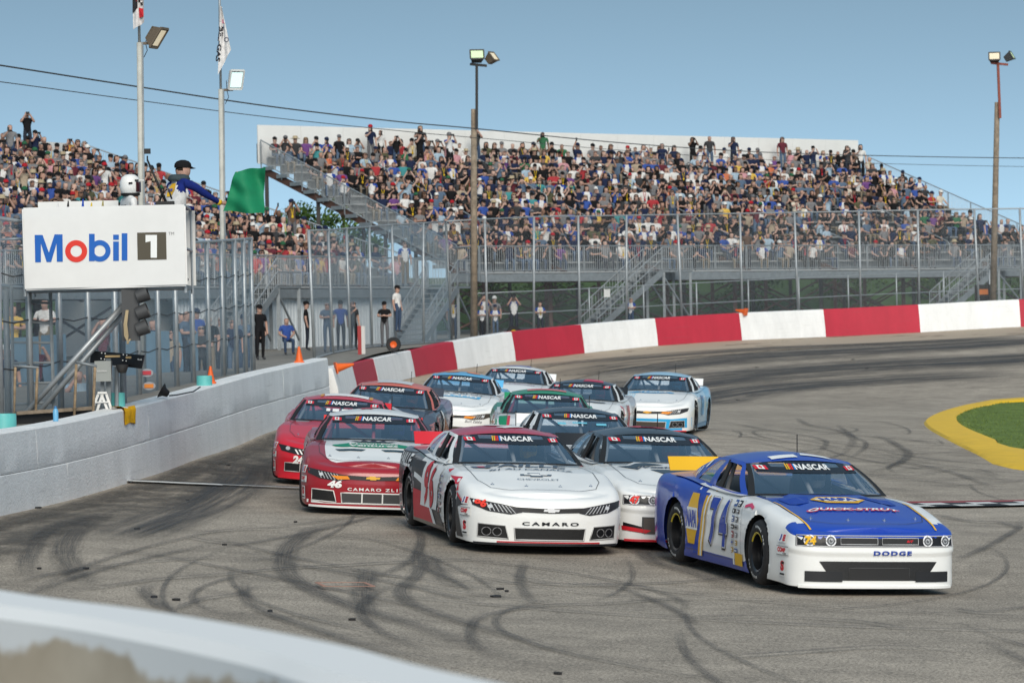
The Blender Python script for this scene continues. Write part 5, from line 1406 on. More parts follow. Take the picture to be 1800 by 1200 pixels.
def front_mustang(car):
    zl = .49
    for sg in (-1, 1):
        pts = [(sg * .86, zl + .085), (sg * .60, zl + .05), (sg * .36, zl + .02), (sg * .34, zl - .05), (sg * .50, zl - .065), (sg * .80, zl - .01)]
        decal(car, 'headlight', *poly(pts if sg == 1 else pts[::-1]), 'front', (.02, .022, .026), 1.6)
        decal(car, 'lamp_bars', *many(*[poly([(sg * (.40 + .06 * k), zl - .05), (sg * (.425 + .06 * k), zl - .05), (sg * (.475 + .06 * k), zl + .02), (sg * (.45 + .06 * k), zl + .02)][::sg]) for k in range(3)]), 'front', WHITE, 2.6)
        decal(car, 'lamp_bulb', *many(circ(sg * .70, zl + .03, .035, .028)), 'front', (.45, .48, .52), 2.6)
        decal(car, 'brake_duct', *rect(sg * .62, .24, .24, .13), 'front', BLACK, 1.6, m=M_CARBON); outline_path(car, [(sg * .62 - .12, .175), (sg * .62 + .12, .175), (sg * .62 + .12, .305), (sg * .62 - .12, .305)], 'front', .008, vinyl((.5, .5, .5)), 'duct_frame')
    decal(car, 'upper_grille', *poly([(-.34, zl - .06), (.34, zl - .06), (.36, zl + .02), (-.36, zl + .02)]), 'front', BLACK, 1.5, m=M_CARBON)
    decal(car, 'lower_grille', *poly([(-.42, .14), (.42, .14), (.44, .27), (-.44, .27)]), 'front', BLACK, 1.5, m=M_CARBON)
# ------------------------------------------------------------------ the twelve cars
BODY = lambda nose, hood, roof, pil, door, quarter, deck, skirt: [nose, hood, roof, pil, door, quarter, deck, skirt]
def hexa(cx, cy, w, h): return [(cx - w * .28, cy - h / 2), (cx + w * .28, cy - h / 2), (cx + w / 2, cy), (cx + w * .28, cy + h / 2), (cx - w * .28, cy + h / 2), (cx - w / 2, cy)]

# 74: blue and white, leading
B74 = (.006, .055, .43)
c = make_car('challenger', place_on_track(3.05, 37.25, 15.6), 'blue and white race car number 74 with yellow spoiler, leading the pack', BODY(WHITE, B74, B74, B74, WHITE, B74, B74, B74), spoiler=YEL, splitter=WHITE, steer=-2, rim=(.55, .42, .02))
front_challenger(c, '74')
decal(c, 'nose_lettering', *txt('DODGE', .14, .425, .42, .042, bold=.04, spacing=1.25), 'front', (.02, .06, .35), 2)
hood_poly(c, [(x, a) for x, a in hexa(-.02, 1.22, .62, .34)], YEL, 1.5); hood_poly(c, [(x, a) for x, a in hexa(-.02, 1.22, .55, .20)], WHITE, 2.2)
hood_text(c, 'NAPA', 1.22, .40, .16, (.02, .06, .42), 3, x=-.02, bold=.05)
hood_text(c, 'QUICK-STRUT', 1.66, 1.06, .105, (.7, .05, .12), 2.0, bold=.09, shear=.3); hood_text(c, 'QUICK-STRUT', 1.66, 1.02, .085, WHITE, 2.8, bold=.02, shear=.3)
for sx in (-1, 1): hood_poly(c, [(sx * .28, 1.02), (sx * .62, 1.02), (sx * .60, 1.34), (sx * .40, 1.38)][::sx], (.005, .045, .36), 1.0)
decal(c, 'roof_number', *poly([(-.33, -.02), (-.02, .0), (-.02, .16), (-.33, .12)]), 'top', WHITE, 1.5); decal(c, 'roof_number', *poly([(.05, .12), (.40, .05), (.36, .20), (.10, .28)]), 'top', WHITE, 1.5)
# right side graphics
decal(c, 'door_blue_field', *poly([(-.72, .16), (-.52, .16), (-.30, .93), (-.72, .93)]), 'right', B74, 1.1)
decal(c, 'yellow_stripe', *poly([(-.56, .15), (-.50, .15), (-.30, .90), (-.36, .90)]), 'right', YEL, 1.9); decal(c, 'yellow_stripe', *poly([(-.45, .15), (-.42, .15), (-.235, .88), (-.265, .88)]), 'right', YEL, 1.9)
decal(c, 'white_wedge', *poly([(-.50, .15), (-.45, .15), (-.265, .88), (-.30, .88)]), 'right', WHITE, 1.9)
door_number(c, '74', .12, .56, .62, .50, B74, WHITE, ('right',), BLACK)
decal(c, 'side_emblem', *poly([(-.86, .26), (-.66, .26), (-.535, .52), (-.60, .82), (-.80, .82), (-.92, .52)]), 'right', YEL, 1.8); decal(c, 'side_emblem_band', *poly([(-.905, .42), (-.56, .42), (-.575, .66), (-.885, .66)]), 'right', WHITE, 2.4)
decal(c, 'side_lettering', *txt('NAPA', -.73, .54, .30, .19, bold=.05), 'right', (.02, .06, .42), 3.2)
decal(c, 'quarter_lettering', *txt('QUICK-STRUT', -1.62, .855, .98, .10, bold=.09, shear=.25, rot=-.03), 'right', (.7, .05, .15), 1.8); decal(c, 'quarter_lettering', *txt('QUICK-STRUT', -1.62, .855, .95, .082, bold=.02, shear=.25, rot=-.03), 'right', WHITE, 2.6)
decal(c, 'skirt_stripe', *rect(.80, .215, .26, .13), 'right', YEL, 2.0); decal(c, 'skirt_stripe', *rect(.63, .215, .05, .13), 'right', WHITE, 2.0)
stickers(c, 'right', .58, .80, 2, 7, .095, .065, 5, .03, .018)
fender_logos(c)
decal(c, 'fender_crest', *poly([(.88, .80), (1.02, .83), (1.16, .80), (1.16, .77), (1.02, .795), (.88, .77)]), 'right', (.7, .05, .15), 1.8)
for s_ in (-1, 1): decal(c, 'fender_stripe', *poly([(s_ * .72, -1.2), (s_ * .735, -1.2), (s_ * .70, -2.22), (s_ * .68, -2.22)][::s_]), 'top', YEL, 1.6)
decal(c, 'roof_lettering', *txt('R. Evans', 0, 1.235, .34, .05, bold=.0, shear=.3), 'right', WHITE, 1.6)
decal(c, 'tail_stickers', *many(rect(-1.28, 1.02, .05, .08), rect(-1.18, 1.05, .05, .08), circ(-1.02, 1.13, .045)), 'right', WHITE, 1.6)

# 96: white with red roof
R96 = (.50, .015, .05)
c = make_car('camaro', place_on_track(-.13, 41.2, 12), 'white race car number 96 with red roof and black and red sides', BODY(WHITE, WHITE, R96, WHITE, WHITE, (.16, .17, .19), WHITE, (.05, .05, .055)), spoiler=RED, splitter=BLACK)
front_camaro(c, '96', 'CAMARO', BLACK)
decal(c, 'lamp_number', *txt('96', -.775, .525, .12, .085, bold=.05, shear=.2), 'front', (.85, .06, .04), 4)
hood_text(c, 'PAILLE', 1.02, 1.02, .24, (.09, .12, .16), 2, bold=.03, shear=.25); hood_text(c, '#1 AU CANADA', 1.30, 1.0, .10, (.10, .13, .17), 2, bold=.02, shear=.25)
bt = [(-.16, -.02), (-.06, -.02), (-.06, -.055), (.07, -.055), (.07, -.02), (.16, -.02), (.18, .025), (.06, .025), (.06, .06), (-.07, .06), (-.07, .025), (-.15, .025)]
hood_poly(c, [(x * 1.15, 1.56 - y * 1.25) for x, y in bt], (.10, .14, .19), 1.6); hood_poly(c, [(x * .85, 1.56 - y * .62) for x, y in bt], WHITE, 2.2)
hood_text(c, 'CHEVROLET', 1.74, .50, .06, (.12, .15, .19), 2, bold=.0)
hood_poly(c, [(-.66, .98), (-.46, .98), (-.43, 1.12), (-.64, 1.12)], (.10, .13, .2), 1.6); hood_poly(c, [(-.59, 1.01), (-.51, 1.01), (-.50, 1.09), (-.58, 1.09)], (.5, .03, .08), 2.2)
decal(c, 'roof_number', *txt('9', .05, .45, .5, .62, bold=.03), 'top', WHITE, 1.6)
decal(c, 'side_dark_field', *poly([(-1.5, .15), (.95, .15), (.62, .34), (.35, .58), (-.1, .9), (-.9, .93), (-2.4, .9), (-2.4, .5), (-1.5, .5)]), 'right', (.035, .036, .04), 1.1)
decal(c, 'side_red_field', *poly([(-1.0, .15), (.42, .15), (.10, .38), (-.25, .48), (-.95, .50)]), 'right', (.60, .02, .04), 1.8)
decal(c, 'side_white_stripe', *poly([(.28, .15), (.46, .15), (.02, .44), (-.35, .64), (-.9, .70), (-.9, .64), (-.3, .56), (-.02, .38)]), 'right', WHITE, 2.2)
decal(c, 'side_white_field', *poly([(-.50, .32), (.50, .32), (.70, .93), (-.40, .93)]), 'right', WHITE, 2.35)
door_number(c, '96', .02, .60, .64, .54, (.62, .015, .03), (.02, .02, .022), ('right',))
decal(c, 'quarter_lettering', *txt('PAILLE', -1.55, .82, .82, .16, bold=.03, shear=.15), 'right', WHITE, 2.4)
decal(c, 'wheel_flash', *poly([(.90, .83), (1.16, .86), (1.55, .82), (1.75, .64), (1.62, .62), (1.50, .74), (1.1, .80)]), 'right', (.62, .02, .05), 1.6)
decal(c, 'nose_flash', *poly([(1.74, .62), (2.02, .50), (1.80, .46), (1.90, .30), (1.98, .12), (1.74, .12)]), 'right', (.035, .036, .04), 1.3); decal(c, 'nose_flash', *poly([(1.74, .62), (2.05, .505), (2.02, .495), (1.74, .59)]), 'right', RED, 1.9)
fender_logos(c, layer=2.4); stickers(c, 'right', .64, .74, 2, 6, .085, .06, 9, .03, .02)
decal(c, 'lip_stripe', *rect(0, .10, 1.2, .016), 'front', (.5, .03, .04), 1.5)

# 47: black roof, white nose
K47 = (.02, .024, .03)
c = make_car('challenger', place_on_track(1.643, 42.33, 11), 'white race car number 47 with black roof beside the blue leader', BODY(WHITE, WHITE, K47, K47, WHITE, WHITE, WHITE, RED), spoiler=BLACK, splitter=RED)
front_challenger(c, '47', 'box', (.85, .05, .04))
hood_poly(c, [(-.66, 1.02), (-.30, .92), (-.10, 1.08), (-.50, 1.22)], (.05, .075, .10), 1.5); hood_poly(c, [(.10, .92), (.45, .92), (.62, 1.10), (.12, 1.10)], (.05, .075, .10), 1.5)
hood_poly(c, [(-.35, 1.42), (.35, 1.42), (.50, 1.72), (-.12, 1.80)], (.05, .075, .10), 1.5); hood_text(c, 'Weathertech', 1.28, 1.0, .11, (.05, .06, .08), 2.2, bold=.04, shear=.25)
decal(c, 'roof_number', *poly([(-.12, .32), (.22, .30), (.36, .42), (.28, .72), (.0, .66), (-.22, .52)]), 'top', (.50, .03, .06), 1.6); decal(c, 'roof_number', *poly([(-.05, .38), (.16, .37), (.10, .52), (-.02, .52)]), 'top', K47, 2.4)
decal(c, 'nose_flash', *poly([(-.93, .30), (-.50, .20), (-.60, .16), (-.93, .20)]), 'front', BLACK, 1.6); decal(c, 'nose_flash', *poly([(-.93, .25), (-.54, .195), (-.60, .16), (-.93, .20)]), 'front', RED, 2.3)
decal(c, 'duct_panel', *rect(-.50, .245, .26, .18), 'front', (.10, .085, .075), 2.2); fender_logos(c)
door_number(c, '47', -.02, .58, .55, .48, RED, BLACK, ('right', 'left'))

# 46: dark red with white hood
R46 = (.33, .008, .018)
c = make_car('camaro', place_on_track(-2.006, 47.5, 2.5), 'dark red race car number 46 with white hood and green crown emblem', BODY(R46, WHITE, WHITE, R46, R46, R46, R46, WHITE), spoiler=(.75, .03, .02), splitter=WHITE, cage=mat('red_roll_cage', (.55, .08, .10), .5))
front_camaro(c, '46', 'CAMARO ZL1', WHITE, duct='plain', frame=vinyl((.8, .8, .78)), mesh=M_DKGREY, amber=True, bowtie=(.80, .45, .05))
decal(c, 'nose_number', *txt('46', -.50, .375, .19, .10, bold=.06, shear=.15), 'front', WHITE, 2.4)
decal(c, 'chin_band', *poly([(-.95, .08), (.95, .08), (.95, .14), (.6, .135), (-.6, .135), (-.95, .20)][:0] + [(-.95, .06), (.95, .06), (.95, .17), (.64, .125), (-.64, .125), (-.95, .17)]), 'front', WHITE, 1.3)
for x in (-.135, .135): decal(c, 'grille_bar', *rect(x, .195, .018, .135), 'front', (.8, .8, .78), 3.0)
ov = [(math.cos(t) * .56, 1.34 + math.sin(t) * .16) for t in np.linspace(0, 2 * math.pi, 28, endpoint=False)]
hood_poly(c, ov, (.0, .24, .13), 1.6); hood_text(c, 'Krown-Pest', 1.29, .66, .10, WHITE, 2.4, bold=.04, shear=.1); hood_text(c, 'Ventures', 1.42, .66, .09, WHITE, 2.4, bold=.03, shear=.1)
hood_poly(c, [(-.22, 1.12), (.22, 1.12), (.34, .98), (.18, 1.06), (.14, .93), (.06, 1.05), (0, .90), (-.06, 1.05), (-.14, .93), (-.18, 1.06), (-.34, .98)], (.03, .035, .05), 1.6)
for sx in (-1, 1): hood_poly(c, [(sx * .10, 1.60), (sx * .52, 1.56), (sx * .46, 1.66), (sx * .16, 1.68)][::sx], (.02, .05, .07), 1.6)
decal(c, 'roof_star', *poly([(-.10 + .15 * math.cos(a) * (1 if k % 2 == 0 else .45), .45 + .22 * math.sin(a) * (1 if k % 2 == 0 else .45)) for k, a in enumerate(np.linspace(math.pi / 2, math.pi / 2 + 2 * math.pi, 10, endpoint=False))]), 'top', (.5, .03, .06), 1.6)
fender_logos(c); door_number(c, '46', -.02, .58, .55, .48, WHITE, BLACK, ('right', 'left')); decal(c, 'fender_seal', *circ(1.3, .80, .06), 'right', WHITE, 1.6)

# 24: bright red
R24 = (.60, .012, .03)
c = make_car('mustang', place_on_track(-2.811, 54.37, .5), 'bright red race car number 24 running next to the white wall', BODY(R24, R24, R24, R24, R24, R24, R24, R24), spoiler=RED, splitter=RED)
front_mustang(c)
decal(c, 'nose_number', *txt('24', -.53, .36, .17, .12, bold=.06, shear=.1), 'front', WHITE, 2.4); hood_poly(c, [(.30, .95), (.62, .95), (.60, 1.2), (.42, 1.2)], (.85, .45, .03), 1.6)
decal(c, 'roof_panel', *poly([(-.30, .12), (.40, .12), (.40, .70), (-.30, .70)]), 'top', WHITE, 1.4); decal(c, 'roof_stripe', *many(rect(-.34, .4, .05, .6), rect(.44, .4, .05, .6)), 'top', (.75, .35, .05), 1.8)
fender_logos(c)
decal(c, 'window_lettering', *many(rect(-.20, 1.07, .06, .04), rect(-.08, 1.07, .1, .04), rect(.06, 1.07, .1, .04)), 'front', WHITE, 2.2, glass=True)

# blue hood, black roof
c = make_car('camaro', place_on_track(.926, 52.07, 6), 'black roofed race car with blue and white hood lettering, just behind car 96', BODY(WHITE, WHITE, (.02, .03, .045), WHITE, WHITE, WHITE, WHITE, BLUE), spoiler=WHITE, splitter=BLUE)
front_camaro(c); hood_poly(c, [(-.6, 1.02), (.62, 1.02), (.66, 1.50), (-.5, 1.50)], (.05, .32, .68), 1.5); hood_text(c, 'BELL', 1.25, .8, .26, WHITE, 2.3, bold=.06, shear=.2)
hood_poly(c, [(-.7, .80), (-.25, .80), (-.25, .98), (-.66, .98)], (.10, .12, .13), 1.5)
decal(c, 'window_lettering', *many(rect(-.32, 1.06, .12, .03), rect(-.05, 1.075, .22, .02), rect(.28, 1.06, .16, .03)), 'front', (.15, .5, .65), 2.2, glass=True); door_number(c, '17', -.02, .58, .5, .46, BLUE, WHITE)
# green roof
c = make_car('camaro', place_on_track(.529, 61.05, 1), 'green roofed race car with white hood and red edge stripes', BODY(WHITE, WHITE, GRN, GRN, WHITE, GRN, WHITE, GRN), spoiler=GRN, splitter=GRN, cage=mat('crimson_roll_cage', (.5, .03, .07), .5))
front_camaro(c)
for s_ in (-1, 1):
    decal(c, 'fender_band', *poly([(s_ * .70, -1.1), (s_ * .92, -1.1), (s_ * .92, -2.2), (s_ * .74, -2.2)][::s_]), 'top', GRN, 1.2); decal(c, 'fender_stripe', *poly([(s_ * .66, -1.1), (s_ * .71, -1.1), (s_ * .75, -2.2), (s_ * .70, -2.2)][::s_]), 'top', (.6, .03, .06), 1.8)
hood_text(c, 'Castrol', 1.6, .7, .2, (.6, .03, .06), 2, bold=.04, shear=.2); decal(c, 'roof_band', *rect(0, .3, .7, .3), 'top', (.6, .2, .2), 1.6); door_number(c, '59', -.02, .58, .5, .46, (.6, .03, .06), WHITE)
# orange and charcoal
CH = (.05, .06, .085)
c = make_car('mustang', place_on_track(-2.256, 60.86, -4), 'orange roofed race car with charcoal hood beside the wall end', BODY(CH, CH, (.72, .13, .06), (.72, .13, .06), CH, (.25, .2, .28), CH, ORG), spoiler=CH, splitter=ORG)
front_mustang(c); decal(c, 'roof_panel', *rect(.02, .35, .62, .5), 'top', (.6, .62, .64), 1.6)
decal(c, 'side_orange_swirl', *poly([(-2.1, .2), (-1.2, .2), (-.4, .45), (-.9, .8), (-1.9, .7)]), 'left', (.45, .2, .2), 1.4); decal(c, 'side_orange_swirl', *poly([(-.2, .2), (.6, .2), (.9, .5), (.2, .75)]), 'left', (.5, .22, .12), 1.4); door_number(c, '3', .0, .60, .3, .5, WHITE, BLACK)
fender_logos(c, 'left'); hood_poly(c, [(-.62, .85), (.1, .8), (.35, 1.35), (.28, 1.38), (.05, .95), (-.6, .95)], (.45, .47, .52), 1.5)
# pale blue roof, white nose
LB = (.12, .46, .78)
c = make_car('camaro', place_on_track(-1.183, 71.5, -4), 'pale blue roofed race car with white nose and black hood lettering', BODY(WHITE, WHITE, LB, WHITE, WHITE, LB, WHITE, ORG), spoiler=LB, splitter=ORG)
front_camaro(c, lettering='', lampc=(.06, .05, .04), amber=True, bowtie=(.85, .45, .05), mesh=mat('brown_grille', (.06, .045, .035), .6)); hood_text(c, 'ASSA ABLOY', 1.08, 1.2, .13, (.06, .07, .09), 2, bold=.02); hood_poly(c, [(-.62, 1.32), (.55, 1.32), (.52, 1.52), (-.60, 1.50)], (.08, .42, .72), 1.5); hood_text(c, 'ICELAND', 1.41, .95, .11, WHITE, 2.3, bold=.05)
for x in (-.22, .22): decal(c, 'roof_dot', *circ(x, .35, .15, .17), 'top', (.80, .28, .14), 1.6)
for s_ in ('left', 'right'): decal(c, 'pillar_panel', *poly([(-.1, .98), (.2, .95), (-.2, 1.2), (-.3, 1.2)]), s_, LB, 1.5)
decal(c, 'nose_script', *txt('Burt Eddie', .50, .385, .34, .05, bold=0, shear=.35), 'front', (.1, .1, .12), 2); door_number(c, '28', -.02, .58, .5, .46, BLACK, WHITE)
# white car at the back left
c = make_car('camaro', place_on_track(.016, 80.77, -6), 'all white race car at the back of the outside line', BODY(WHITE, WHITE, WHITE, WHITE, WHITE, WHITE, WHITE, WHITE), spoiler=WHITE, splitter=BLUE)
front_camaro(c); hood_text(c, 'Gates Custom', 1.15, 1.1, .14, (.25, .12, .22), 2, bold=.02, shear=.3); decal(c, 'roof_panel', *rect(0, .35, .6, .3), 'top', (.25, .28, .6), 1.6); door_number(c, '9', .0, .60, .3, .5, BLACK, WHITE)
# black roof with red figure
c = make_car('camaro', place_on_track(1.368, 69.84, -7), 'white race car with black and red roof ahead of the far blue one', BODY(WHITE, WHITE, (.025, .03, .045), WHITE, WHITE, (.5, .5, .52), WHITE, RED), spoiler=BLACK, splitter=RED)
front_camaro(c); decal(c, 'roof_number', *poly([(.0, .0), (.42, .05), (.36, .5), (.05, .4)]), 'top', (.55, .04, .1), 1.6); decal(c, 'side_red_flash', *poly([(-1.6, .5), (-1.0, .45), (-.9, .75), (-1.5, .85)]), 'left', (.6, .03, .08), 1.6); hood_poly(c, [(-.1, 1.1), (.55, 1.05), (.6, 1.2), (.2, 1.3)], (.12, .14, .17), 1.6)
door_number(c, '20', -.02, .58, .5, .46, RED, WHITE)
# far blue and white
FB = (.04, .36, .70)
c = make_car('camaro', place_on_track(3.266, 76.63, -9), 'white and bright blue race car alone at the back right of the pack', BODY(WHITE, WHITE, (.35, .58, .75), WHITE, (.45, .66, .82), (.25, .52, .75), WHITE, FB), spoiler=WHITE, splitter=(.7, .05, .06))
front_camaro(c, lettering='', amber=True, bowtie=(.8, .4, .05), mesh=mat('brown_grille', (.06, .045, .035), .6))
decal(c, 'chin_band', *poly([(-.93, .075), (.93, .075), (.93, .37), (.55, .33), (-.55, .33), (-.93, .37)]), 'front', (.03, .38, .72), 1.0)
hood_poly(c, [(math.cos(t) * .50 - .05, 1.22 + math.sin(t) * .17) for t in np.linspace(0, 2 * math.pi, 24, endpoint=False)], (.05, .33, .62), 1.6); hood_text(c, 'THREE', 1.24, .7, .13, WHITE, 2.4, bold=.05, shear=.2)
for k in range(6): hood_poly(c, [(-.66 + .05 * k, .9), (-.64 + .05 * k, .9), (-.62 + .05 * k, 1.9), (-.66 + .05 * k, 1.9)][::-1], (.45, .65, .78), 1.3)
door_number(c, '18', -.02, .58, .5, .46, FB, WHITE)
# ------------------------------------------------------------------ people
# body grown from a jointed skeleton; forward is -Y, z = 0 on the seat (sitting) or the ground (standing)
S_SKIN, S_TOP, S_SLEEVE, S_LEG, S_HAIR, S_SHOE = range(6)
def skeleton(pose):
    sit = pose.startswith('sit')
    hz = 0 if sit else .90
    J = {}; E = []
    def j(n, x, y, z, r, ry=None): J[n] = (Vector((x, y, z)), (r, ry or r))
    def e(a, b, reg): E.append((a, b, reg))
    ln = -.05 if 'lean' in pose else 0.0
    j('pel', 0, .0, hz + .10, .155, .125); j('sp', 0, .02 + ln * .4, hz + .27, .145, .115); j('ch', 0, .03 + ln, hz + .45, .165, .12); j('nk', 0, .02 + ln * 1.3, hz + .575, .062)
    j('hb', 0, -.012 + ln * 1.5, hz + .632, .084, .097); j('hd', 0, .0 + ln * 1.5, hz + .718, .097, .116); j('ht', 0, .012 + ln * 1.5, hz + .790, .080, .094)
    e('pel', 'sp', S_TOP); e('sp', 'ch', S_TOP); e('ch', 'nk', S_SKIN); e('nk', 'hb', S_SKIN); e('hb', 'hd', S_SKIN); e('hd', 'ht', S_SKIN)
    arms = {'lap': ((.25, .0, .27), (.11, -.24, .17), (.06, -.31, .15)), 'cross': ((.25, -.03, .29), (.06, -.19, .30), (-.05, -.20, .33)), 'photo': ((.25, -.16, .40), (.10, -.22, .64), (.05, -.22, .71)),
            'up': ((.30, -.10, .62), (.22, -.16, .86), (.19, -.17, .94)), 'down': ((.25, .04, .22), (.25, -.02, -.02), (.245, -.05, -.10)), 'knee': ((.26, -.08, .28), (.16, -.32, .16), (.14, -.40, .14)),
            'point': ((.40, -.06, .42), (.62, -.14, .36), (.70, -.16, .35)), 'phone1': ((.25, -.12, .34), (.12, -.28, .50), (.08, -.31, .57))}
    kind = pose.split('_')[1]
    lr = {'lap': ('lap', 'lap'), 'cross': ('cross', 'cross'), 'photo': ('photo', 'photo'), 'mix': ('photo', 'lap'), 'knee': ('knee', 'knee'), 'up': ('up', 'lap'), 'down': ('down', 'down'), 'phone': ('phone1', 'lap'), 'flag': ('point', 'down'), 'phonest': ('phone1', 'down'), 'arms': ('photo', 'photo')}[kind]
    for sg, a in ((-1, lr[0]), (1, lr[1])):
        n = 'L' if sg > 0 else 'R'; el, wr, hn = arms[a]
        j('sh' + n, sg * .19, .03 + ln, hz + .50, .068); j('el' + n, sg * el[0], el[1] + ln, hz + el[2], .047); j('wr' + n, sg * wr[0], wr[1] + ln, hz + wr[2], .033); j('hn' + n, sg * hn[0], hn[1] + ln, hz + hn[2], .040, .028)
        m = [(J['sh' + n][0][i] + J['el' + n][0][i]) / 2 for i in range(3)]; j('um' + n, *m, .054)
        e('ch', 'sh' + n, S_SLEEVE); e('sh' + n, 'um' + n, S_SLEEVE); e('um' + n, 'el' + n, S_SKIN if 'bare' in pose or True else S_SLEEVE); e('el' + n, 'wr' + n, S_SKIN); e('wr' + n, 'hn' + n, S_SKIN)
        j('hp' + n, sg * .095, -.02, hz + .045, .088)
        if sit: kn, an, to = (.14, -.42, .05), (.13, -.38, -.36), (.14, -.52, -.40)
        else: kn, an, to = (.10, -.02, -.42), (.10, .02, -.82), (.12, -.12, -.865)
        j('kn' + n, sg * kn[0], kn[1], hz + kn[2], .064); j('an' + n, sg * an[0], an[1], hz + an[2], .046); j('to' + n, sg * to[0], to[1], hz + to[2], .040, .034)
        e('pel', 'hp' + n, S_LEG); e('hp' + n, 'kn' + n, S_LEG); e('kn' + n, 'an' + n, S_LEG); e('an' + n, 'to' + n, S_SHOE)
    return J, E
def seg_dist(p, a, b):
    ab = b - a; t = max(0, min(1, (p - a).dot(ab) / max(ab.length_squared, 1e-9))); return (p - a - ab * t).length
def grow(J, E, levels=1, name='person'):
    names = list(J); idx = {n: i for i, n in enumerate(names)}
    me = bpy.data.meshes.new(name); me.from_pydata([tuple(J[n][0]) for n in names], [(idx[a], idx[b]) for a, b, _ in E], [])
    ob = bpy.data.objects.new(name, me); COL.objects.link(ob)
    md = ob.modifiers.new('skin', 'SKIN'); md.use_smooth_shade = True; md.branch_smoothing = .4
    for i, n in enumerate(names): me.skin_vertices[0].data[i].radius = J[n][1]; me.skin_vertices[0].data[i].use_root = (n == 'pel')
    if levels: sb = ob.modifiers.new('sub', 'SUBSURF'); sb.levels = levels; sb.render_levels = levels
    dg = bpy.context.evaluated_depsgraph_get(); ev = ob.evaluated_get(dg); m2 = ev.to_mesh()
    V = [v.co.copy() for v in m2.vertices]; Fc = [tuple(p.vertices) for p in m2.polygons]
    ev.to_mesh_clear(); bpy.data.objects.remove(ob); bpy.data.meshes.remove(me)
    hd = J['hd'][0]; reg = []
    for f in Fc:
        c = sum((V[i] for i in f), Vector()) / len(f)
        best = min(E, key=lambda q: seg_dist(c, J[q[0]][0], J[q[1]][0]) - .5 * (J[q[0]][1][0] + J[q[1]][1][0])); r_ = best[2]
        if r_ == S_SKIN and best[0] in ('hb', 'hd', 'nk') and c.z > hd.z - .06 and (c.z > hd.z + .055 or c.y > hd.y + .035): r_ = S_HAIR
        if best[0] == 'ch' and best[1] == 'nk' and c.z < J['nk'][0].z - .02: r_ = S_TOP
        reg.append(r_)
    return V, Fc, reg
POSES = {}
def pose_data(p, levels=1):
    if (p, levels) not in POSES:
        J, E = skeleton(p); POSES[(p, levels)] = (*grow(J, E, levels), J)
    return POSES[(p, levels)]
def head_gear(kind, J):
    """cap, hat, long hair, sunglasses or camera as small meshes in the body's frame"""
    m = MB(); hd = J['hd'][0]; top = J['ht'][0]
    if kind == 'cap':
        c = Vector((0, hd.y + .004, hd.z + .035))
        prof = [(.104, 0), (.106, .03), (.098, .065), (.072, .095), (.03, .112), (.001, .114)]
        m.lathe(prof, 12, Matrix.Translation(c) @ Matrix.Diagonal((.92, 1.08, 1, 1)))
        P = [[Vector((c.x + x * .085, c.y - .09 - (1 - x * x) * t * .095, c.z + .012 - t * .018 * (1 + .4 * x * x))) for t in (0, .5, 1)] for x in np.linspace(-1, 1, 7)]
        m.grid(P); m.grid([[p + Vector((0, 0, -.008)) for p in reversed(r)] for r in P])
    elif kind == 'hat':
        c = Vector((0, hd.y, hd.z + .04)); m.lathe([(.20, -.01), (.20, .0), (.11, .012), (.105, .07), (.09, .11), (.001, .118)], 14, Matrix.Translation(c))
    elif kind == 'long_hair':
        c = Vector((0, hd.y + .02, hd.z - .02)); P = []
        for z, r, y in ((.125, .02, .0), (.115, .075, 0), (.07, .102, .005), (.0, .108, .02), (-.09, .11, .035), (-.19, .105, .05), (-.25, .07, .06)):
            P.append([Vector((c.x + r * math.sin(a), c.y + y + r * .95 * math.cos(a), c.z + z)) for a in np.linspace(-1.9 if z < .08 else -3.1, 1.9 if z < .08 else 3.1, 12)])
        m.grid(P)
    elif kind == 'sunglasses':
        for sx in (-1, 1): m.box((sx * .036, hd.y - .098, hd.z + .012), (.056, .018, .036))
        m.box((0, hd.y - .098, hd.z + .022), (.02, .012, .01))
        for sx in (-1, 1): m.box((sx * .078, hd.y - .05, hd.z + .02), (.008, .09, .012))
    elif kind == 'camera':
        h = (J['hnL'][0] + J['hnR'][0]) / 2; m.box(h + Vector((0, -.01, .02)), (.13, .06, .08)); m.tube(h + Vector((0, -.03, .015)), h + Vector((0, -.12, .015)), .035, 10)
    elif kind == 'phone':
        h = J['hnR'][0]; m.box(h + Vector((0, -.02, .05)), (.075, .012, .15))
    elif kind == 'lanyard':
        c = J['ch'][0]
        m.beam(c + Vector((-.055, -.105, .10)), c + Vector((-.004, -.135, -.16)), .018, .004, up=(0, 1, 0)); m.beam(c + Vector((.055, -.105, .10)), c + Vector((.004, -.135, -.16)), .018, .004, up=(0, 1, 0)); m.box(c + Vector((0, -.14, -.21)), (.07, .006, .10))
    return m
_GEAR = {}
def gear_mesh(kind, pose):
    k = (kind, pose)
    if k not in _GEAR:
        mb = head_gear(kind, pose_data(pose)[3]); _GEAR[k] = (mb, mesh_of(mb, 50))
    return _GEAR[k]
_BM = {}
def body_mesh(pose, levels=1):
    k = (pose, levels)
    if k not in _BM:
        V, Fc, reg, J = pose_data(pose, levels); me = bpy.data.meshes.new('person'); me.from_pydata([tuple(v) for v in V], [], Fc)
        me.polygons.foreach_set('material_index', reg); me.polygons.foreach_set('use_smooth', [True] * len(Fc)); _BM[k] = me
    return _BM[k]
SKIN = [cloth((.50, .31, .245)), cloth((.42, .25, .19)), cloth((.56, .37, .30)), cloth((.24, .14, .10))]
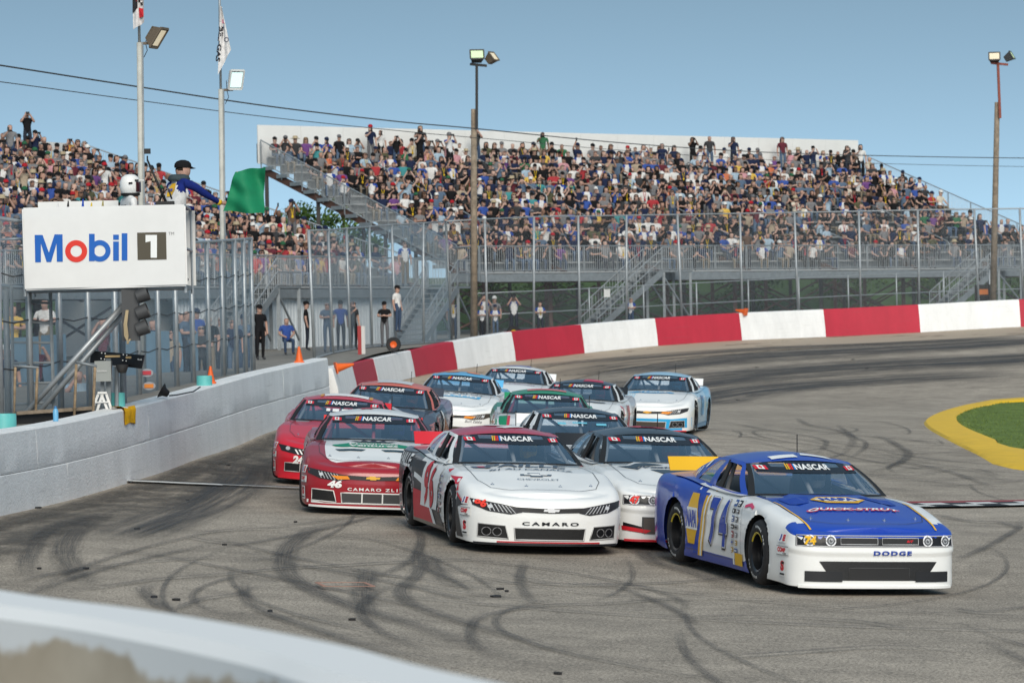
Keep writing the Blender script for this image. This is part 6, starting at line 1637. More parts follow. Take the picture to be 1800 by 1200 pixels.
SHIRT = {'black': (.012, .012, .014), 'charcoal': (.045, .047, .052), 'navy': (.014, .024, .07), 'grey': (.20, .20, .21), 'white': (.72, .71, .69), 'royal blue': (.02, .08, .38), 'red': (.45, .02, .03), 'maroon': (.14, .02, .035),
         'pale blue': (.34, .48, .60), 'denim blue': (.09, .15, .24), 'olive': (.10, .10, .05), 'teal': (.03, .28, .30), 'yellow': (.72, .45, .03), 'pink': (.62, .28, .32), 'purple': (.16, .05, .24), 'orange': (.65, .16, .05), 'tan': (.42, .33, .23), 'brown': (.13, .08, .055), 'green': (.03, .16, .07), 'cream': (.66, .60, .48)}
SHIRT_W = {'black': 26, 'charcoal': 14, 'navy': 16, 'grey': 10, 'white': 9, 'royal blue': 6, 'red': 2.5, 'maroon': 3, 'pale blue': 6, 'denim blue': 8, 'olive': 2, 'teal': 1.5, 'yellow': 1.2, 'pink': 2.5, 'purple': 1.2, 'orange': 1, 'tan': 2, 'brown': 2, 'green': 1, 'cream': 1.5}
SHIRT = {k: tuple(sum(c) / 3 * .18 + x * .82 for x in c) for k, c in SHIRT.items()}
LEGS = [cloth((.05, .08, .14)), cloth((.03, .035, .05)), cloth((.014, .014, .016)), cloth((.24, .20, .15)), cloth((.10, .15, .23)), cloth((.14, .14, .15))]
HAIR = {'dark hair': (.02, .014, .010), 'brown hair': (.09, .05, .028), 'fair hair': (.32, .22, .11), 'grey hair': (.30, .29, .28)}
CAPS = {'black': (.012, .012, .014), 'navy': (.014, .022, .06), 'white': (.70, .70, .68), 'red': (.40, .02, .03), 'grey': (.16, .16, .17), 'green': (.03, .12, .06)}
M_SHADES = mat('dark_lens', (.006, .006, .008), .25); M_SHOE = cloth((.06, .06, .065)); M_CAMBODY = mat('camera_body', (.012, .012, .014), .5)
JERSEY = 'blue and white jersey'
def outfit(r):
    """random clothes: (materials for the body slots, extras list, shirt word, head word)"""
    sk = r.choices(SKIN, (5, 3, 4, 1))[0]; extras = []
    if r.random() < .07: shirt = JERSEY; top, slv = cloth((.70, .70, .70)), cloth((.02, .06, .30))
    else:
        shirt = r.choices(list(SHIRT_W), list(SHIRT_W.values()))[0]; top = cloth(SHIRT[shirt]); slv = top
    hair = r.choices(list(HAIR), (6, 5, 3, 2))[0]; hm = cloth(HAIR[hair]); head = hair; q = r.random()
    if q < .44: cp = r.choices(list(CAPS), (11, 4, 3, 2, 2, 1))[0]; extras.append(('cap', cloth(CAPS[cp]))); head = cp + ' cap'
    elif q < .47: extras.append(('hat', cloth((.42, .35, .24)))); head = 'straw hat'
    elif q < .66: extras.append(('long_hair', hm)); head = 'long ' + hair
    if r.random() < .5: extras.append(('sunglasses', M_SHADES))
    if r.random() < .18: extras.append(('lanyard', cloth((.75, .50, .03) if r.random() < .6 else (.5, .03, .05))))
    return [sk, top, slv, r.choice(LEGS), hm, M_SHOE], extras, shirt, head
def pose_extras(pose, extras, r):
    out = [x for x in extras if not (x[0] == 'sunglasses' and pose.split('_')[1] == 'photo')]
    if pose.split('_')[1] in ('photo', 'mix') and r.random() < .6: out.append(('camera', M_CAMBODY)) if pose.split('_')[1] == 'photo' else None
    if pose.split('_')[1] in ('phone', 'up', 'phonest'): out.append(('phone', M_CAMBODY))
    return out
def person(pose, M, mats, extras, label, group=None, levels=1):
    """one individual: continuous body mesh, hat / hair / glasses as children"""
    me = body_mesh(pose, levels); o = bpy.data.objects.new('person', me); COL.objects.link(o); o.matrix_world = M
    while len(me.materials) < 6: me.materials.append(mats[len(me.materials)])
    for i, mt in enumerate(mats): o.material_slots[i].link = 'OBJECT'; o.material_slots[i].material = mt
    tag(o, label, 'person', group)
    for k, mt in extras: addmesh(k, gear_mesh(k, pose)[1], mt, o)
    return o
SITS = ['sit_lap', 'sit_knee_lean', 'sit_cross', 'sit_photo', 'sit_mix', 'sit_phone', 'sit_up']; SIT_W = (26, 22, 14, 16, 8, 10, 2)
ORD = ['first', 'second', 'third', 'fourth', 'fifth', 'sixth', 'seventh', 'eighth', 'ninth', 'tenth', 'eleventh', 'twelfth', 'thirteenth', 'fourteenth', 'fifteenth', 'sixteenth', 'seventeenth', 'eighteenth', 'nineteenth', 'twentieth']
def ordinal(n):
    if n <= 20: return ORD[n - 1]
    tens = {2: 'twenty', 3: 'thirty', 4: 'forty', 5: 'fifty', 6: 'sixty', 7: 'seventy', 8: 'eighty', 9: 'ninety'}[n // 10]
    return tens + '-' + ORD[n % 10 - 1] if n % 10 else tens[:-1] + 'ieth'
rc = random.Random(21); cand = []
def fill(s, key, lo, hi, occ, head_lo, head_hi):
    for k, (d, z) in enumerate(s.seat):
        row = []
        l = .35
        while l < s.len - .3:
            if rc.random() < occ(l, k):
                p = s.S(l, d - .02, z + .01); u_, v_, dd = pix(p + Vector((0, 0, .7)))
                if -70 < u_ < 1870: row.append((l, p, u_, v_, dd))
                l += rc.uniform(.50, .72)
            else: l += .5
        for i, (l, p, u_, v_, dd) in enumerate(reversed(row)):
            cand.append({'st': key, 'row': k + 1, 'n': i + 1, 'p': p, 'd': dd, 'u': u_, 'v': v_, 'h': rc.uniform(head_lo, head_hi)})
fill(ST1, 'far', 0, 0, lambda l, k: (.92 if k > 6 else (.86 if l < 24 else .62)) * (.55 if abs(((l - 4.5) % 7.1) - .2) < .45 else 1) * (.75 if l > 34 else 1) * (.7 if k == 0 else 1) * (.55 if l < 1.6 else 1), 0, 40)
fill(ST2, 'near', 0, 0, lambda l, k: .90 * (.5 if abs(((l - 4) % 7.6) - .2) < .4 else 1) * (.8 if l > 43 else 1), 8, 52)
# those whose heads show in the picture come first, nearest first
def hidden(c): return 40 < c['u'] < 326 and 372 < c['v'] < 505
vis = sorted([c for c in cand if 0 <= c['u'] <= 1800 and not hidden(c)], key=lambda c: c['d'])
chosen = {id(c) for c in vis[:262]}
crowd = {}   # material -> (verts, faces)
def spectator(c):
    pose = rc.choices(SITS, SIT_W)[0]
    if c['row'] > 12 and rc.random() < .13 or rc.random() < .012: pose = rc.choice(['stand_photo', 'stand_phonest', 'stand_down'])
    mats, ex, shirt, head = outfit(rc); ex = pose_extras(pose, ex, rc); z = c['p'].copy()
    if pose.startswith('stand'): z = z - Vector((0, 0, .42)) + Vector((math.sin(math.radians(c['h'])), -math.cos(math.radians(c['h'])), 0)) * .26
    sc_ = rc.uniform(1.04, 1.2); M = Matrix.Translation(z) @ Matrix.Rotation(math.radians(c['h']), 4, 'Z') @ Matrix.Scale(sc_, 4)
    if id(c) in chosen:
        st_ = 'straight' if c['st'] == 'near' else 'far'
        verb = 'standing' if pose.startswith('stand') else 'seated'
        lb = '%s spectator, %s top, %s, %s grandstand, %s row, %s from end railing' % (verb, shirt if shirt != JERSEY else 'blue-white', head, st_, ordinal(c['row']), ordinal(c['n']))
        person(pose, M, mats, ex, lb, 'spectators in the grandstands')
    else:
        V, Fc, reg, J = pose_data(pose, 1 if c['d'] < 175 else 1)
        Va = np.array([tuple(v) for v in V]); R3 = np.array(M.to_3x3()); T3 = np.array(M.translation); Va = Va @ R3.T + T3
        pieces = [(Va, [f for f, g in zip(Fc, reg) if g == s_], mats[s_]) for s_ in range(6)]
        for k, mt in ex:
            mb = gear_mesh(k, pose)[0]; pieces.append((np.array(mb.v) @ R3.T + T3, mb.f, mt))
        for Vx, fs, mt in pieces:
            if not fs: continue
            used = sorted({i for f in fs for i in f}); mp = {i: j_ for j_, i in enumerate(used)}; acc = crowd.setdefault(mt.name, [[], [], 0, mt])
            acc[0].append(Vx[used]); acc[1].extend([tuple(mp[i] + acc[2] for i in f) for f in fs]); acc[2] += len(used)
for c in cand: spectator(c)
cv = []; cf = []; cm = []; base = 0; cmats = []
for k, (vs_, fs, n, mt) in crowd.items():
    cv.append(np.concatenate(vs_)); cf.extend([tuple(i + base for i in f) for f in fs]); cm.extend([len(cmats)] * len(fs)); base += n; cmats.append(mt)
me = bpy.data.meshes.new('spectator_crowd'); me.from_pydata(np.concatenate(cv).tolist(), [], cf); me.polygons.foreach_set('material_index', cm); me.polygons.foreach_set('use_smooth', [True] * len(cf))
o = link('spectator_crowd', me, cmats); tag(o, 'dense crowd of spectators filling the far grandstand rows', 'crowd', kind='stuff')
print('people', len(cand), 'crowd faces', len(cf))

# people at the fence and under the stands
def one(u, v_feet, d, pose, head, shirt, hair, gear, label, legs=0, skin=0, sc_=1.0, jersey=False, z=None, levels=1):
    p = at(u, v_feet, d); p.z = cz(p.x, p.y) if z is None else z
    top = cloth(SHIRT[shirt]) if not jersey else cloth((.72, .72, .72)); slv = top if not jersey else cloth((.02, .07, .34))
    mats = [SKIN[skin], top, slv, LEGS[legs], cloth(HAIR[hair]), M_SHOE]
    M = Matrix.Translation(p) @ Matrix.Rotation(math.radians(head), 4, 'Z') @ Matrix.Scale(sc_, 4)
    return person(pose, M, mats, gear, label, 'people standing behind the fences', levels)
capm = lambda c: ('cap', cloth(CAPS[c])); shades = ('sunglasses', M_SHADES)
G = 'people'
one(540, 617, 121, 'stand_down', 95, 'black', 'dark hair', [capm('black')], 'man in black jacket and cap standing side-on by the white shed', 1)
one(577, 625, 116, 'stand_cross', 10, 'denim blue', 'grey hair', [shades], 'man in faded blue shirt with folded arms by the white shed', 4)
one(600, 622, 119, 'stand_down', 10, 'royal blue', 'brown hair', [capm('black')], 'man in royal blue shirt behind the fence post by the shed', 1)
one(622, 622, 120, 'stand_phonest', 40, 'charcoal', 'dark hair', [shades], 'man in dark jacket holding a phone beside the shed', 2)
one(677, 612, 124, 'stand_cross', -5, 'black', 'dark hair', [capm('black')], 'woman in black top and grey shorts below the stair', 5, sc_=.95)
one(700, 590, 127, 'stand_down', 60, 'white', 'dark hair', [capm('black')], 'man in white hoodie stepping down the stair', 0, z=2.45)
one(712, 470, 133, 'stand_down', 20, 'white', 'brown hair', [shades], 'man in blue and white jersey standing on the walkway stair', 3, jersey=True, z=4.25)
one(797, 590, 139, 'stand_down', 10, 'white', 'grey hair', [('lanyard', cloth((.75, .5, .03)))], 'man in blue and white jersey beside the wooden lamp pole', 4, jersey=True)
one(853, 575, 140.5, 'stand_photo', 0, 'white', 'brown hair', [], 'taller person in blue and white jersey in the group behind the turn wall', 1, jersey=True, sc_=1.06)
one(848, 580, 138.8, 'stand_cross', 0, 'white', 'dark hair', [], 'dark haired child in blue and white jersey behind the turn wall', 2, jersey=True, sc_=.82)
one(871, 580, 138.9, 'stand_cross', 5, 'white', 'brown hair', [capm('navy')], 'second child in blue and white jersey wearing a cap', 4, jersey=True, sc_=.80)
one(870, 572, 141, 'stand_down', -5, 'grey', 'grey hair', [capm('white')], 'person in grey shirt and white cap behind the jersey group', 3)
one(904, 570, 139.3, 'stand_photo', 0, 'white', 'dark hair', [capm('black'), ('camera', M_CAMBODY)], 'person in blue and white jersey photographing over the turn wall', 1, jersey=True, sc_=1.04)
one(950, 575, 140, 'stand_cross', 12, 'white', 'fair hair', [('lanyard', cloth((.75, .5, .03)))], 'bald person in blue and white jersey leaning behind the wall', 1, jersey=True, sc_=.84)
one(1110, 566, 143, 'stand_cross', -40, 'white', 'fair hair', [shades], 'person in blue and white jersey at the foot of the stair', 0, jersey=True, sc_=.85)
for i, (u, vh, d, sh, hd, pose, hair, gear, lb) in enumerate(((298, 574, 80, 'tan', -20, 'stand_phonest', 'brown hair', [shades], 'woman in tan top and jeans just behind the catch fence'), (328, 540, 78, 'denim blue', 60, 'stand_cross', 'brown hair', [], 'man in checked blue shirt talking behind the catch fence'),
        (353, 566, 82, 'charcoal', 10, 'stand_cross', 'grey hair', [shades], 'man with sunglasses and dark shirt behind the catch fence'), (366, 550, 86, 'black', -10, 'stand_down', 'dark hair', [], 'woman in black behind the catch fence next to the teal barrel'),
        (409, 556, 90, 'navy', 5, 'stand_down', 'brown hair', [shades], 'man in navy jacket behind the last catch fence panels'), (428, 550, 92, 'denim blue', -5, 'stand_cross', 'grey hair', [capm('navy')], 'man in denim shirt and navy cap at the catch fence end'),
        (12, 602, 66, 'navy', 30, 'stand_down', 'dark hair', [capm('white')], 'man in navy jacket and white cap at the picture left edge'), (62, 594, 68, 'maroon', 30, 'stand_photo', 'dark hair', [], 'person in maroon top taking a picture through the catch fence'),
        (318, 545, 84, 'black', 20, 'stand_down', 'dark hair', [], 'man in black shirt half hidden behind the catch fence post'))):
    one(u, vh, d, pose, hd, sh, hair, gear, lb, i % 5, z=at(u, vh, d).z - 1.78)
one(137, 646, 62, 'sit_photo', 20, 'pale blue', 'brown hair', [], 'person crouching with a camera behind the flag stand brace', 1, z=at(137, 646, 62).z - .84)
one(455, 640, 112, 'sit_lap', 5, 'black', 'grey hair', [], 'grey haired person in black sitting below the stair', 2, z=2.25)
one(505, 640, 114, 'sit_lap', 15, 'royal blue', 'dark hair', [], 'woman in blue top sitting in a folding chair by the shed', 0, z=2.25)
one(458, 640, 108, 'stand_down', 30, 'black', 'dark hair', [capm('black')], 'person in black and yellow jacket by the first stair', 2)

for i, (u, vh, d, sh, hd, pose, hair, gear, lb) in enumerate(((22, 530, 74, 'yellow', 20, 'stand_cross', 'dark hair', [], 'person in bright yellow shirt behind the fence beside the ladder'), (78, 520, 78, 'white', -10, 'stand_cross', 'brown hair', [], 'person in white top behind the fence under the billboard'),
        (232, 560, 80, 'denim blue', 10, 'stand_phonest', 'dark hair', [capm('black')], 'man in denim shirt behind the hanging signal lights'), (268, 556, 82, 'navy', -20, 'stand_down', 'brown hair', [], 'person in navy top between two catch fence posts'),
        (388, 552, 90, 'grey', 15, 'stand_cross', 'grey hair', [shades], 'grey shirted man behind the second light pole'), (180, 552, 76, 'maroon', 0, 'stand_photo', 'dark hair', [], 'person in maroon shirt filming behind the diagonal brace'), (345, 540, 92, 'royal blue', 25, 'stand_down', 'dark hair', [capm('navy')], 'man in royal blue shirt at the back of the fence group'))):
    one(u, vh, d, pose, hd, sh, hair, gear, lb, (i + 2) % 5, z=at(u, vh, d).z - 1.78)
ltop = min(np.arange(0, 46, .25), key=lambda l: abs(pix(ST2.S(float(l), ST2.seat[-1][0], ST2.seat[-1][1]))[0] - 48)); pt = ST2.S(float(ltop), ST2.seat[-1][0], ST2.seat[-1][1])
person('stand_photo', Matrix.Translation(pt + Vector((0, 0, .02))) @ Matrix.Rotation(math.radians(15), 4, 'Z') @ Matrix.Scale(1.12, 4), [SKIN[0], cloth(SHIRT['black']), cloth(SHIRT['black']), LEGS[1], cloth(HAIR['dark hair']), M_SHOE], [('camera', M_CAMBODY)], 'big man in black shirt standing above everyone photographing at the top left', 'spectators in the grandstands')
# drivers at the wheel
M_HELM = {}
helm = MB(); helm.lathe([(.001, .15), (.06, .143), (.11, .11), (.135, .05), (.138, -.02), (.125, -.09), (.10, -.12)], 16, Matrix.Diagonal((.92, 1.05, 1, 1))); HELM = mesh_of(helm, 180)
vis_ = MB(); vis_.grid([[Vector((.128 * math.sin(a), -.146 * math.cos(a), z)) for a in np.linspace(-.9, .9, 9)] for z in (-.015, .045)]); VISOR = mesh_of(vis_, 180)
HC = [(.7, .7, .7), (.75, .5, .05), (.5, .03, .05), (.1, .1, .5), (.6, .03, .04), (.05, .3, .6), (.6, .6, .6), (.75, .2, .05), (.7, .7, .72), (.1, .1, .12), (.6, .05, .08), (.1, .4, .7)]
cars = [o for o in COL.objects if o.name.startswith('race_car') and o.type == 'EMPTY']
for i, co in enumerate(cars):
    M = co.matrix_world @ Matrix.Translation((.33, .36, .40)) @ Matrix.Scale(.86, 4)
    suit = cloth([(.02, .06, .35), (.5, .5, .5), (.03, .03, .035), (.35, .02, .03)][i % 4])
    lb = 'helmeted driver inside the ' + ['blue and white leading car', 'white car with red roof', 'white car with black roof', 'dark red car with white hood', 'bright red car by the wall', 'car with blue hood panel', 'car with green roof', 'car with orange roof', 'car with pale blue roof', 'all white car', 'car with black and red roof', 'bright blue and white rear car'][i]
    o = person('sit_lap', M, [cloth((.02, .02, .022)), suit, suit, suit, cloth((.02, .02, .022)), M_SHOE], [], lb, 'drivers in the race cars')
    J = pose_data('sit_lap')[3]; h = addmesh('helmet', HELM, vinyl(HC[i]), o, tuple(J['hd'][0] + Vector((0, 0, .0)))); addmesh('visor', VISOR, M_SHADES, h)
# ------------------------------------------------------------------ flag stand, officials, trackside gear
FS = at(183, 435, 50); FZ0, FZ1 = 3.40, 4.57
fs = thing('flag_stand', (FS.x, FS.y, 1.45), 'steel flag stand platform with white billboard on its front', 'flag stand')
def W(u, v, d): return at(u, v, d)
# board: slight bow, real thickness
tl, tr_, bl_, br_ = W(41, 368, 50), W(323, 362, 49.6), W(46, 508, 50), W(327, 500, 49.6)
rows = []
for s in np.linspace(0, 1, 9):
    rows.append([tl.lerp(tr_, t).lerp(bl_.lerp(br_, t), s) + Vector((0, .012 * math.sin(9 * t + 3 * s) * (.3 + s), 0)) for t in np.linspace(0, 1, 17)])
bd = MB(); bd.grid(rows); bd.grid([[p + Vector((0, .05, 0)) for p in reversed(r)] for r in rows])
n_ = len(rows[0])
for a, b in ((rows[0][0], rows[0][-1]), (rows[-1][0], rows[-1][-1]), (rows[0][0], rows[-1][0]), (rows[0][-1], rows[-1][-1])): bd.beam(a + Vector((0, .026, 0)), b + Vector((0, .026, 0)), .046, .02, up=(0, 1, 0))
board = part('billboard', bd, mat('white_vinyl_banner', (.80, .80, .79), .5, noise=.05, scale=1.5), fs, 60)
bvh_b = BVHTree.FromPolygons([Vector(p) for p in bd.v], bd.f)
def board_decal(name, V, Fc, color, layer=1):
    """V in photo pixels on the board"""
    me_v = []
    bm = bmesh.new(); vs_ = [bm.verts.new((x, y, 0)) for x, y in V]
    for f in Fc:
        try: bm.faces.new([vs_[i] for i in f])
        except ValueError: pass
    for x in np.arange(45, 330, 12.0): bmesh.ops.bisect_plane(bm, geom=bm.verts[:] + bm.edges[:] + bm.faces[:], plane_co=(x, 0, 0), plane_no=(1, 0, 0))
    for v in bm.verts:
        p = at(v.co.x, v.co.y, 45); d = (p - CAMPOS).normalized(); loc, nr, _, _ = bvh_b.ray_cast(CAMPOS, d)
        v.co = (loc if loc is not None else at(v.co.x, v.co.y, 49.9)) + Vector((0, -.006 * layer, 0)) - fs.location
    me = bpy.data.meshes.new(name); bm.to_mesh(me); bm.free(); return link(name, me, vinyl(color), board)
MB1, MR1 = (.02, .13, .50), (.75, .05, .035)
def glyph(s, u0, u1, v0, v1, color, bold=.04, skew=-.022):
    V, Fc = text_fit(s, u1 - u0, v1 - v0, bold); cx, cy = (u0 + u1) / 2, (v0 + v1) / 2
    board_decal('lettering', [(cx + x, cy - y + skew * x) for x, y in V], Fc, color)
board_decal('lettering', *poly([(62, 461), (61, 413), (75, 413), (86, 444), (96, 412), (110, 412), (110.5, 460), (100, 460), (99.5, 428), (90, 460.5), (82, 460.5), (72, 428), (72, 461)][::-1]), MB1)
board_decal('lettering', *many(ring(175.5, 441, 10, 19, 26), rect(161.5, 435, 10, 48)), MB1); board_decal('lettering', *many(rect(204, 441.5, 10, 34), rect(204, 417, 10, 9)), MB1); board_decal('lettering', *rect(219, 434, 10, 48), MB1)
board_decal('lettering', *ring(134, 441.5, 10, 19.5, 26), MR1)
board_decal('number_block', [(241, 409), (292, 408), (293, 456), (242, 457)], [(3, 2, 1, 0)], (.10, .085, .06)); board_decal('number_mark', *poly([(256, 413), (276, 413), (276, 453), (265, 453), (265, 424), (256, 426)][::-1]), WHITE, 2); glyph('TM', 296, 306, 408, 413, (.2, .2, .2), .0)
# platform floor, posts, side panel, ladder, braces
def sb(mb, nm, m=None): return part(nm, mb, m or M_GALVD, fs)
fl = MB(); c0, c1, c2, c3 = W(44, 507, 50.1), W(326, 499, 49.7), W(338, 492, 51.6), W(60, 500, 51.8)
z_ = FZ0 + .02; fl.add([Vector((p.x, p.y, zz)) for zz in (z_ - .06, z_) for p in (c0, c1, c2, c3)], [(3, 2, 1, 0), (4, 5, 6, 7), (0, 1, 5, 4), (1, 2, 6, 5), (2, 3, 7, 6), (3, 0, 4, 7)]); sb(fl, 'platform_floor')
pr = MB()
for p in (c0, c1, c2, c3): pr.tube(Vector((p.x, p.y, FZ0 - .1)), Vector((p.x, p.y, FZ1 + .02)), .025, 8)
for a, b in ((c1, c2), (c2, c3), (c3, c0)):
    for zz in (FZ0 + .55, FZ1): pr.tube(Vector((a.x, a.y, zz)), Vector((b.x, b.y, zz)), .022, 6)
sb(pr, 'platform_rail', M_GALV)
sb(MB().beam(Vector((c2.x + .06, c2.y, 4.0)), Vector((c2.x - .12, c2.y, 4.0)), .03, 1.15), 'side_panel', M_WHITEP)
sb(MB().beam(W(67, 361, 51.8), W(208, 358, 51.8), .03, .10), 'rear_panel', M_WHITEP)
lad = MB(); l0, l1 = W(24, 732, 50.8), W(95, 728, 50.8); h0, h1 = W(22, 388, 50.8), W(90, 508, 50.8)
part('ladder', MB().tube(l0, W(20, 500, 50.8), .028, 6).tube(l1, W(88, 505, 50.8), .028, 6), M_GALVD, fs)
for i in range(6):
    t = (i + .6) / 6.4; part('rung', MB().tube(l0.lerp(W(20, 500, 50.8), t), l1.lerp(W(88, 505, 50.8), t), .018, 6), M_GALVD, fs)
part('diagonal_brace', MB().tube(W(38, 734, 49.8), W(246, 504, 50.2), .042, 8), M_GALV, fs, 180); part('diagonal_brace', MB().tube(W(58, 736, 50.6), W(258, 504, 51.0), .042, 8), M_GALV, fs, 180)
for u_, d_ in ((12, 51.4), (215, 52.4)):
    p = W(u_, 600, d_); part('support_post', MB().tube(Vector((p.x, p.y, 1.3)), Vector((p.x, p.y, FZ0)), .05, 8), M_GALVD, fs, 180)
part('cross_tie', MB().tube(W(0, 502, 51.0), W(47, 505, 50.6), .025, 6).tube(W(0, 421, 51), W(45, 419, 51), .02, 6), M_GALV, fs, 180)
# hooded signal lights hanging below the board
sl = thing('signal_lights', W(228, 598, 49.8), 'dark hooded signal light box hanging under the flag stand billboard', 'signal light')
part('housing', MB().box(W(230, 552, 49.9), (.24, .20, .78)), M_DKGREY, sl)
for v_ in (522, 552, 580): part('hood', MB().lathe([(.10, 0), (.11, .17)], 12, Matrix.Translation(W(241, v_, 49.8)) @ Matrix.Rotation(math.radians(70), 4, 'Y')), M_DKGREY, sl, 180)
cb = MB()
for k in range(4): cb.path([W(222 + k, 545, 49.7), W(218 + k * 1.5, 570, 49.68), W(219 + k * 2, 590, 49.66), W(226 - k, 604, 49.66), W(227 + k, 596, 49.66)], .010, 5)
part('wiring', cb, mat('tan_cable', (.38, .30, .18), .7), sl, 180)

# flagman leaning out with the green flag, and the helmeted official beside him
def posed(name, J, E, M, mats, label, levels=2):
    V, Fc, reg = grow(J, E, levels, name); me = bpy.data.meshes.new('person'); me.from_pydata([tuple(v) for v in V], [], Fc); me.polygons.foreach_set('material_index', reg); me.polygons.foreach_set('use_smooth', [True] * len(Fc))
    o = bpy.data.objects.new('person', me); COL.objects.link(o); o.matrix_world = M
    for mt in mats: me.materials.append(mt)
    return tag(o, label, 'person', 'race officials on the flag stand'), (V, Fc)
J, E = skeleton('stand_flag')
# forward (-Y) will point to picture right; right arm reaches forward with the flag
def setj(n, x, y, z, r=None): J[n] = (Vector((x, y, z)), J[n][1] if r is None else (r, r))
setj('ch', 0, -.03, 1.42); setj('nk', 0, -.09, 1.525); setj('hb', 0, -.125, 1.575); setj('hd', 0, -.135, 1.655); setj('ht', 0, -.125, 1.725); setj('sp', 0, .0, 1.20)
J['ch'] = (J['ch'][0], (.20, .15)); J['sp'] = (J['sp'][0], (.19, .145))
for n, sg in (('R', -1), ('L', 1)): setj('sh' + n, sg * .20, -.05, 1.46, .08)
setj('umR', -.21, -.20, 1.39, .064); setj('elR', -.21, -.34, 1.29, .055); setj('wrR', -.17, -.56, 1.17); setj('hnR', -.16, -.64, 1.155)
setj('umL', .22, -.10, 1.27); setj('elL', .24, -.16, 1.13); setj('wrL', .20, -.36, 1.10); setj('hnL', .19, -.43, 1.10)
# fingers of the flag hand curl round the stick
for k, (dx, dz, ln) in enumerate(((-.020, .020, .055), (-.010, .004, .060), (-.010, -.012, .057), (-.016, -.026, .046))):
    J['f%da' % k] = (Vector((-.16 + dx, -.68, 1.155 + dz)), (.010, .010)); J['f%db' % k] = (Vector((-.16 + dx + .03, -.68 - ln * .35, 1.15 + dz)), (.009, .009)); J['f%dc' % k] = (Vector((-.16 + dx + .05, -.665, 1.148 + dz)), (.008, .008))
    E += [('hnR', 'f%da' % k, S_SKIN), ('f%da' % k, 'f%db' % k, S_SKIN), ('f%db' % k, 'f%dc' % k, S_SKIN)]
J['t1'] = (Vector((-.13, -.64, 1.185)), (.011, .011)); J['t2'] = (Vector((-.125, -.68, 1.19)), (.009, .009)); E += [('hnR', 't1', S_SKIN), ('t1', 't2', S_SKIN)]
E = [(a, b, S_SLEEVE if a in ('umR', 'umL') or (a in ('elR', 'elL')) else r_) for a, b, r_ in E]
fp = W(308, 420, 51.0); FB_ = Vector((fp.x, fp.y, FZ0 + .06)); MF = Matrix.Translation(FB_) @ Matrix.Rotation(math.radians(122), 4, 'Z') @ Matrix.Diagonal((1.2, 1.16, 1.02, 1))
navy = cloth((.012, .025, .17)); wht = cloth((.74, .74, .74))
fm, (fV, fF) = posed('person', J, E, MF, [SKIN[0], wht, navy, LEGS[2], cloth(HAIR['dark hair']), M_SHOE], 'flagman in blue and white shirt and black cap leaning out with the green flag')
def wear(o, kind, m, J=J): return addmesh(kind, mesh_of(head_gear(kind, J), 50), m, o)
wear(fm, 'cap', cloth(CAPS['black']))
hood = MB(); hood.lathe([(.13, -.03), (.15, .0), (.13, .05), (.09, .07)], 14, Matrix.Translation((0, -.07, 1.52))); addmesh('collar', mesh_of(hood, 180), cloth((.05, .07, .08)), fm)
bvf = BVHTree.FromPolygons(fV, fF)
def back_decal(V, Fc, m, lift):
    """on the wearer's right side, which faces the camera"""
    vs_ = []
    for x, z in V:
        loc, nr, _, _ = bvf.ray_cast(Vector((x, 1, z)), Vector((0, -1, 0))); vs_.append(tuple((loc if loc is not None else Vector((x, .14, z))) + Vector((0, lift, 0))))
    mb = MB(); mb.add(vs_, Fc); addmesh('shirt_print', mesh_of(mb), m, fm)
back_decal([(-x - .04, z) for x, z in hexa(0, 1.36, .19, .19)], [tuple(range(6))], vinyl(YEL), .012); V, Fc = text_fit('NAPA', .13, .05, .05); back_decal([(-.04 - x, 1.36 + y) for x, y in V], Fc, vinyl((.02, .06, .4)), .02)
wc = MB(); wc.tube((-.173, -.53, 1.178), (-.168, -.57, 1.168), .045, 10); addmesh('cuff', mesh_of(wc, 180), cloth((.75, .48, .03)), fm)
# flag: stick in the hand, cloth blowing up and back
hand = MF @ Vector((-.155, -.685, 1.15))
fg = thing('green_flag', hand, 'plain green start flag held out by the flagman', 'flag')
s0, s1 = W(386, 366, 51.0), W(420, 300, 51.1)
s0 = hand + (hand - W(398, 352, 51)).normalized() * .06
part('stick', MB().tube(s0, W(417, 302, 51.0), .009, 6), mat('flag_stick', (.4, .3, .18), .7), fg)
P = []
ca, cb_, cc, cd = W(392, 371, 50.95), W(463, 376, 50.9), W(466, 293, 51.1), W(414, 301, 51.0)
for s in np.linspace(0, 1, 15):
    row = []
    for t in np.linspace(0, 1, 17):
        p = ca.lerp(cb_, t).lerp(cd.lerp(cc, t), s); amp = .04 + .085 * t
        p += Vector((.012 * math.sin(6 * s + 2 * t), amp * math.sin(7 * t + 3.2 * s) + .03 * math.sin(13 * s + 6 * t), .012 * math.sin(8 * t + s * 4))); row.append(p)
    P.append(row)
fb_ = MB(); fb_.grid(P); fb_.grid([[p + Vector((0, .006, 0)) for p in reversed(r)] for r in P])
part('cloth', fb_, mat('green_flag_cloth', (.0, .20, .085), .75, noise=.12, scale=5), fg, 180)
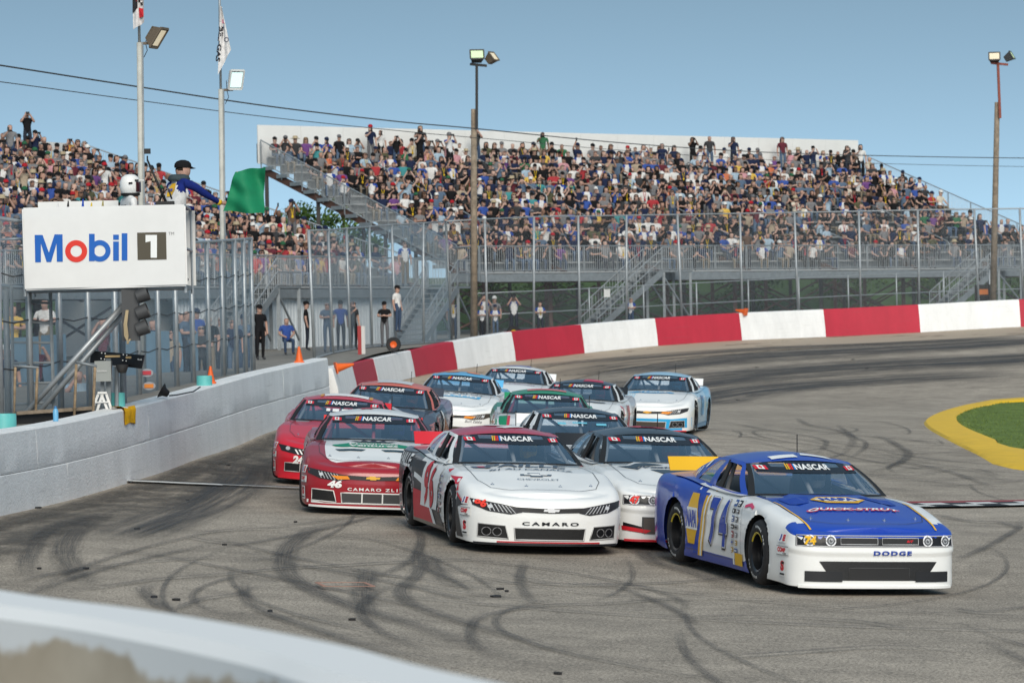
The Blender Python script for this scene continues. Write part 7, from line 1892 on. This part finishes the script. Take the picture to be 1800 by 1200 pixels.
# official with white helmet, seen from behind and the side
J2, E2 = skeleton('stand_down'); op = W(231, 420, 51.2)
hv, _ = posed('person', J2, E2, Matrix.Translation((op.x, op.y, FZ0 - .08)) @ Matrix.Rotation(math.radians(118), 4, 'Z'), [cloth((.02, .02, .022)), wht, wht, LEGS[2], cloth(HAIR['dark hair']), M_SHOE], 'official in white vest and white helmet standing on the flag stand')
hl = MB(); hl.lathe([(.001, .17), (.07, .162), (.125, .12), (.15, .05), (.15, -.04), (.135, -.12), (.11, -.14)], 20, Matrix.Translation(J2['hd'][0]) @ Matrix.Diagonal((.92, 1.05, 1, 1))); hl.box(J2['hd'][0] + Vector((0, -.15, .075)), (.19, .07, .018))
h_ = addmesh('helmet', mesh_of(hl, 60), paint((.80, .80, .79)), hv)
hd2 = J2['hd'][0]; vz = MB(); vz.grid([[hd2 + Vector((.146 * math.sin(a), -.165 * math.cos(a), z)) for a in np.linspace(-1.35, 1.35, 13)] for z in (-.10, -.03, .05)]); addmesh('visor', mesh_of(vz, 180), mat('dark_red_visor', (.05, .012, .015), .25), h_); addmesh('helmet_trim', mesh_of(MB().lathe([(.14, -.115), (.142, -.145), (.105, -.16)], 18, Matrix.Translation(hd2) @ Matrix.Diagonal((.92, 1.05, 1, 1))), 180), M_BLACK, h_)
for zz, yy in ((.03, .05), (.07, -.05)): addmesh('helmet_sticker', mesh_of(MB().box(hd2 + Vector((-.139, yy, zz)), (.006, .06, .03))), M_BLACK, h_)
V, Fc = text_fit('PIREL', .26, .055, .03); bo = BVHTree.FromPolygons(*grow(J2, E2, 1)[:2]); mb = MB()
mb.add([tuple((lambda l: (l if l is not None else Vector((x, .16, z))) + Vector((0, .012, 0)))(bo.ray_cast(Vector((x, 1, z)), Vector((0, -1, 0)))[0])) for x, z in [(-px, 1.30 + py) for px, py in V]], Fc); addmesh('vest_lettering', mesh_of(mb), vinyl(BLACK), hv)
# camera on a raised pole, clamped to the stand
cp = thing('pole_camera', W(290, 362, 50.4), 'small action camera on a black pole clamped to the flag stand', 'camera')
part('pole', MB().tube(W(292, 356, 50.4), W(259, 281, 50.4), .022, 8, .014), M_BLACK, cp, 180); part('clamp', MB().box(W(290, 360, 50.0), (.27, .12, .10)), M_BLACK, cp); part('camera_body', MB().box(W(259, 266, 50.4), (.09, .07, .075)).tube(W(259, 274, 50.4), W(259, 283, 50.4), .012, 6), M_BLACK, cp)
part('strap', MB().path([W(281, 356, 50.0), W(284, 340, 50.0), W(296, 332, 50.0), W(302, 350, 50.0)], .014, 5), M_BLACK, cp, 180)
# rolled signal flags standing in the stand
for i, (u_, c_, nm) in enumerate(((101, (.75, .75, .74), 'white'), (119, (.02, .02, .022), 'black'), (145, (.02, .08, .45), 'blue'), (160, (.7, .5, .05), 'yellow'), (180, (.35, .30, .1), 'checked olive'))):
    f_ = thing('rolled_flag', W(u_, 372, 50.6), 'rolled %s signal flag poking above the billboard edge' % nm, 'flag', 'rolled flags in the flag stand')
    part('cloth', MB().tube(W(u_, 380, 50.6), W(u_ + 1, 356 - (i % 3) * 3, 50.6), .035, 7, .008), cloth(c_), f_, 180); part('stick', MB().tube(W(u_, 400, 50.6), W(u_, 372, 50.6), .012, 5), M_WOOD, f_)

# ------------------------------------------------------------------ things on and behind the straight wall
def wall_top(u):
    """point on the middle of the straight wall's top at photo column u"""
    best = min(zip(fr, wh), key=lambda q: abs(pix(q[0][0])[0] - u)); (p, t, n), h = best
    i = [k for k, q in enumerate(fr) if q[0] is p][0]; lo, hi = max(i - 1, 0), min(i + 1, len(fr) - 1)
    us = [pix(fr[k][0])[0] for k in (lo, i, hi)]; f = lambda c: interp(u, us, c) if us[0] < us[1] < us[2] else c[1]
    q = Vector((f([fr[k][0].x for k in (lo, i, hi)]), f([fr[k][0].y for k in (lo, i, hi)]), f([fr[k][0].z + wh[k] for k in (lo, i, hi)]))); return q - n * .18
M_CONE = mat('orange_cone_plastic', (.80, .13, .015), .5, noise=.1, scale=6)
def cone(p, h, label, lying=None):
    t = thing('traffic_cone', p, label, 'traffic cone', 'orange cones along the walls'); M = Matrix.Translation(p)
    if lying is not None: M = M @ Matrix.Rotation(lying, 4, 'Z') @ Matrix.Rotation(math.radians(80), 4, 'Y') @ Matrix.Translation((0, 0, -.1))
    part('cone', MB().lathe([(h * .27, .02), (h * .25, .04), (h * .06, h), (.001, h)], 16, M), M_CONE, t, 60); part('base', MB().box((0, 0, 0), (.001, .001, .001)) if False else MB().prism([(x * h * .30, y * h * .30) for x, y in ((-1, -1), (1, -1), (1, 1), (-1, 1))], 0, .03, M), M_CONE, t)
cone(wall_top(391), .30, 'orange traffic cone standing on the white wall near the catch fence'); cone(wall_top(543), .34, 'orange traffic cone standing on the white wall near its end')
p = at(1308, 547, 143.6); cone(Vector((p.x, p.y, 1.78 + 1.2)), .5, 'orange cone lying tipped over on the turn wall top', 2.6)
p = at(596, 643, 89.5); cone(Vector((p.x, p.y, cz(p.x, p.y) - .05)), .5, 'orange cone lying behind the start of the striped wall', .25)
yr = wall_top(228); t = (at(238, 700, 50.6) - at(218, 705, 50)); nn = Vector((1, 0, 0)); mb = MB(); P = []
yp, yt, yn = min(fr, key=lambda q: abs(pix(q[0])[0] - 228))
for s, (off, dz) in enumerate(((-.20, .012), (-.05, .014), (.0, .008), (.028, -.05), (.030, -.14), (.034, -.24))):
    P.append([Vector((yr.x, yr.y, yr.z)) + yn * (.18 + off) + yt * x + Vector((0, 0, dz - .02 * math.sin(5 * x + s))) + yn * (.012 * math.sin(14 * x + s)) for x in np.linspace(-.42, .42, 9)])
mb.grid(P); mb.grid([[q + yn * .006 + Vector((0, 0, .004)) for q in reversed(r)] for r in P]); single('yellow_cloth', mb, cloth((.75, .40, .01)), yr, 'yellow cloth draped over the top of the white wall', 'cloth', smooth=180)
bp_ = wall_top(124); bt_ = thing('water_bottle', bp_, 'pale blue drink bottle standing on the white wall', 'bottle'); part('bottle_body', MB().lathe([(.001, 0), (.036, .002), (.038, .14), (.026, .165), (.016, .175), (.001, .176)], 14, Matrix.Translation(bp_)), mat('pale_blue_plastic', (.15, .42, .66), .3), bt_, 50); part('bottle_cap', MB().tube(bp_ + Vector((0, 0, .172)), bp_ + Vector((0, 0, .205)), .018, 10), mat('blue_cap', (.05, .2, .45), .4), bt_, 50)
M_TEAL = mat('teal_plastic_barrel', (.13, .52, .50), .45, noise=.08, scale=3)
def barrel(u, v_top, d, r, h, label):
    p = at(u, v_top, d); b = Vector((p.x, p.y, p.z - h)); t = thing('plastic_barrel', b, label, 'barrel', 'teal plastic barrels')
    part('barrel_body', MB().lathe([(.001, 0), (r * .94, 0), (r, .04), (r, h * .32), (r * 1.03, h * .34), (r * 1.03, h * .37), (r, h * .39), (r, h - .03), (r * .97, h), (r * .90, h), (r * .88, h - .06), (.001, h - .06)], 24, Matrix.Translation(b)), M_TEAL, t, 40)
barrel(6, 727, 45.2, .17, .62, 'teal plastic barrel at the picture left edge behind the wall'); barrel(206, 690, 50.9, .115, .55, 'teal plastic barrel behind the wall next to the white trestle'); barrel(359, 660, 58.5, .135, .6, 'teal plastic barrel behind the wall beside the orange cone')
# electric cabinet, signal board on post, trestle, rail, speaker
ec = thing('control_cabinet', at(183, 725, 50.5), 'grey electrical control cabinet on a post behind the wall', 'cabinet')
part('box', MB().box(at(182, 652, 50.3), (.24, .18, .30)), mat('grey_enamel', (.30, .32, .31), .5), ec); part('post', MB().beam(at(180, 668, 50.4), at(180, 745, 50.4), .05, .05, up=(1, 0, 0)).beam(at(191, 630, 50.45), at(191, 745, 50.45), .07, .07, up=(1, 0, 0)), M_GALVD, ec)
V, Fc = text_fit('SOLUTION', .14, .022, .02); q = at(179, 652, 50.2); mb = MB(); mb.add([(q.x + x, q.y - .0 - .012, q.z + y) for x, y in V], Fc); part('lettering', mb, vinyl((.65, .65, .65)), ec)
sbd = thing('signal_board', at(205, 668, 50.6), 'tilted black display board with white letters behind the wall', 'display board')
b0, b1, b2, b3 = at(160, 616, 50.9), at(254, 624, 50.3), at(249, 648, 50.3), at(158, 637, 50.9); mb = MB(); bk = Vector((0, .10, 0)); mb.add([b0, b1, b2, b3, b0 + bk, b1 + bk, b2 + bk, b3 + bk], [(3, 2, 1, 0), (4, 5, 6, 7), (0, 1, 5, 4), (1, 2, 6, 5), (2, 3, 7, 6), (3, 0, 4, 7)]); part('board', mb, mat('black_board', (.012, .012, .014), .35), sbd)
def on_board(u, v, lift=.012): return at(u, v, 50.9 + (u - 160) / 94 * -.6 - lift)
V, Fc = text_fit('GREEN', 36, 8.5, .05); mb = MB(); mb.add([on_board(203 + x, 640 - y + x * .08) for x, y in V], Fc); part('lettering', mb, vinyl(WHITE), sbd)
V, Fc = text_fit('Peak', 8, 4, .02); mb = MB(); mb.add([on_board(246 + x, 632 - y) for x, y in V], Fc); part('lettering', mb, vinyl(WHITE), sbd)
bl2 = MB()
for u_, v_ in ((179, 620), (185, 621), (217, 623), (223, 624), (178, 630), (184, 631), (216, 633), (222, 634)): q = on_board(u_, v_); bl2.tube(q, q + Vector((0, -.02, 0)), .010, 6)
part('bolts', bl2, vinyl(WHITE), sbd); part('bracket', MB().box(at(198, 626, 50.3), (.22, .05, .03)).box(at(226, 628, 50.2), (.08, .04, .03)), mat('rusty_bracket', (.35, .25, .12), .7), sbd)
part('lamp_pod', MB().lathe([(.001, 0), (.06, .01), (.09, .10), (.10, .13)], 14, Matrix.Translation(at(215, 656, 50.4))), M_DKGREY, sbd, 180); part('post', MB().tube(at(205, 640, 50.7), at(205, 742, 50.7), .03, 8), M_GALVD, sbd)
tr2 = thing('white_trestle', at(178, 722, 50.2), 'small white A-frame trestle behind the wall', 'trestle')
for a, b in (((174, 690), (160, 724)), ((186, 690), (197, 722)), ((178, 692), (190, 723)), ((181, 690), (170, 724))): part('leg', MB().beam(at(*a, 50.15), at(*b, 50.15), .035, .02, up=(0, 1, 0)), M_WHITEP, tr2)
part('top_bar', MB().beam(at(172, 690, 50.15), at(188, 690, 50.15), .06, .03), M_WHITEP, tr2); part('cross_bar', MB().beam(at(167, 707, 50.13), at(191, 706, 50.13), .03, .02), M_WHITEP, tr2)
gr = thing('handrail_frame', at(95, 745, 49.5), 'rusty pipe handrail frame with black mesh panel behind the wall', 'handrail')
for (u_, a, b) in ((27, 645, 745), (66, 645, 730), (134, 640, 735), (167, 645, 728)): part('upright', MB().tube(at(u_, a, 49.6), at(u_ - 4, b + 15, 49.6), .022, 6), mat('rusty_pipe', (.33, .24, .15), .8, noise=.5, scale=9), gr, 180)
part('top_pipe', MB().tube(at(24, 643, 49.6), at(68, 646, 49.6), .022, 6).tube(at(134, 636, 49.6), at(170, 644, 49.6), .022, 6), M_GALVD, gr, 180)
part('mesh_panel', MB().beam(at(28, 737, 49.4), at(162, 727, 50.0), .02, .19), M_CARBON, gr); part('timber_rail', MB().beam(at(28, 726, 49.3), at(162, 717, 49.9), .05, .05), M_WOOD, gr)
sk_ = thing('black_speaker', at(290, 695, 53.6), 'small black loudspeaker with cables lying on the white wall', 'speaker'); part('horn', MB().lathe([(.001, -.06), (.05, -.05), (.07, .02), (.13, .08)], 14, Matrix.Translation(at(291, 690, 53.7)) @ Matrix.Rotation(math.radians(-60), 4, 'Y')), M_BLACK, sk_, 180); part('cable', MB().path([at(298, 695, 53.6), at(310, 694, 54), at(325, 691, 54.6), at(340, 688, 55.3), at(352, 680, 56)], .012, 5), M_BLACK, sk_, 180)
for i, (u_, v_, c_, nm) in enumerate(((258, 655, (.55, .06, .08), 'red and blue'), (262, 678, (.75, .25, .05), 'orange oval'))):
    q = at(u_, v_, 60); s_ = thing('sponsor_sign', q, 'small %s sponsor sign on the catch fence' % nm, 'sign'); part('plate', MB().lathe([(.001, 0), (.09, 0), (.09, .012), (.001, .012)], 18, Matrix.Translation(q) @ Matrix.Rotation(math.radians(90), 4, 'X') @ Matrix.Diagonal((1.3, .8, 1, 1))), vinyl((.35, .37, .4)), s_); part('emblem', MB().box(q + Vector((0, -.02, 0)), (.16, .006, .07)), vinyl(c_), s_)
# blue sheet wall behind the catch fence
bs = thing('blue_sheeting', at(150, 700, 56), 'pale blue corrugated sheeting panels behind the catch fence', 'sheeting')
M_BSH = mat('pale_blue_sheet', (.22, .36, .48), .6, noise=.15, scale=2)
for i, (u0, u1) in enumerate(((14, 70), (74, 118), (196, 240), (244, 300), (306, 350))):
    d0 = 66 + i * 3.6; a, b = at(u0, 690, d0), at(u1, 690, d0 + 1.5); mb = MB(); P = []
    for k in range(33): q = a.lerp(b, k / 32); P.append([Vector((q.x, q.y - .012 * (k % 2), cz(q.x, q.y))), Vector((q.x, q.y - .012 * (k % 2), cz(q.x, q.y) + .95))])
    mb.grid(P); part('sheet_panel', mb, M_BSH, bs)
# spare wheel hubs behind the turn wall
def hub(p, r, c, label):
    t = thing('cart_wheel', p, label, 'wheel'); M = Matrix.Translation(p + Vector((0, 0, r))) @ Matrix.Rotation(math.radians(90), 4, 'X'); part('tyre', MB().lathe([(r * .45, -.09), (r * .9, -.10), (r, -.05), (r, .05), (r * .9, .10), (r * .45, .09), (r * .45, -.09)], 24, M), M_TYRE, t, 50); part('rim', MB().lathe([(.001, .06), (r * .25, .07), (r * .45, .095), (r * .46, .05)], 20, M), vinyl(c), t, 50)
p = at(692, 617, 119.5); hub(Vector((p.x, p.y, cz(p.x, p.y) - .1)), .26, (.75, .12, .02), 'small black wheel with orange hub behind the striped wall'); p = at(903, 578, 136.3); hub(Vector((p.x, p.y, cz(p.x, p.y) - .05)), .30, (.75, .50, .02), 'small black wheel with yellow hub behind the striped wall')
p = at(636, 630, 113); pst = thing('painted_post', Vector((p.x, p.y, cz(p.x, p.y))), 'short peeling red and white post by the striped wall', 'post'); z0 = cz(p.x, p.y); part('red_half', MB().box((p.x - .06, p.y, z0 + .45), (.12, .14, .95)), vinyl((.35, .04, .04)), pst); part('white_half', MB().box((p.x + .063, p.y, z0 + .45), (.12, .13, .93)), vinyl((.6, .58, .56)), pst)
p = at(1067, 515, 144.5); nb = thing('notice_board', p, 'small blank white notice on the turn fence', 'notice'); part('plate', MB().box(p, (.26, .02, .34)), M_WHITEP, nb); part('clip', MB().box(p + Vector((0, -.02, .16)), (.05, .02, .02)), M_GALVD, nb)
p = at(1728, 515, 152.5); bn = thing('event_banner', Vector((p.x, p.y, p.z - .5)), 'dark event banner with orange emblem by the wooden pole', 'banner'); part('cloth', MB().box(p, (.75, .04, .75)), M_BLACK, bn); part('emblem', MB().box(p + Vector((.02, -.03, .05)), (.4, .01, .24)), vinyl((.75, .22, .05)), bn)

# ------------------------------------------------------------------ poles, floodlights, flags, cables
M_LAMPON = mat('lit_lamp_glass', (.40, .36, .27), .3, emit=(1.0, .86, .6), estr=.35); M_LAMPW = mat('lit_lamp_glass_cool', (.35, .45, .45), .3, emit=(.75, 1.0, .98), estr=.6); M_LAMPG = mat('lit_lamp_glass_green', (.35, .42, .30), .3, emit=(.72, 1.0, .5), estr=.4)
def flood(pos, yaw, pitch, sz, parent, body, lens, nm='floodlight'):
    M = Matrix.Translation(pos) @ Matrix.Rotation(yaw, 4, 'Z') @ Matrix.Rotation(pitch, 4, 'X'); w, d, h = sz
    q = MB(); f = [(-w / 2, -h / 2), (w / 2, -h / 2), (w / 2, h / 2), (-w / 2, h / 2)]; b = [(x * .62, z * .62) for x, z in f]
    q.add([M @ Vector((x, -d / 2, z)) for x, z in f] + [M @ Vector((x, d / 2, z)) for x, z in b], [(4, 5, 6, 7), (0, 1, 5, 4), (1, 2, 6, 5), (2, 3, 7, 6), (3, 0, 4, 7)])
    for i in range(5): q.box(M @ Vector((0, d * .2, h * (-.3 + .15 * i))), (w * .74, d * .5, .012), (M.to_3x3()))
    o = part(nm, q, body, parent); l = MB(); l.add([M @ Vector((x * .86, -d / 2 - .004, z * .80)) for x, z in f], [(0, 1, 2, 3)]); part('lamp_glass', l, lens, o); fr2 = MB()
    for i in range(4): a, c = f[i], f[(i + 1) % 4]; fr2.beam(M @ Vector((a[0], -d / 2 - .004, a[1])), M @ Vector((c[0], -d / 2 - .004, c[1])), .04, .04)
    part('bezel', fr2, body, o); return o
M_POLE = mat('pale_pole_paint', (.50, .50, .46), .6, noise=.2, scale=4); M_BROWN = mat('brown_lamp_housing', (.13, .10, .07), .6)
def base_at(u, d):
    q = at(u, 560, d); return Vector((q.x, q.y, cz(q.x, q.y)))
def steel_pole(u, d, v_join, v_lamp, label, lens, body, lamp_u, flagdef):
    b = base_at(u + 3, d); t = thing('light_pole', b, label, 'light pole'); j = at(u, v_join, d); top = at(u - 4, -150, d)
    part('lower_mast', MB().tube(b - Vector((0, 0, .2)), j, .052, 12), M_POLE, t, 180); part('conduit', MB().tube(b + Vector((.062, -.02, 0)), j + Vector((.060, -.02, 0)), .018, 8), M_GALVD, t, 180); part('upper_mast', MB().tube(j, top, .026, 8), M_GALV, t, 180)
    arm = at(lamp_u - 14, v_join + 1, d - .1); part('lamp_arm', MB().beam(j + Vector((-.03, 0, -.02)), at(lamp_u - 2, v_join + 1, d), .05, .05), M_BROWN, t); lp = at(lamp_u, v_lamp, d)
    flood(lp, *flagdef['aim'], (.30, .20, .42), t, body, lens)
    part('lamp_cable', MB().path([at(u + 8, v_join + 26, d), at(u + 14, v_join + 14, d), at(u + 11, v_join + 2, d), at(lamp_u - 14, v_lamp + 4, d)], .008, 5), M_BLACK, t, 180)
    return t
steel_pole(245, 64, 75, 62, 'pale steel light pole with brown floodlight behind the flag stand', M_LAMPON, M_BROWN, 272, {'aim': (math.radians(70), math.radians(35))})
steel_pole(388, 73, 157, 138, 'pale steel light pole with white lit floodlight right of the flagman', M_LAMPW, mat('white_lamp_housing', (.6, .62, .62), .5), 412, {'aim': (math.radians(28), math.radians(22))})
def hanging_flag(quad, d, base, prints, label, seed):
    t = thing('pole_flag', at(*quad[0], d), label, 'flag'); a, b, c, e = [at(*q, d) for q in quad]; P = []
    for s in np.linspace(0, 1, 13): P.append([a.lerp(b, t_).lerp(e.lerp(c, t_), s) + Vector((0, .05 * math.sin(9 * t_ + 2 * s + seed) * (.3 + t_), 0)) for t_ in np.linspace(0, 1, 13)])
    mb = MB(); mb.grid(P); mb.grid([[q + Vector((0, .005, 0)) for q in reversed(r)] for r in P]); part('cloth', mb, cloth(base), t, 180); bv = BVHTree.FromPolygons([Vector(q) for q in mb.v], mb.f)
    for V, Fc, col_ in prints:
        vs_ = []
        for u, v in V:
            k = (at(u, v, d) - CAMPOS).normalized(); loc = bv.ray_cast(CAMPOS, k)[0]; vs_.append((loc if loc is not None else at(u, v, d)) + Vector((0, -.012, 0)))
        m2 = MB(); m2.add(vs_, Fc); part('flag_print', m2, cloth(col_), t)
def vtxt(s, cx, cy, w, h, rot, bold=.04):
    V, Fc = text_fit(s, w, h, bold); c, n = math.cos(rot), math.sin(rot); return [(cx + x * c + y * n, cy + x * n - y * c) for x, y in V], Fc
hanging_flag([(232, -40), (252, -40), (254, 40), (234, 52)], 63.8, (.70, .68, .68), [(*poly([(233, -20), (242, -20), (242, 14), (233, 24)]), (.03, .03, .035)), (*poly([(244, 14), (253, 16), (252, 30), (245, 32)]), (.55, .03, .04)), (*poly([(236, -10), (241, -2), (238, 8), (234, 2)]), (.6, .04, .05)), (*many(*[rect(245 + 4 * (k % 2), -8 + 5 * k, 4, 5) for k in range(4)]), (.03, .03, .03))], 'red black and white flag hanging at the first light pole top', 0)
hanging_flag([(386, 10), (390, 12), (406, 88), (383, 132)], 72.8, (.74, .73, .73), [(*vtxt('BEL-GAS', 386, 78, 62, 8, math.radians(96)), (.03, .03, .04)), (*poly([(391, 34), (395, 36), (395, 42), (391, 41)]), (.6, .08, .2)), (*poly([(393, 44), (397, 46), (397, 50), (393, 49)]), (.1, .3, .6)), (*ring(398, 70, 3, 4.5, 12), (.2, .2, .25))], 'white flag with black lettering hanging at the second light pole top', 2)
def wood_pole(u0, v0, u1, v1, d, label, ext_col, ext, lamps):
    b = base_at(u1, d); top = at(u0, v0, d); t = thing('wooden_light_pole', b, label, 'light pole')
    part('wooden_post', MB().tube(b - Vector((0, 0, .3)), top, .155, 12, .115), M_WOOD, t, 180); e0, e1 = at(*ext[0], d - .18), at(*ext[1], d - .18); part('extension', MB().beam(e0, e1, .11, .11, up=(0, 1, 0)), ext_col, t)
    part('cross_arm', MB().beam(at(ext[1][0] - 12, ext[1][1] + 1, d - .18), at(ext[1][0] + 18, ext[1][1] + 4, d - .18), .08, .10), ext_col, t)
    for (u, v, yaw, pitch, sz, body, lens) in lamps: flood(at(u, v, d - .2), yaw, pitch, sz, t, body, lens)
wood_pole(833, 192, 832, 585, 134.5, 'wooden lamp pole with two floodlights in front of the big grandstand', M_BLACK, ((838, 225), (838, 112)), [(838, 101, math.radians(5), math.radians(-30), (.55, .42, .42), M_DKGREY, M_LAMPG), (863, 104, math.radians(60), math.radians(-38), (.40, .34, .42), M_BROWN, M_LAMPON)])
wood_pole(1753, 180, 1745, 525, 151.5, 'wooden lamp pole with rust red extension at the picture right', mat('rust_red_mast', (.24, .06, .04), .7, noise=.3, scale=6), ((1758, 208), (1754, 110)), [(1748, 103, math.radians(-8), math.radians(-25), (.50, .42, .38), M_DKGREY, M_LAMPON), (1773, 101, math.radians(70), math.radians(-30), (.42, .36, .38), M_DKGREY, M_LAMPG)])
def cable(pts, r, label, grp='overhead cables'):
    C = catmull([at(*q) for q in pts], 8); single('overhead_cable', MB().path(C, r * .62, 6), M_DKGREY, C[0], label, 'cable', grp, 180)
cable([(-150, 92, 66), (0, 115, 70), (245, 153, 78), (480, 188, 86), (700, 214, 98), (833, 226, 107), (1100, 252, 124), (1350, 268, 138), (1600, 275, 147), (1800, 278, 152), (1950, 279, 155)], .030, 'upper of two overhead cables crossing the sky and big grandstand')
cable([(-150, 126, 66), (0, 144, 70), (245, 177, 78), (480, 207, 86), (700, 230, 98), (833, 242, 107), (1100, 265, 124), (1350, 281, 138), (1600, 289, 147), (1800, 293, 152), (1950, 295, 155)], .017, 'thinner lower overhead cable crossing the sky and big grandstand')
